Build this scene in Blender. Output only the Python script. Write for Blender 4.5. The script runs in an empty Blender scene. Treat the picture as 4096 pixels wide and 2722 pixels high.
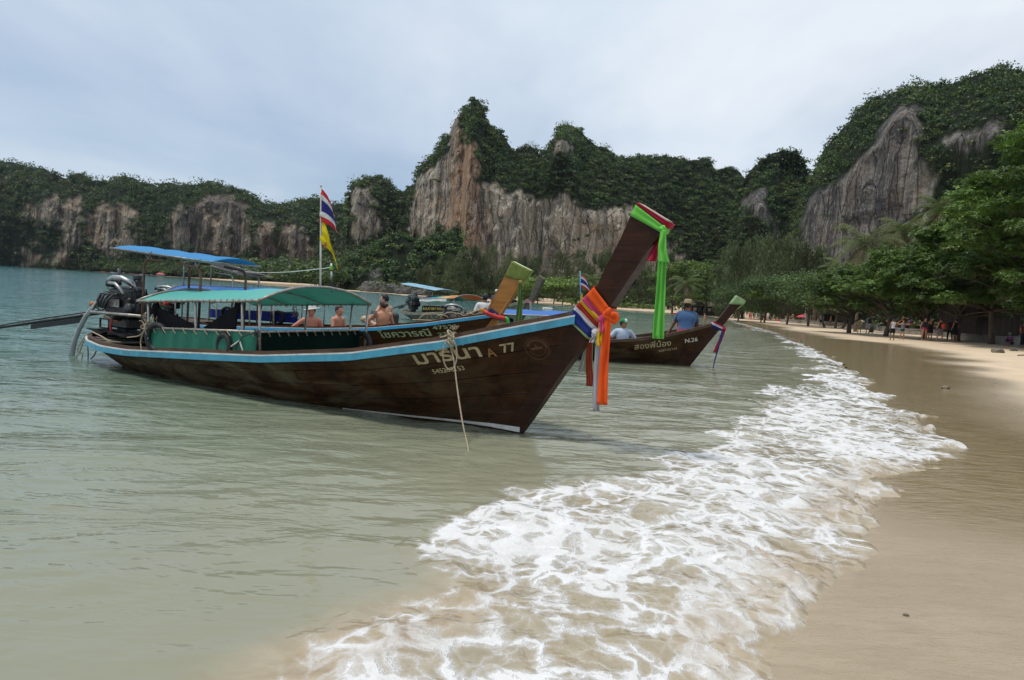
import bpy, math, random
import numpy as np
from mathutils import Vector, Matrix

R = math.radians
S = bpy.context.scene
COL = S.collection
rng = np.random.default_rng(7)
random.seed(7)

# ------------------------------------------------------------------ camera
FPX = 2768.0                                   # focal length in pixels of a 4096 px wide frame
CAM_H = 1.6
PITCH, ROLL = R(3.568), R(3.69)
cam_d = bpy.data.cameras.new('camera')
cam_d.sensor_width = 36.0
cam_d.lens = 36.0 * FPX / 4096.0
cam_d.clip_start = 0.05
cam_d.clip_end = 9000
cam = bpy.data.objects.new('camera', cam_d)
COL.objects.link(cam)
S.camera = cam
C0 = np.array([0.0, 0.0, CAM_H])
FW = np.array([0, math.cos(PITCH), -math.sin(PITCH)])
UP0 = np.array([0, math.sin(PITCH), math.cos(PITCH)])
RT0 = np.array([1.0, 0, 0])
RT = RT0 * math.cos(ROLL) + UP0 * math.sin(ROLL)
UP = UP0 * math.cos(ROLL) - RT0 * math.sin(ROLL)
cam.matrix_world = Matrix([[RT[0], UP[0], -FW[0], C0[0]], [RT[1], UP[1], -FW[1], C0[1]],
                           [RT[2], UP[2], -FW[2], C0[2]], [0, 0, 0, 1]])

# ------------------------------------------------------------------ sky, sun, exposure
SUN_EL, SUN_AZ = R(72), R(-98)                  # azimuth from +Y towards +X
SKYX, SKYY, SKYK = 3.3, 8.1, 1.0
w = bpy.data.worlds.new('World')
S.world = w
w.use_nodes = True
nt = w.node_tree
for n in list(nt.nodes):
    nt.nodes.remove(n)
def wn(t, **k):
    n = nt.nodes.new(t)
    for a, b in k.items():
        setattr(n, a, b)
    return n
out = wn('ShaderNodeOutputWorld'); bg = wn('ShaderNodeBackground')
sky = wn('ShaderNodeTexSky', sky_type='NISHITA', sun_disc=False)
sky.sun_elevation = SUN_EL; sky.sun_rotation = SUN_AZ
sky.air_density = 1.0; sky.dust_density = 1.5; sky.ozone_density = 2.0
tc = wn('ShaderNodeTexCoord')
sep = wn('ShaderNodeSeparateXYZ'); nt.links.new(tc.outputs['Generated'], sep.inputs[0])
zc = wn('ShaderNodeMath', operation='MAXIMUM'); nt.links.new(sep.outputs[2], zc.inputs[0]); zc.inputs[1].default_value = 0.0
za = wn('ShaderNodeMath', operation='ADD'); nt.links.new(zc.outputs[0], za.inputs[0]); za.inputs[1].default_value = 0.16
dx = wn('ShaderNodeMath', operation='DIVIDE'); nt.links.new(sep.outputs[0], dx.inputs[0]); nt.links.new(za.outputs[0], dx.inputs[1])
dy = wn('ShaderNodeMath', operation='DIVIDE'); nt.links.new(sep.outputs[1], dy.inputs[0]); nt.links.new(za.outputs[0], dy.inputs[1])
cb = wn('ShaderNodeCombineXYZ'); nt.links.new(dx.outputs[0], cb.inputs[0]); nt.links.new(dy.outputs[0], cb.inputs[1])
def wnoise(scale, loc, sc, detail=7, rough=0.55, dist=0.3, rot=0.0):
    m = wn('ShaderNodeMapping'); m.inputs['Location'].default_value = loc; m.inputs['Scale'].default_value = sc
    m.inputs['Rotation'].default_value = (0, 0, rot)
    nt.links.new(cb.outputs[0], m.inputs[0])
    n = wn('ShaderNodeTexNoise'); n.inputs['Scale'].default_value = scale; n.inputs['Detail'].default_value = detail
    n.inputs['Roughness'].default_value = rough; n.inputs['Distortion'].default_value = dist
    nt.links.new(m.outputs[0], n.inputs['Vector'])
    return n
def wramp(src, stops):
    r = wn('ShaderNodeValToRGB'); nt.links.new(src, r.inputs[0])
    e = r.color_ramp.elements
    e[0].position, e[0].color = stops[0][0], stops[0][1]
    e[1].position, e[1].color = stops[-1][0], stops[-1][1]
    for p, c in stops[1:-1]:
        x = e.new(p); x.color = c
    return r
def g(v): return (v, v, v, 1)
# broad layers: cloud colour (grey-mauve to near white), and how much blue shows through
n1 = wnoise(0.55, (3.1, 1.7, 0), (1.0, 0.55, 1), rot=0.35)
n2 = wnoise(1.6, (7.3, 4.4, 0), (1.0, 0.45, 1), detail=9, rot=0.3)
n3 = wnoise(0.38, (SKYX, SKYY, 0), (0.8, 0.5, 1), rot=0.2)
cloudc = wramp(n1.outputs[0], [(0.34, (6.2, 7.35, 8.8, 1)), (0.50, (7.6, 8.6, 9.7, 1)), (0.64, (9.3, 9.8, 10.4, 1))])
wisp = wramp(n2.outputs[0], [(0.48, g(0)), (0.78, g(0.42))])
mixw = wn('ShaderNodeMixRGB'); nt.links.new(wisp.outputs[0], mixw.inputs[0]); nt.links.new(cloudc.outputs[0], mixw.inputs[1])
mixw.inputs[2].default_value = (9.3, 9.7, 10.3, 1)
cover = wramp(n3.outputs[0], [(0.36, g(0.34)), (0.60, g(0.97))])
skyb = wn('ShaderNodeMixRGB', blend_type='MULTIPLY'); skyb.inputs[0].default_value = 1.0; nt.links.new(sky.outputs[0], skyb.inputs[1]); skyb.inputs[2].default_value = (SKYK * 0.80, SKYK * 0.98, SKYK * 1.14, 1)
mixs = wn('ShaderNodeMixRGB'); nt.links.new(cover.outputs[0], mixs.inputs[0])
nt.links.new(skyb.outputs[0], mixs.inputs[1]); nt.links.new(mixw.outputs[0], mixs.inputs[2])
nt.links.new(mixs.outputs[0], bg.inputs[0]); bg.inputs[1].default_value = 0.095
nt.links.new(bg.outputs[0], out.inputs[0])

sd = bpy.data.lights.new('sun', 'SUN'); sd.energy = 2.7; sd.angle = R(9); sd.color = (1.0, 0.95, 0.87)
sun = bpy.data.objects.new('sun', sd); COL.objects.link(sun)
sdir = Vector((math.sin(SUN_AZ) * math.cos(SUN_EL), math.cos(SUN_AZ) * math.cos(SUN_EL), math.sin(SUN_EL)))
sun.rotation_euler = sdir.to_track_quat('Z', 'Y').to_euler()
sun.location = (30, 30, 60)
S.view_settings.view_transform = 'Standard'
S.view_settings.look = 'None'
S.view_settings.exposure = 0.0
S.view_settings.gamma = 1.0
S.view_settings.use_curve_mapping = False
S.render.engine = 'CYCLES'
S.cycles.use_denoising = True
S.cycles.max_bounces = 6
S.cycles.diffuse_bounces = 2
S.cycles.glossy_bounces = 3
S.cycles.transmission_bounces = 4
S.cycles.transparent_max_bounces = 12
S.cycles.caustics_reflective = False
S.cycles.caustics_refractive = False
S.cycles.volume_bounces = 0

# ------------------------------------------------------------------ helpers: photo geometry
def ray(x, y):
    d = FW + RT * ((np.asarray(x, float)[..., None] - 2048) / FPX) + UP * ((1361 - np.asarray(y, float)[..., None]) / FPX)
    return d
def at(x, y, Y):
    """world point at depth Y (metres along +Y) on the sight line of photo pixel x, y"""
    d = ray(x, y)
    return C0 + d * (np.asarray(Y, float)[..., None] / d[..., 1:2])
def G(x, y, z=0.0):
    """world point at height z"""
    d = ray(x, y)
    return C0 + d * ((z - CAM_H) / d[..., 2:3])
def proj(p):
    q = np.asarray(p, float) - C0
    f = q @ FW
    return 2048 + (q @ RT) / f * FPX, 1361 - (q @ UP) / f * FPX
def V(*a): return np.array(a, float)
def unit(v):
    v = np.asarray(v, float); return v / (np.linalg.norm(v) + 1e-12)

# ------------------------------------------------------------------ helpers: noise
_perm = np.random.default_rng(11).random((64, 64, 64)).astype(np.float32)
def vnoise(x, y, z=0.0):
    x, y, z = np.broadcast_arrays(np.asarray(x, float), np.asarray(y, float), np.asarray(z, float))
    xi, yi, zi = np.floor(x), np.floor(y), np.floor(z)
    fx, fy, fz = x - xi, y - yi, z - zi
    fx = fx * fx * (3 - 2 * fx); fy = fy * fy * (3 - 2 * fy); fz = fz * fz * (3 - 2 * fz)
    xi = xi.astype(int) & 63; yi = yi.astype(int) & 63; zi = zi.astype(int) & 63
    x1, y1, z1 = (xi + 1) & 63, (yi + 1) & 63, (zi + 1) & 63
    def L(a, b, t): return a + (b - a) * t
    return L(L(L(_perm[xi, yi, zi], _perm[x1, yi, zi], fx), L(_perm[xi, y1, zi], _perm[x1, y1, zi], fx), fy),
             L(L(_perm[xi, yi, z1], _perm[x1, yi, z1], fx), L(_perm[xi, y1, z1], _perm[x1, y1, z1], fx), fy), fz) * 2 - 1
def fbm(x, y, z=0.0, o=4, gain=0.5, lac=2.03):
    s, a, f = 0.0, 1.0, 1.0
    for i in range(o):
        s = s + a * vnoise(x * f + 17.3 * i, y * f + 5.1 * i, z * f + 9.7 * i); a *= gain; f *= lac
    return s
def sstep(a, b, x):
    t = np.clip((x - a) / (b - a), 0, 1); return t * t * (3 - 2 * t)
def interp(x, pts):
    p = np.asarray(pts, float); return np.interp(x, p[:, 0], p[:, 1])
def in_poly(px, py, poly):
    px, py = np.asarray(px, float), np.asarray(py, float)
    c = np.zeros(px.shape, bool); n = len(poly); j = n - 1
    for i in range(n):
        xi, yi = poly[i]; xj, yj = poly[j]
        if yi != yj:
            c ^= ((yi > py) != (yj > py)) & (px < (xj - xi) * (py - yi) / (yj - yi) + xi)
        j = i
    return c
def poly_dist(px, py, pl):
    """unsigned distance to an open polyline"""
    px, py = np.asarray(px, float), np.asarray(py, float)
    best = np.full(px.shape, 1e9)
    for (ax, ay), (bx, by) in zip(pl[:-1], pl[1:]):
        vx, vy = bx - ax, by - ay
        t = np.clip(((px - ax) * vx + (py - ay) * vy) / (vx * vx + vy * vy + 1e-12), 0, 1)
        best = np.minimum(best, np.hypot(px - ax - t * vx, py - ay - t * vy))
    return best

# ------------------------------------------------------------------ helpers: objects
def tag(o, label=None, cat=None, group=None, kind=None):
    if label: o['label'] = label
    if cat: o['category'] = cat
    if group: o['group'] = group
    if kind: o['kind'] = kind
    return o
def empty(name, loc=(0, 0, 0), rz=0.0, label=None, cat=None, group=None, parent=None):
    o = bpy.data.objects.new(name, None); COL.objects.link(o)
    o.empty_display_size = 0.2
    o.location = loc; o.rotation_euler = (0, 0, rz)
    if parent: o.parent = parent
    return tag(o, label, cat, group)
def mesh_np(name, verts, faces, mat=None, parent=None, smooth=True, attrs=None, mats=None, midx=None):
    """faces: (n,k) int array or list of such arrays / tuples"""
    me = bpy.data.meshes.new(name)
    verts = np.asarray(verts, np.float32)
    if isinstance(faces, np.ndarray):
        groups = [faces]
    elif len(faces) and isinstance(faces[0], np.ndarray) and faces[0].ndim == 2:
        groups = [f for f in faces if len(f)]
    else:
        d = {}
        for f in faces: d.setdefault(len(f), []).append(f)
        groups = [np.array(v, int) for v in d.values()]
    nl = sum(f.size for f in groups); nf = sum(len(f) for f in groups)
    me.vertices.add(len(verts)); me.vertices.foreach_set('co', verts.ravel())
    me.loops.add(nl); me.polygons.add(nf)
    li = np.concatenate([f.ravel() for f in groups]).astype(np.int32)
    tot = np.concatenate([np.full(len(f), f.shape[1]) for f in groups]).astype(np.int32)
    st = np.concatenate([[0], np.cumsum(tot)[:-1]]).astype(np.int32)
    me.loops.foreach_set('vertex_index', li)
    me.polygons.foreach_set('loop_start', st)
    me.polygons.foreach_set('loop_total', tot)
    me.polygons.foreach_set('use_smooth', np.full(nf, smooth))
    if mats:
        for m in mats: me.materials.append(m)
        me.polygons.foreach_set('material_index', np.asarray(midx, np.int32))
    elif mat: me.materials.append(mat)
    me.update(calc_edges=True); me.validate()
    for k, a in (attrs or {}).items():
        a = np.asarray(a, np.float32)
        if a.ndim == 1:
            at_ = me.attributes.new(k, 'FLOAT', 'POINT'); at_.data.foreach_set('value', a)
        else:
            at_ = me.attributes.new(k, 'FLOAT_COLOR', 'POINT')
            at_.data.foreach_set('color', np.hstack([a, np.ones((len(a), 1), np.float32)]).ravel())
    o = bpy.data.objects.new(name, me); COL.objects.link(o)
    if parent: o.parent = parent
    return o
def copy_tree(o, parent=None):
    c = o.copy(); COL.objects.link(c); c.parent = parent
    for ch in list(o.children): copy_tree(ch, c)
    return c

def frame_of(d, up=(0, 0, 1)):
    d = unit(d); up = np.asarray(up, float)
    if abs(d @ up) > 0.98: up = V(1, 0, 0)
    a = unit(np.cross(up, d)); return a, np.cross(d, a), d
def sm(pts, n=8):
    """smooth curve through points"""
    P = np.asarray(pts, float); Q = np.vstack([2 * P[0] - P[1], P, 2 * P[-1] - P[-2]]); out_ = []
    for i in range(1, len(Q) - 2):
        for t in np.linspace(0, 1, n, endpoint=False):
            a, b, c, d = Q[i - 1], Q[i], Q[i + 1], Q[i + 2]
            out_.append(.5 * (2 * b + (c - a) * t + (2 * a - 5 * b + 4 * c - d) * t * t + (3 * b - a - 3 * c + d) * t ** 3))
    out_.append(P[-1]); return np.array(out_)
class MB:
    """collects pieces of ONE part"""
    def __init__(s): s.v = []; s.f = []; s.n = 0
    def add(s, v, f):
        v = np.asarray(v, float); s.v.append(v)
        s.f += [tuple(int(i) + s.n for i in q) for q in f]; s.n += len(v); return s
    def box(s, c, size, rz=0.0, M=None, taper=1.0):
        x, y, z = [d / 2 for d in size]
        v = np.array([[-x, -y, -z], [x, -y, -z], [x, y, -z], [-x, y, -z], [-x * taper, -y * taper, z], [x * taper, -y * taper, z],
                      [x * taper, y * taper, z], [-x * taper, y * taper, z]])
        if M is not None: v = v @ np.asarray(M).T
        elif rz:
            k, q = math.cos(rz), math.sin(rz); v = v @ np.array([[k, -q, 0], [q, k, 0], [0, 0, 1]]).T
        return s.add(v + np.asarray(c, float), [(0, 3, 2, 1), (4, 5, 6, 7), (0, 1, 5, 4), (1, 2, 6, 5), (2, 3, 7, 6), (3, 0, 4, 7)])
    def bbox(s, c, size, b=0.01, rz=0.0, M=None):
        """box with bevelled edges"""
        x, y, z = [d / 2 for d in size]; b = min(b, x * .9, y * .9, z * .9)
        v = []
        for zz, ins in ((-z, b), (-z + b, 0), (z - b, 0), (z, b)):
            X, Y = x - ins, y - ins
            c_ = b if ins == 0 else b
            v += [[-X + c_, -Y, zz], [X - c_, -Y, zz], [X, -Y + c_, zz], [X, Y - c_, zz], [X - c_, Y, zz], [-X + c_, Y, zz], [-X, Y - c_, zz], [-X, -Y + c_, zz]]
        v = np.array(v)
        if M is not None: v = v @ np.asarray(M).T
        elif rz:
            k, q = math.cos(rz), math.sin(rz); v = v @ np.array([[k, -q, 0], [q, k, 0], [0, 0, 1]]).T
        f = [tuple(range(7, -1, -1)), tuple(range(24, 32))]
        for i in range(3):
            for j in range(8):
                k = (j + 1) % 8; f.append((i * 8 + j, i * 8 + k, i * 8 + 8 + k, i * 8 + 8 + j))
        return s.add(v + np.asarray(c, float), f)
    def tube(s, pts, r, n=8, cap=True, closed=False):
        P = np.asarray(pts, float); m = len(P)
        rr = np.broadcast_to(np.asarray(r, float), (m,))
        if closed: T = np.roll(P, -1, 0) - np.roll(P, 1, 0)
        else: T = np.gradient(P, axis=0)
        a, b, _ = frame_of(T[0]); v = []
        for i in range(m):
            t = unit(T[i]); a = unit(a - t * (a @ t)); b = np.cross(t, a)
            for k in range(n):
                q = 2 * math.pi * k / n; v.append(P[i] + rr[i] * (math.cos(q) * a + math.sin(q) * b))
        f = []
        for i in range(m if closed else m - 1):
            j = (i + 1) % m
            for k in range(n):
                l = (k + 1) % n; f.append((i * n + k, i * n + l, j * n + l, j * n + k))
        if cap and not closed: f += [tuple(range(n - 1, -1, -1)), tuple(range((m - 1) * n, m * n))]
        return s.add(v, f)
    def cyl(s, a, b, r, r2=None, n=12):
        return s.tube([a, b], [r, r if r2 is None else r2], n)
    def lathe(s, c, prof, n=16, axis=(0, 0, 1), close=True):
        a, b, d = frame_of(axis); v = []; c = np.asarray(c, float)
        for r_, h in prof:
            for k in range(n):
                q = 2 * math.pi * k / n; v.append(c + d * h + r_ * (math.cos(q) * a + math.sin(q) * b))
        f = []
        for i in range(len(prof) - 1):
            for k in range(n):
                l = (k + 1) % n; f.append((i * n + k, i * n + l, (i + 1) * n + l, (i + 1) * n + k))
        if close: f += [tuple(range(n - 1, -1, -1)), tuple(range((len(prof) - 1) * n, len(prof) * n))]
        return s.add(v, f)
    def torus(s, c, Rr, r, axis=(0, 0, 1), n=24, m=10):
        a, b, d = frame_of(axis); c = np.asarray(c, float)
        return s.tube([c + Rr * (math.cos(q) * a + math.sin(q) * b) for q in np.linspace(0, 2 * math.pi, n, endpoint=False)], r, m, closed=True)
    def ball(s, c, r, n=10, m=7):
        r = np.broadcast_to(np.asarray(r, float), (3,)); v = []; c = np.asarray(c, float)
        for i in range(m + 1):
            t = math.pi * i / m
            for k in range(n):
                q = 2 * math.pi * k / n; v.append(c + r * V(math.sin(t) * math.cos(q), math.sin(t) * math.sin(q), -math.cos(t)))
        f = [(i * n + k, i * n + (k + 1) % n, (i + 1) * n + (k + 1) % n, (i + 1) * n + k) for i in range(m) for k in range(n)]
        return s.add(v, f)
    def prism(s, poly, d):
        """poly: planar 3-D polygon, d: extrusion vector"""
        P = np.asarray(poly, float); n = len(P); v = np.vstack([P, P + np.asarray(d, float)])
        return s.add(v, [tuple(range(n - 1, -1, -1)), tuple(range(n, 2 * n))] + [(i, (i + 1) % n, (i + 1) % n + n, i + n) for i in range(n)])
    def grid(s, P, thick=None, wrap=False):
        """P: (a,b,3) array of points; thick: give it a back side"""
        P = np.asarray(P, float); a, b, _ = P.shape
        v = P.reshape(-1, 3); B = b if wrap else b - 1
        f = [(i * b + j, i * b + (j + 1) % b, (i + 1) * b + (j + 1) % b, (i + 1) * b + j) for i in range(a - 1) for j in range(B)]
        if not thick: return s.add(v, f)
        du = np.gradient(P, axis=0); dv = np.gradient(P, axis=1)
        N = np.cross(du, dv); N /= (np.linalg.norm(N, axis=2, keepdims=True) + 1e-9)
        w2 = (P + N * thick).reshape(-1, 3); m = a * b
        f2 = [tuple(q + m for q in reversed(t)) for t in f]
        e = []
        if not wrap:
            for i in range(a - 1):
                e += [(i * b, (i + 1) * b, (i + 1) * b + m, i * b + m), ((i + 1) * b + b - 1, i * b + b - 1, i * b + b - 1 + m, (i + 1) * b + b - 1 + m)]
        for j in range(B):
            k = (j + 1) % b
            e += [(k, j, j + m, k + m), ((a - 1) * b + j, (a - 1) * b + k, (a - 1) * b + k + m, (a - 1) * b + j + m)]
        return s.add(np.vstack([v, w2]), f + f2 + e)
    def build(s, name, mat, parent=None, smooth=False, T=None):
        v = np.vstack(s.v)
        if T is not None: v = T(v)
        o = mesh_np(name, v, s.f, mat, parent, smooth)
        return o
def smooth_by_angle(o, deg=40):
    """mark sharp edges so that flat-shaded caps stay crisp on smooth meshes"""
    me = o.data
    import bmesh
    bm = bmesh.new(); bm.from_mesh(me)
    for e in bm.edges:
        if len(e.link_faces) == 2 and e.calc_face_angle(0) > R(deg): e.smooth = False
    for f in bm.faces: f.smooth = True
    bm.to_mesh(me); bm.free()
    return o

# ------------------------------------------------------------------ helpers: materials
MATS = {}
def new_mat(name):
    m = bpy.data.materials.new(name); m.use_nodes = True
    t = m.node_tree
    for n in list(t.nodes): t.nodes.remove(n)
    o = t.nodes.new('ShaderNodeOutputMaterial')
    return m, t, o
class NT:
    def __init__(s, t): s.t = t
    def n(s, typ, inp=None, **k):
        n = s.t.nodes.new(typ)
        for a, b in k.items(): setattr(n, a, b)
        for a, b in (inp or {}).items(): s.put(n.inputs[a], b)
        return n
    def put(s, sock, val):
        if hasattr(val, 'is_linked') or hasattr(val, 'links'): s.t.links.new(val, sock)
        else:
            if isinstance(val, (tuple, list)) and len(val) == 3 and sock.type == 'RGBA': val = (*val, 1)
            sock.default_value = val
    def m(s, op, a, b=0.0, c=0.0, clamp=False):
        n = s.t.nodes.new('ShaderNodeMath'); n.operation = op; n.use_clamp = clamp
        s.put(n.inputs[0], a); s.put(n.inputs[1], b)
        if len(n.inputs) > 2: s.put(n.inputs[2], c)
        return n.outputs[0]
    def mix(s, f, a, b, mode='MIX'):
        n = s.t.nodes.new('ShaderNodeMixRGB'); n.blend_type = mode
        s.put(n.inputs[0], f); s.put(n.inputs[1], a); s.put(n.inputs[2], b); return n.outputs[0]
    def ramp(s, f, stops, interp='LINEAR'):
        n = s.t.nodes.new('ShaderNodeValToRGB'); n.color_ramp.interpolation = interp
        s.put(n.inputs[0], f); e = n.color_ramp.elements
        def c4(c): return (c, c, c, 1) if isinstance(c, (int, float)) else (*c[:3], 1)
        e[0].position, e[0].color = stops[0][0], c4(stops[0][1]); e[1].position, e[1].color = stops[-1][0], c4(stops[-1][1])
        for p, c in stops[1:-1]:
            q = e.new(p); q.color = c4(c)
        return n.outputs[0]
    def coord(s, scale=(1, 1, 1), loc=(0, 0, 0), rot=(0, 0, 0), kind='Object', src=None):
        if src is None: src = s.n('ShaderNodeTexCoord').outputs[kind]
        m = s.n('ShaderNodeMapping', {'Scale': scale, 'Location': loc, 'Rotation': rot}); s.t.links.new(src, m.inputs[0])
        return m.outputs[0]
    def noise(s, vec, scale=1.0, detail=4, rough=0.55, dist=0.0):
        return s.n('ShaderNodeTexNoise', {'Vector': vec, 'Scale': scale, 'Detail': detail, 'Roughness': rough, 'Distortion': dist}).outputs[0]
    def attr(s, name, vec=False):
        n = s.n('ShaderNodeAttribute', attribute_name=name)
        return n.outputs['Color'] if vec else n.outputs['Fac']
    def bump(s, h, strength=0.3, dist=0.02, normal=None):
        n = s.n('ShaderNodeBump', {'Height': h, 'Strength': strength, 'Distance': dist})
        if normal is not None: s.put(n.inputs['Normal'], normal)
        return n.outputs[0]
def pmat(name, c1, c2=None, scale=8.0, rough=0.6, metal=0.0, bump=0.15, bdist=0.01, stretch=(1, 1, 1), spec=0.4,
         lo=0.35, hi=0.65, dirt=None, dirt_amt=0.35, trans=0.0, rvar=0.12, detail=5, coat=0.0, sheen=0.0):
    """a worn two-tone procedural surface with grain relief and optional grime"""
    if name in MATS: return MATS[name]
    m, t, o = new_mat(name); N = NT(t)
    c2 = c2 or tuple(min(1, x * 0.72) for x in c1)
    co = N.coord(stretch)
    a = N.noise(co, scale, detail, 0.6, 0.4)
    col = N.mix(N.ramp(a, [(lo, 0.0), (hi, 1.0)]), c1, c2)
    if dirt:
        d = N.noise(N.coord((1, 1, .5), (3.3, 1.2, 7)), scale * 0.45, 7, 0.68, 0.8)
        col = N.mix(N.m('MULTIPLY', N.ramp(d, [(0.48, 0.0), (0.72, 1.0)]), dirt_amt), col, dirt)
    b = N.n('ShaderNodeBsdfPrincipled', {'Base Color': col, 'Metallic': metal, 'Specular IOR Level': spec,
            'Roughness': N.m('ADD', rough - rvar / 2, N.m('MULTIPLY', a, rvar), clamp=True), 'Coat Weight': coat, 'Sheen Weight': sheen})
    if bump: N.put(b.inputs['Normal'], N.bump(N.noise(co, scale * 3, 4, 0.6), bump, bdist))
    sh = b.outputs[0]
    if trans:
        tr = N.n('ShaderNodeBsdfTranslucent', {'Color': col})
        sh = N.n('ShaderNodeMixShader', {0: trans, 1: sh, 2: tr.outputs[0]}).outputs[0]
    t.links.new(sh, o.inputs[0]); MATS[name] = m
    return m

# ================================================================== GROUND AND WATER
def pxs(lst, z=0.0): return [tuple(G(x, y, z)[:2]) for x, y in lst]
# seaward edge of the dry beach (where the last swash ends), photo pixels on the z = 0 plane
LEAD_PX = [(3055, 2590), (3108, 2535), (3230, 2396), (3386, 2292), (3455, 2205), (3473, 2083), (3533, 1980), (3577, 1910),
           (3759, 1875), (3837, 1768), (3681, 1710), (3646, 1650), (3542, 1580), (3473, 1528), (3403, 1493), (3325, 1428), (3240, 1388)]
LEAD = [(-6.0, -40.0), (-1.2, -4.0), (0.2, 0.5), (0.95, 2.2), tuple(G(3090, 2722)[:2])] + pxs(LEAD_PX) + \
       [(19.8, 48), (24.0, 64), (28.0, 80), (31.5, 95), (36, 112), (41, 132), (45, 158), (43, 178), (30, 188), (12, 196), (-8, 206), (-30, 218), (-46, 224)]
LEFT_SHORE = [(-60, 236), (-95, 262), (-130, 330), (-170, 430), (-240, 520), (-345, 590), (-470, 660), (-640, 760), (-900, 900), (-1600, 1200)]
WPOLY = LEAD + LEFT_SHORE + [(-3000, 1000), (-3000, -60)]
SHORE = LEAD + LEFT_SHORE
def shore_d(x, y):
    """signed distance to the water's edge, positive over water"""
    d = poly_dist(x, y, SHORE)
    return np.where(in_poly(x, y, WPOLY), d, -d)
# the smoother line that the beach profile follows
BEACH = [(-6.0, -40.0), (-1.2, -4.0), (0.4, 0.5), (1.9, 3.2), (3.6, 5.4), (5.8, 9.2), (8.2, 14), (12.0, 26), (15.4, 38)] + LEAD[-13:] + LEFT_SHORE
BPOLY = BEACH + [(-3000, 1000), (-3000, -60)]
def land_z(x, y):
    x, y = np.asarray(x, float), np.asarray(y, float)
    d = poly_dist(x, y, BEACH); d = np.where(in_poly(x, y, BPOLY), d, -d)
    l = np.maximum(-d, 0)
    up = np.interp(l, [0, 3, 8, 14, 22, 30, 45, 90, 300], [0, .012, .09, .30, .52, .75, 1.0, 1.6, 3.0])
    dn = np.interp(np.maximum(d, 0), [0, 2, 6, 15, 60, 400], [0, .10, .34, .8, 2.5, 6.0])
    return up - dn + 0.004 * fbm(x * 1.3, y * 1.3, 0.0, 3) * (l > 0) - 0.02
def GT(x, y):
    """point where the sight line of a photo pixel meets the beach"""
    z = 0.0
    for _ in range(12):
        p = G(x, y, z); z = 0.5 * z + 0.5 * float(land_z(p[0], p[1]))
    return np.array([p[0], p[1], float(land_z(p[0], p[1]))])

def polar(dists, angs):
    A, D = np.meshgrid(angs, dists)
    x, y = np.sin(A) * D, np.cos(A) * D
    a, b = D.shape
    i = np.arange(a * b).reshape(a, b)
    f = np.stack([i[:-1, :-1], i[:-1, 1:], i[1:, 1:], i[1:, :-1]], -1).reshape(-1, 4)
    return x.ravel(), y.ravel(), f

# ---- sand and sea bed: one sheet out to the horizon
ds = np.concatenate([np.linspace(0.8, 8, 75), np.geomspace(8.15, 60, 90), np.geomspace(62, 4000, 70)])
gx, gy, gf = polar(ds, np.linspace(-R(64), R(64), 200))
gz = land_z(gx, gy)
gl = -poly_dist(gx, gy, BEACH); gl = np.where(in_poly(gx, gy, BPOLY), gl, -gl)     # metres landward
wet_px = [(2934, 1279), (3027, 1286), (3155, 1310), (3283, 1335), (3400, 1354), (3560, 1372), (3719, 1390), (3814, 1415), (3910, 1440), (4000, 1482), (4096, 1540), (4600, 1760)]
WETL = [(36, 118)] + pxs(wet_px, 0.05) + [(30, 16), (40, -20)]
wetp = [(43, 185), (45, 158), (41, 132)] + WETL + [(-20, -20), (-20, 185)]
wd = poly_dist(gx, gy, WETL); wd = np.where(in_poly(gx, gy, wetp), wd, -wd) + 0.9 * fbm(gx * .35, gy * .35, 2, 3) * np.clip(gy / 30, .15, 1)
wet = sstep(-0.5, 1.2, wd)
film = sstep(0.4, 2.5, wd) * sstep(4.5, 9.0, np.hypot(gx, gy) + 0.8 * fbm(gx * .5, gy * .5, 4, 3))
m, t, o = new_mat('beach sand'); N = NT(t)
co = N.coord()
a1 = N.noise(co, 0.7, 6, 0.6, 0.5); a2 = N.noise(co, 60, 3, 0.7); a3 = N.noise(N.coord((1, 3.5, 1), rot=(0, 0, 0.5)), 2.2, 5, 0.6, 0.6)
dry = N.mix(N.ramp(a1, [(0.35, 0), (0.65, 1)]), (0.62, 0.485, 0.335), (0.54, 0.41, 0.275))
dry = N.mix(N.ramp(a2, [(0.3, 0.0), (0.7, 0.35)]), dry, (0.44, 0.34, 0.235))
wetc = N.mix(N.ramp(a1, [(0.3, 0), (0.7, 1)]), (0.375, 0.296, 0.200), (0.320, 0.250, 0.166))
wetc = N.mix(N.ramp(a3, [(0.42, 0.0), (0.62, 0.5)]), wetc, (0.275, 0.212, 0.136))
filmc = N.mix(N.ramp(a3, [(0.35, 0), (0.65, 1)]), (0.215, 0.160, 0.085), (0.285, 0.215, 0.125))
aw, af = N.attr('wet'), N.attr('film')
speck = N.noise(N.coord((1, 1, 1), (5, 2, 0)), 9, 6, 0.75, 0.3)
sp = N.m('MULTIPLY', N.ramp(speck, [(0.66, 0.0), (0.70, 1.0)]), N.m('MULTIPLY', N.ramp(a1, [(0.45, 0.0), (0.6, 1.0)]), af))
col = N.mix(aw, dry, wetc); col = N.mix(af, col, filmc); col = N.mix(sp, col, (0.7, 0.68, 0.62))
rip = N.noise(N.coord((0.9, 2.6, 1), rot=(0, 0, 0.25)), 3.2, 4, 0.6, 0.9)
mark = N.noise(N.coord((1.0, 4.5, 1), rot=(0, 0, -0.45)), 6.0, 4, 0.65, 1.2)
rough = N.m('SUBTRACT', 0.9, N.m('ADD', N.m('MULTIPLY', aw, 0.58), N.m('MULTIPLY', af, 0.20)))
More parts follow.
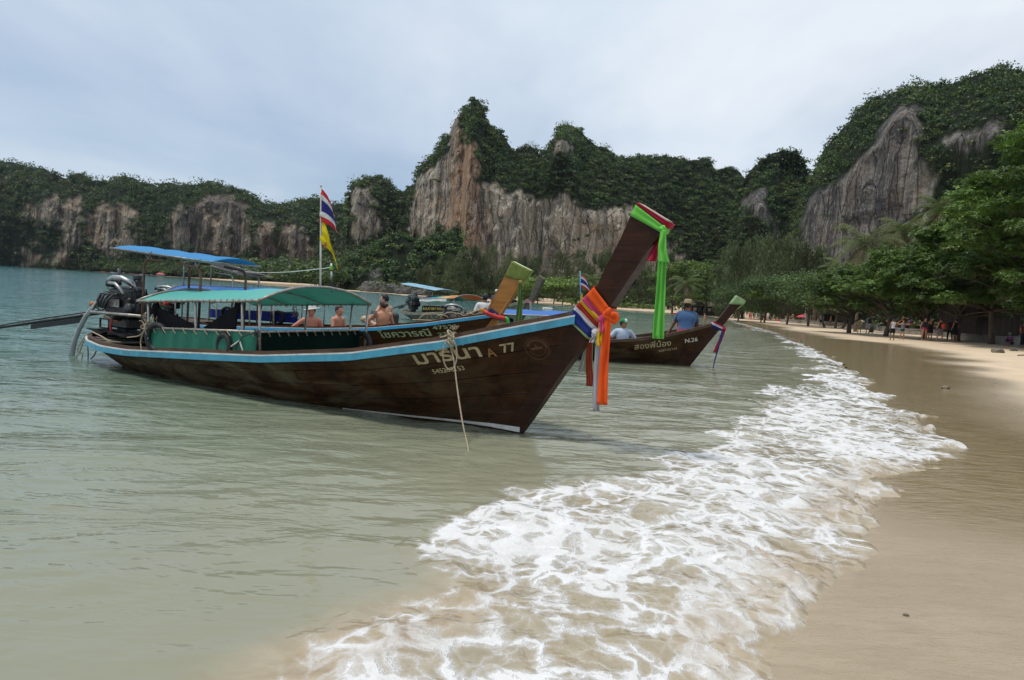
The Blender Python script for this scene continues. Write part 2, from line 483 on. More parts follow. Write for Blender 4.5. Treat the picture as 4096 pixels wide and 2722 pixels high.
h = N.m('ADD', N.m('MULTIPLY', a2, N.m('SUBTRACT', 1.0, N.m('MULTIPLY', af, 0.9))), N.m('ADD', N.m('MULTIPLY', N.ramp(mark, [(0.30, 0.0), (0.46, 1.0)]), N.m('MULTIPLY', N.m('SUBTRACT', aw, af), 0.8)), N.m('MULTIPLY', rip, N.m('MULTIPLY', af, 2.4))))
b = N.n('ShaderNodeBsdfPrincipled', {'Base Color': col, 'Roughness': rough, 'Specular IOR Level': N.m('ADD', 0.25, N.m('MULTIPLY', aw, 0.3)),
                                     'Normal': N.bump(h, 0.35, 0.012)})
t.links.new(b.outputs[0], o.inputs[0])
beach = mesh_np('beach', np.stack([gx, gy, gz], 1), gf, m, attrs={'wet': wet, 'film': film})
tag(beach, 'pale sand beach with a wet brown swash zone', 'beach', kind='structure')

# ---- sea surface
yy = np.concatenate([np.arange(560, 300, -1.9), np.arange(300, 60, -1.15), np.arange(60, 7, -0.8)])   # image rows below the horizon at 1024 px
dd = CAM_H * FPX / 4.0 / yy
dd = np.concatenate([dd, np.geomspace(dd[-1] * 1.02, 5000, 60)])
wx, wy, wf = polar(dd, np.linspace(-R(60), R(50), 660))
sd_ = shore_d(wx, wy)
edge_n = 0.13 * fbm(wx * 1.5, wy * 1.5, 0, 4) + 0.07 * fbm(wx * 4.5, wy * 4.5, 1, 4)
near = np.hypot(wx, wy)
dE = sd_ + edge_n * np.clip(near / 6, .5, 2.5)
keep = dE > -0.35
depth = np.maximum(dE, 0)
# foam band of the spent wave
BACK_PX = [(1040, 2722), (1270, 2570), (1550, 2413), (1690, 2340), (1590, 2210), (1790, 2085), (2010, 1985), (2340, 1925), (2680, 1840),
           (2917, 1719), (3040, 1600), (3180, 1555), (3300, 1500), (3290, 1440)]
FO = [(2.4, 2.6)] + [(x_ + 1.2, y_ - .3) for x_, y_ in pxs(LEAD_PX[:-1])] + pxs(BACK_PX[::-1]) + [(-1.6, 1.2), (1.4, 0.6)]
backl = pxs(BACK_PX[::-1]) + [(-1.6, 1.2)]
bd = poly_dist(wx, wy, backl); inf = in_poly(wx, wy, FO)
sb = np.where(inf, bd, -bd) + 0.28 * fbm(wx * 1.1, wy * 1.4, 3, 4) * np.clip(near / 5, .6, 3)
F = sstep(-0.25, 0.22, sb) * sstep(-0.1, 0.12, dE) * (inf | (sb > -.1))
# breaking wave further along the beach and the wash at the far shore
CREST_PX = [(2860, 1316), (2950, 1328), (3030, 1342), (3090, 1362), (3140, 1386), (3200, 1416), (3262, 1446), (3335, 1486)]
CREST = pxs(CREST_PX)
cd = poly_dist(wx, wy, CREST)
cin = in_poly(wx, wy, CREST + [(40, 20), (60, 110), (24, 90)])
scd = np.where(cin, cd, -cd)                                            # positive landward of the crest
seg = np.clip((wy - 17) / 12, 0, 1) * np.clip((75 - wy) / 25, 0, 1)
hb = (0.34 * np.exp(-np.where(scd > 0, (scd / 0.45) ** 2, (scd / 1.7) ** 2)) + 0.10 * np.exp(-((scd + 4.5) / 1.6) ** 2)) * seg
Fb = sstep(-0.9, 0.0, scd + 0.45 * fbm(wx * 1.2, wy * 1.2, 6, 3)) * (1 - sstep(1.0, 3.2, scd)) * sstep(17, 20, wy) * (1 - sstep(60, 95, wy)) * np.clip(1.0 + .9 * fbm(wx * .22, wy * .22, 9, 2), 0, 1)
far_wash = (1 - sstep(0.2, 2.4, np.abs(sd_ - 0.8) + 0.8 * fbm(wx * .12, wy * .12, 5, 3))) * sstep(35, 60, wy) * (wy < 260) * 0.85
F = np.clip(np.maximum(np.maximum(F, Fb), far_wash), 0, 1)
F *= np.clip(0.86 + 0.20 * fbm(wx * .9, wy * .9, 8, 3), 0, 1)
front = np.exp(-(np.maximum(dE, 0) / 0.40) ** 2) * (near < 16)
front_n = np.clip(0.62 + 1.1 * fbm(wx * .8 + 3, wy * .8, 2, 2), 0, 1)
churn = np.exp(-((dE - .27) / 0.20) ** 2) * (near < 14) * front_n
sandy = np.clip(np.exp(-((dE - .26) / 0.22) ** 2) * (near < 16) * front_n * 1.2 + sstep(0.7, 0.0, np.abs(sb)) * sstep(-.35, .05, sb) * sstep(4.4, 3.2, near) * 0.75 + 0.55 * sstep(-.1, .3, sb) * inf * (near < 14), 0, 1)
ch = sstep(1.5, 7, near)                                                # calm close to the camera, choppier further out
ax = wx * .95 + wy * .31; ay = wy * .95 - wx * .31
wav = 0.020 * fbm(ax * .42, ay * 1.05, 1.5, 3) * ch + 0.0135 * fbm(ax * 1.5, ay * 3.6, 4.5, 3) * (0.35 + 0.65 * ch) \
    + 0.10 * fbm(ax * .06, ay * .16, 7, 3) * sstep(25, 120, near)
wz = wav * sstep(0.05, 1.2, depth) * (1 - 0.7 * F)
thick = 0.014 * sstep(0, 0.06, dE) + 0.018 * sstep(0.03, 0.4, dE) + 0.012 * sstep(0.2, 2.5, dE)
turb = np.abs(fbm(wx * 5.5, wy * 5.5, 3, 4)); lump = fbm(wx * 2.6, wy * 2.6, 5, 4)
fm = F * (near < 25)
wz = wz + 0.028 * fm * np.clip(lump, -0.6, 1.2) * sstep(0, .3, dE) + 0.014 * fm * (0.6 - turb) * sstep(0, .2, dE)
wz = wz + front * front_n * sstep(0.02, .14, dE) * (0.055 * turb + 0.036 * np.clip(fbm(wx * 9, wy * 9, 2, 3) + .3, 0, 1.5)) * (near < 14) + hb
lz = land_z(wx, wy)
bw = sstep(.05, .7, dE)
flat = np.where(dE > 0, (1 - bw) * (lz + thick) + bw * np.maximum(lz + thick, thick - .008), lz - 0.003 + dE * .3)
wz = np.where(dE > 0, flat + wz, flat)
wz = np.where(dE > 2.5, np.maximum(wz, -.1), wz)
kf = keep[wf].all(1)
idx = np.unique(wf[kf]); remap = np.full(len(wx), -1); remap[idx] = np.arange(len(idx))
m, t, o = new_mat('sea water'); N = NT(t)
ad, af, asn = N.attr('depth'), N.attr('foam'), N.attr('sandy')
co = N.coord()
tint = N.noise(N.coord((1, 1.7, 1)), 0.55, 4, 0.6, 0.5)
dn = N.m('ADD', N.m('MULTIPLY', ad, N.m('ADD', 0.75, N.m('MULTIPLY', tint, 0.5))), 0.0)
body = N.ramp(N.m('DIVIDE', dn, 60.0), [(0.0, (0.34, 0.275, 0.180)), (0.007, (0.290, 0.252, 0.172)), (0.022, (0.252, 0.238, 0.166)), (0.05, (0.224, 0.224, 0.154)), (0.10, (0.178, 0.202, 0.140)),
        (0.22, (0.075, 0.150, 0.115)), (0.5, (0.042, 0.155, 0.138)), (1.0, (0.030, 0.148, 0.148))])
clump = N.noise(co, 3.2, 6, 0.65, 0.8)
sandc = N.mix(N.ramp(clump, [(0.35, 0), (0.65, 1)]), (0.40, 0.328, 0.228), (0.275, 0.212, 0.135))
body = N.mix(asn, body, sandc)
# lace of the foam
warp = N.n('ShaderNodeTexNoise', {'Vector': co, 'Scale': 2.2, 'Detail': 3.0}).outputs['Color']
wv = N.n('ShaderNodeVectorMath', {0: warp, 1: (0.5, 0.5, 0.5)}, operation='SUBTRACT').outputs[0]
wv = N.n('ShaderNodeVectorMath', {0: wv, 1: (0.55, 0.55, 0.0)}, operation='MULTIPLY').outputs[0]
wc = N.n('ShaderNodeVectorMath', {0: co, 1: wv}, operation='ADD').outputs[0]
wc = N.coord((1, 1, 0), src=wc)
v1 = N.n('ShaderNodeTexVoronoi', {'Vector': wc, 'Scale': 3.1}, feature='DISTANCE_TO_EDGE').outputs['Distance']
v2 = N.n('ShaderNodeTexVoronoi', {'Vector': wc, 'Scale': 8.5}, feature='DISTANCE_TO_EDGE').outputs['Distance']
v3 = N.n('ShaderNodeTexVoronoi', {'Vector': co, 'Scale': 34.0}, feature='DISTANCE_TO_EDGE').outputs['Distance']
n1 = N.noise(wc, 1.5, 8, 0.70, 0.3); n2 = N.noise(wc, 6.0, 6, 0.74, 0.4); n3 = N.noise(co, 26.0, 4, 0.7, 0.2)
lace = N.m('ADD', N.m('MULTIPLY', N.ramp(v1, [(0.0, 1.0), (0.20, 0.0)]), 0.17), N.m('MULTIPLY', N.ramp(v2, [(0.0, 1.0), (0.25, 0.0)]), 0.14))
pat = N.m('ADD', N.m('ADD', N.m('ADD', N.m('MULTIPLY', n1, 0.56), N.m('MULTIPLY', n2, 0.30)), N.m('MULTIPLY', n3, 0.14)), lace)
pat = N.m('ADD', pat, N.m('MULTIPLY', N.ramp(v3, [(0.0, 1.0), (0.15, 0.0)]), 0.05))
thr = N.m('SUBTRACT', 1.0, N.m('MULTIPLY', af, 0.462))
fa = N.m('MULTIPLY', N.m('SUBTRACT', pat, thr), 8.5, clamp=True)
fa = N.m('MULTIPLY', fa, N.m('MULTIPLY', af, 6.0, clamp=True))
fa = N.m('MULTIPLY', fa, N.m('SUBTRACT', 1.0, N.m('MULTIPLY', N.m('MULTIPLY', asn, asn), N.ramp(clump, [(0.42, 0.05), (0.62, 0.75)]))))
hf = N.noise(co, 8.0, 5, 0.7, 0.5)
fa = N.m('MULTIPLY', fa, N.m('SUBTRACT', 1.0, N.m('MULTIPLY', N.attr('churn'), N.ramp(hf, [(0.40, 0.0), (0.56, 1.0)]))))
thin = N.m('MULTIPLY', N.m('MULTIPLY', N.m('SUBTRACT', pat, N.m('SUBTRACT', thr, 0.10)), 5.0, clamp=True), N.m('MULTIPLY', af, 0.30))
foamc = N.mix(N.ramp(n2, [(0.3, 0), (0.7, 1)]), (0.74, 0.74, 0.745), (0.60, 0.585, 0.56))
# ripples
r1 = N.noise(N.coord((0.75, 1.7, 1), rot=(0, 0, 0.3)), 2.0, 2.5, 0.55, 0.9)
r2 = N.noise(N.coord((0.35, 1.0, 1), rot=(0, 0, 0.2)), 1.1, 5, 0.6, 0.5)
far = N.ramp(N.m('DIVIDE', ad, 60.0), [(0.02, 0.20), (0.09, 0.70), (0.6, 1.0)])
r3 = N.noise(N.coord((0.7, 1.9, 1), rot=(0, 0, 0.28)), 5.5, 2.5, 0.55, 0.7)
nb = N.bump(r1, N.m('MULTIPLY', far, 0.70), 0.065)
nb = N.bump(r3, N.m('MULTIPLY', far, 0.5), 0.018, nb)
nb = N.bump(r2, N.m('MULTIPLY', far, 0.6), 0.26, nb)
nf = N.bump(N.m('ADD', N.m('ADD', fa, N.m('MULTIPLY', n2, 0.9)), N.m('MULTIPLY', n3, 0.5)), 0.75, 0.025, nb)
wb = N.n('ShaderNodeBsdfPrincipled', {'Base Color': N.mix(thin, body, foamc), 'Roughness': 0.05, 'IOR': 1.333, 'Normal': nb})
fb = N.n('ShaderNodeBsdfPrincipled', {'Base Color': foamc, 'Roughness': 0.65, 'Specular IOR Level': 0.3, 'Normal': nf})
mx = N.n('ShaderNodeMixShader', {0: fa, 1: wb.outputs[0], 2: fb.outputs[0]})
t.links.new(mx.outputs[0], o.inputs[0])
sea = mesh_np('sea', np.stack([wx, wy, wz], 1)[idx], remap[wf[kf]], m, attrs={'depth': depth[idx], 'foam': F[idx], 'sandy': sandy[idx], 'churn': churn[idx]})
tag(sea, 'green shallow sea with a spent wave foaming up the beach', 'sea', kind='structure')

# ================================================================== CLIFFS AND FOREST
def ae(x, y):
    d = ray(x, y); return np.arctan2(d[..., 0], d[..., 1]), d[..., 2] / np.hypot(d[..., 0], d[..., 1])
def ae_list(pts):
    p = np.asarray(pts, float); a, e = ae(p[:, 0], p[:, 1]); return np.stack([a, e], 1)
def zm(x0, y0, k, pts): return [(x0 + x / k, y0 + y / k) for x, y in pts]

# ---- foliage material: leaf colour from the mesh, light passing through
def leaf_mat(name, rough=0.5, trans=0.28, spec=0.35):
    m, t, o = new_mat(name); N = NT(t)
    tc_ = N.attr('tint', True)
    nz = N.noise(N.coord(), 0.9, 4, 0.6)
    col = N.mix(N.ramp(nz, [(0.3, 0.25), (0.7, 0.0)]), tc_, (0.012, 0.022, 0.008))
    b = N.n('ShaderNodeBsdfPrincipled', {'Base Color': col, 'Roughness': rough, 'Specular IOR Level': spec})
    tr = N.n('ShaderNodeBsdfTranslucent', {'Color': N.mix(0.5, col, (0.10, 0.16, 0.015))})
    t.links.new(N.n('ShaderNodeMixShader', {0: trans, 1: b.outputs[0], 2: tr.outputs[0]}).outputs[0], o.inputs[0])
    return m
M_LEAF = leaf_mat('foliage')
M_LEAFG = leaf_mat('glossy foliage', 0.42, 0.25, 0.28)

def quads(P, Nn, L, W, rg, droop=None):
    """leaf-shaped quads at P with normals Nn, length L, width W (arrays)"""
    n = len(P)
    Nn = Nn / (np.linalg.norm(Nn, axis=1, keepdims=True) + 1e-9)
    r = rg.normal(size=(n, 3))
    if droop is not None: r = r * 0.35 + np.array([0, 0, droop])
    a = np.cross(Nn, r); a /= (np.linalg.norm(a, axis=1, keepdims=True) + 1e-9)
    b = np.cross(Nn, a)
    if droop is not None: a, b = b, a
    L = np.broadcast_to(L, (n,))[:, None]; W = np.broadcast_to(W, (n,))[:, None]
    v = np.stack([P - a * L * .5, P + b * W * .5 - a * L * .05 + Nn * L * .06, P + a * L * .5, P - b * W * .5 - a * L * .05 + Nn * L * .06], 1)
    return v.reshape(-1, 3), np.arange(4 * n).reshape(n, 4)

def clumps(P, rad, tint, nq, leaf, rg, flat=0.8, lobes=5, var=0.35):
    """crowns: every crown a handful of lobes, every lobe a shell of leaf faces"""
    T = len(P)
    lc = rg.normal(size=(T, lobes, 3)); lc /= np.linalg.norm(lc, axis=2, keepdims=True)
    lc[:, :, 2] = np.abs(lc[:, :, 2]) * 0.9 - 0.15
    lc *= rg.uniform(.35, .75, (T, lobes, 1))
    li = rg.integers(0, lobes, (T, nq))
    d = rg.normal(size=(T, nq, 3)); d /= np.linalg.norm(d, axis=2, keepdims=True)
    d[:, :, 2] = np.where(d[:, :, 2] < -0.2, -d[:, :, 2] * .6, d[:, :, 2])
    c = np.take_along_axis(lc, li[:, :, None].repeat(3, 2), 1)
    q = c + d * rg.uniform(.38, .56, (T, nq, 1))
    q[:, :, 2] *= flat
    X = P[:, None, :] + q * rad[:, None, None]
    Nn = d + 0.55 * rg.normal(size=d.shape) + np.array([0, 0, .25])
    s = leaf * rg.uniform(.55, 1.2, (T, nq))
    lv = 1 + var * (rg.uniform(-1, 1, (T, lobes)))
    tt = tint[:, None, :] * np.take_along_axis(lv, li, 1)[:, :, None] * rg.uniform(.75, 1.25, (T, nq, 1))
    v, f = quads(X.reshape(-1, 3), Nn.reshape(-1, 3), s.ravel(), s.ravel() * .8, rg)
    return v, f, np.repeat(np.clip(tt.reshape(-1, 3), 0, 1), 4, 0)

GREENS = np.array([[.060, .118, .026], [.042, .096, .028], [.082, .155, .026], [.112, .160, .036], [.055, .108, .044], [.034, .076, .024], [.135, .160, .044]])
def greens(n, rg, k=1.0): return GREENS[rg.integers(0, len(GREENS), n)] * rg.uniform(.50, 1.4, (n, 1)) * k * .78

def rock_mat(name, pale, mid, dark, orange, o_amt, streak, dark_amt):
    streak *= 1.6
    m, t, o = new_mat(name); N = NT(t)
    co = N.coord()
    big = N.noise(N.coord((1, 1, .5)), 0.020, 5, 0.6, 0.6)
    s1 = N.noise(N.coord((1, 1, .045)), streak, 6, 0.65, 0.6)
    s2 = N.noise(N.coord((1, 1, .02), (31, 7, 2)), streak * 0.45, 5, 0.6, 0.7)
    s3 = N.noise(N.coord((1, 1, .10), (3, 17, 2)), streak * 2.8, 5, 0.7, 0.3)
    blot = N.noise(N.coord((1, 1, .7), (9, 1, 4)), 0.075, 7, 0.68, 0.7)
    c = N.mix(N.ramp(s1, [(0.38, 0.0), (0.62, 1.0)]), mid, pale)
    lum = N.noise(N.coord((1, 1, 2.2), (2, 5, 1)), 0.11, 6, 0.7, 0.9)
    c = N.mix(N.ramp(lum, [(0.40, 0.0), (0.62, 0.55)]), c, mid)
    och = N.attr('ochre')
    c = N.mix(N.m('MULTIPLY', N.ramp(N.m('ADD', N.m('MULTIPLY', och, .14), N.m('ADD', N.m('MULTIPLY', blot, .6), N.m('MULTIPLY', s2, .4))), [(0.50, 0.0), (0.61, 1.0)]), o_amt), c, orange)
    dk = N.m('ADD', N.m('MULTIPLY', s2, 0.55), N.m('MULTIPLY', s3, 0.45))
    c = N.mix(N.m('MULTIPLY', N.ramp(N.m('ADD', dk, N.m('MULTIPLY', N.m('SUBTRACT', big, 0.5), 0.5)), [(0.47 - dark_amt * .1, 0.0), (0.60 - dark_amt * .1, 1.0)]), 0.85), c, dark)
    c = N.mix(N.ramp(s3, [(0.55, 0.0), (0.67, 0.8)]), c, (0.66, 0.63, 0.57))
    ck = N.n('ShaderNodeTexVoronoi', {'Vector': N.n('ShaderNodeVectorMath', {0: N.coord((1, 1, .16)), 1: N.n('ShaderNodeTexNoise', {'Vector': co, 'Scale': .12, 'Detail': 4.0}).outputs['Color']}, operation='ADD').outputs[0], 'Scale': 0.17}, feature='DISTANCE_TO_EDGE').outputs['Distance']
    crack = N.ramp(ck, [(0.0, 1.0), (0.035, 0.0)])
    c = N.mix(N.m('MULTIPLY', crack, 0.6), c, dark)
    fine = N.noise(co, 1.1, 6, .72)
    c = N.mix(N.ramp(fine, [(0.34, 0.75), (0.50, 0.0)]), c, dark)
    c = N.mix(N.ramp(fine, [(0.54, 0.0), (0.70, 0.5)]), c, pale)
    c = N.mix(N.ramp(N.noise(N.coord((1, 1, 1.6)), .16, 5, .7, .5), [(0.28, 0.8), (0.42, 0.0)]), c, dark)
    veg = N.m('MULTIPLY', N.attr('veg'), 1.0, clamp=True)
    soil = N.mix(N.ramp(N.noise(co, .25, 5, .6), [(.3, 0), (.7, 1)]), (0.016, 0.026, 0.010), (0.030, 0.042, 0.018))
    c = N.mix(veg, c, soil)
    h = N.m('ADD', N.m('MULTIPLY', s3, 1.0), N.m('ADD', N.m('MULTIPLY', s1, 1.2), N.noise(co, .7, 6, .7)))
    b = N.n('ShaderNodeBsdfPrincipled', {'Base Color': c, 'Roughness': 0.92, 'Specular IOR Level': 0.15, 'Normal': N.bump(N.m('SUBTRACT', h, N.m('MULTIPLY', crack, 1.2)), 1.0, 2.0)})
    t.links.new(b.outputs[0], o.inputs[0])
    return m
M_ROCK_C = rock_mat('pale streaked limestone', (0.80, 0.70, 0.545), (0.54, 0.455, 0.345), (0.085, 0.086, 0.092), (0.56, 0.27, 0.115), 0.75, 0.34, 0.15)
M_ROCK_L = rock_mat('brown weathered limestone', (0.62, 0.50, 0.355), (0.38, 0.285, 0.20), (0.055, 0.053, 0.056), (0.46, 0.22, 0.10), 0.75, 0.22, 0.45)
M_ROCK_R = rock_mat('slate grey limestone', (0.56, 0.50, 0.41), (0.31, 0.28, 0.24), (0.058, 0.062, 0.072), (0.42, 0.23, 0.12), 0.65, 0.40, 0.55)

def cliff(name, label, sil, dist, rec, rocks, mat, forest_label, nrow=110, step=4.0, tree_r=(2.6, 4.6), dens=1.0, leaf=1.0, seed=1, gk=1.0,
          vr0=0.34, amp=1.0, nq=40, zbase=-3.0, back=60, hollow=None, ochre=None, zmin=-9):
    rg = np.random.default_rng(seed)
    S_ = ae_list(sil); S_ = S_[np.argsort(S_[:, 0])]
    a0, a1 = S_[0, 0], S_[-1, 0]
    n = int((a1 - a0) * FPX / step)
    A = np.linspace(a0, a1, n)
    et = np.interp(A, S_[:, 0], S_[:, 1]) + 0.0010 * fbm(A * 260, 0 * A, seed, 4)
    px_of = np.interp(A, *(lambda q: (q[:, 0], q[:, 1]))(np.stack([ae(np.linspace(-900, 5200, 400), np.full(400, 1150.))[0], np.linspace(-900, 5200, 400)], 1)))
    Db = interp(px_of, dist); rc = interp(px_of, rec) if isinstance(rec, list) else np.full(n, float(rec))
    zt = (et - 0.8 * np.mean(tree_r) / (Db + rc)) * (Db + rc) + CAM_H
    RP = [ae_list(p) for p in rocks]
    # height fraction up to which the face stays steep
    vr = np.full(n, vr0)
    for rp in RP:
        for i in np.where((A > rp[:, 0].min()) & (A < rp[:, 0].max()))[0]:
            es = np.linspace(rp[:, 1].min(), rp[:, 1].max(), 24)
            k = in_poly(np.full(24, A[i]), es, rp)
            if k.any(): vr[i] = max(vr[i], (es[k].max() * (Db[i]) + CAM_H) / max(zt[i], 1))
    k = 9; vr = np.convolve(np.pad(np.minimum(vr, .97), k, mode='edge'), np.ones(2 * k + 1) / (2 * k + 1), 'valid')
    v = np.linspace(0, 1, nrow)[:, None]
    prof = np.where(v < vr, 0.10 * v / np.maximum(vr, .05), 0.10 + 0.90 * (np.maximum(v - vr, 0) / np.maximum(1 - vr, .03)) ** 1.15)
    z = zbase + (zt - zbase) * v
    D = Db + rc * prof
    arc = A * Db
    wv_ = sstep(1.0, 0.90, v)                                               # keep the ridge where the outline is
    D = D + amp * wv_ * (9 * fbm(arc / 42 + seed, z / 90, seed, 3) + 4.0 * fbm(arc / 13, z / 45, seed + 2, 3) + 2.2 * fbm(arc / 4.6, z / 36, seed + 5, 3)
                         + 1.0 * fbm(arc / 3.0, z / 4.0, seed + 8, 3) + 3.0 * np.abs(fbm(arc / 11, z / 17, seed + 11, 3)) - 2.2 * np.abs(fbm(arc / 5, z / 60, seed + 13, 2)))
    if hollow: D = D + hollow(px_of, z)
    z = z + wv_ * 0.8 * fbm(arc / 5 + 0 * v, z / 6, seed + 3, 2)
    bz = np.linspace(1, .35, 6)[1:, None]
    Dk = D[-1:] + back * np.linspace(0, 1, 6)[1:, None] ** .8
    D = np.vstack([D, Dk]); z = np.vstack([z, zt * bz]); rows = nrow + 5
    x, y = np.sin(A) * D, np.cos(A) * D
    verts = np.stack([x, y, z], -1).reshape(-1, 3)
    i = np.arange(rows * n).reshape(rows, n)
    f = np.stack([i[:-1, :-1], i[:-1, 1:], i[1:, 1:], i[1:, :-1]], -1).reshape(-1, 4)
    e = (z - CAM_H) / D; AA = np.broadcast_to(A, e.shape)
    jit = 0.0075 * fbm(AA * 150, e * 220, seed + 1, 4)
    rock = np.zeros(e.shape, bool)
    for rp in RP: rock |= in_poly(AA + jit, e + jit * 1.2, rp)
    rock[nrow:] = False
    veg = (~rock).astype(float)
    # softened edge and ledges with a little green inside the rock
    for _ in range(2):
        veg[1:-1, 1:-1] = (veg[1:-1, 1:-1] * 2 + veg[:-2, 1:-1] + veg[2:, 1:-1] + veg[1:-1, :-2] + veg[1:-1, 2:]) / 6
    o = mesh_np(name, verts, f, mat, smooth=False, attrs={'veg': veg.ravel(), 'ochre': (ochre(np.broadcast_to(px_of, e.shape), z) if ochre else 0 * e).ravel()})
    tag(o, label, 'cliff', kind='structure')
    # trees over everything that is not bare rock
    c = verts[f].mean(1); ar = np.linalg.norm(np.cross(verts[f[:, 2]] - verts[f[:, 0]], verts[f[:, 3]] - verts[f[:, 1]]), axis=1) * .5
    fv = veg.ravel()[f].mean(1)
    fn = np.cross(verts[f[:, 1]] - verts[f[:, 0]], verts[f[:, 3]] - verts[f[:, 0]]); fn /= np.linalg.norm(fn, axis=1, keepdims=True) + 1e-9
    rowi = np.repeat(np.arange(rows - 1), n - 1)
    wgt = ar * np.where(fv > .5, 1.0, 0.09 * (fbm(c[:, 0] / 14, c[:, 1] / 14, c[:, 2] / 5, 2) > .30)) * (rowi < nrow + 1) * (c[:, 2] > zmin)
    rm = np.mean(tree_r)
    cnt = int(dens * wgt.sum() / (rm * rm * 1.15))
    pick = rg.choice(len(f), cnt, p=wgt / wgt.sum())
    tv = verts[f[pick]]; u_ = rg.random((cnt, 2, 1))
    P = tv[:, 0] + (tv[:, 1] - tv[:, 0]) * u_[:, 0] + (tv[:, 3] - tv[:, 0]) * u_[:, 1]
    small = fv[pick] < .5
    rad = rg.uniform(*tree_r, cnt) * np.where(small, .42, 1.0) * np.where(rg.random(cnt) < .12, 1.6, 1) * np.where(rg.random(cnt) < .3, .6, 1)
    nn = fn[pick]; nn = np.where((nn[:, 1:2] > 0), -nn, nn)
    P = P + nn * rad[:, None] * .12 + np.array([0, 0, 1]) * rad[:, None] * .05
    vv, ff, tt = clumps(P, rad, greens(cnt, rg, gk), nq, leaf, rg, .85)
    fo = mesh_np('forest', vv, ff, M_LEAF, smooth=False, attrs={'tint': tt})
    tag(fo, forest_label, 'forest', kind='stuff')
    return o

z1 = lambda p: zm(0, 560, 1.6857, p)
z2 = lambda p: zm(1350, 350, 1.6857, p)
z3 = lambda p: zm(2700, 200, 1.4255, p)
LEFT_SIL = [(-420, 560), (-200, 600)] + z1([(0, 115), (90, 118), (180, 150), (300, 160), (380, 210), (450, 225), (480, 203), (560, 205), (620, 240), (740, 262), (770, 230), (830, 210), (890, 222), (950, 255), (1010, 262), (1060, 290),
    (1090, 265), (1150, 255), (1220, 268), (1270, 290), (1350, 262), (1430, 255), (1490, 270), (1550, 290), (1640, 320), (1700, 340), (1760, 385), (1820, 410), (1880, 396), (1930, 395), (2000, 405), (2040, 375), (2080, 360), (2140, 362), (2190, 400), (2250, 410), (2300, 400), (2360, 400)]) + [(1440, 812), (1560, 830)]
cliff('cliff', 'long brown limestone cliff range across the bay on the left', LEFT_SIL,
      [(-500, 800), (0, 770), (400, 720), (700, 640), (1000, 600), (1300, 580), (1600, 580)], 70,
      [z1(p) for p in ([(120, 480), (250, 440), (380, 370), (440, 420), (545, 400), (550, 640), (500, 780), (440, 760), (400, 560), (300, 560), (200, 540)],
        [(590, 560), (640, 450), (850, 450), (900, 520), (890, 620), (960, 700), (950, 760), (700, 760), (600, 690), (570, 660)],
        [(1150, 540), (1180, 460), (1300, 480), (1340, 400), (1500, 370), (1600, 400), (1660, 450), (1680, 700), (1600, 800), (1250, 760), (1160, 740), (1130, 730)],
        [(1710, 640), (1780, 540), (1860, 600), (1850, 820), (1770, 840), (1730, 720)], [(1890, 620), (1940, 540), (2000, 580), (2060, 640), (2120, 780), (2000, 850), (1960, 800), (1900, 750)],
        [(130, 720), (190, 700), (300, 790), (430, 760), (440, 850), (220, 860), (160, 780)], [(2270, 760), (2310, 640), (2300, 780)], [(-30, 290), (30, 280), (20, 320), (-30, 320)])],
      M_ROCK_L, 'dark green jungle over the long cliff range on the left', nrow=84, step=5.0, tree_r=(3.8, 6.8), leaf=1.6, seed=3, gk=0.88, amp=1.25, nq=36)
cliff('cliff', 'narrow limestone tower standing left of the tall central cliff', z2([(78, 800), (80, 660), (100, 620), (180, 585), (270, 570), (350, 600), (400, 660), (440, 690), (520, 760)]),
      [(1300, 440), (1700, 430)], 40, [z2([(82, 690), (210, 705), (230, 780), (300, 850), (330, 960), (200, 1020), (110, 1070), (95, 860)])],
      M_ROCK_C, 'green shrubs capping the narrow limestone tower', nrow=70, tree_r=(2.8, 4.6), leaf=1.25, seed=12, amp=.7)
CEN_SIL = z2([(425, 720), (460, 640), (500, 610), (530, 600), (535, 530), (545, 480), (600, 450), (660, 400), (690, 320), (710, 290), (760, 240), (780, 190), (800, 150), (830, 100), (890, 68), (950, 90), (990, 140), (1005, 210), (1060, 260), (1120, 290), (1150, 350), (1190, 400), (1230, 390),
    (1270, 370), (1310, 368), (1350, 400), (1360, 430), (1400, 400), (1450, 370), (1460, 310), (1500, 255), (1570, 232), (1640, 270), (1690, 320), (1750, 370), (1830, 390), (1880, 450), (1940, 450), (2030, 440), (2110, 450), (2200, 435), (2300, 450), (2360, 470)]) + \
    z3([(60, 600), (110, 605), (200, 598), (230, 665), (310, 650), (360, 660), (400, 705), (470, 800), (520, 900)])
def corner(px, z):
    # the bay left of the arete that comes forward at photo x 1840
    return 14 * sstep(1845, 1825, px) - 10 * sstep(1830, 1850, px) * sstep(1990, 1850, px)
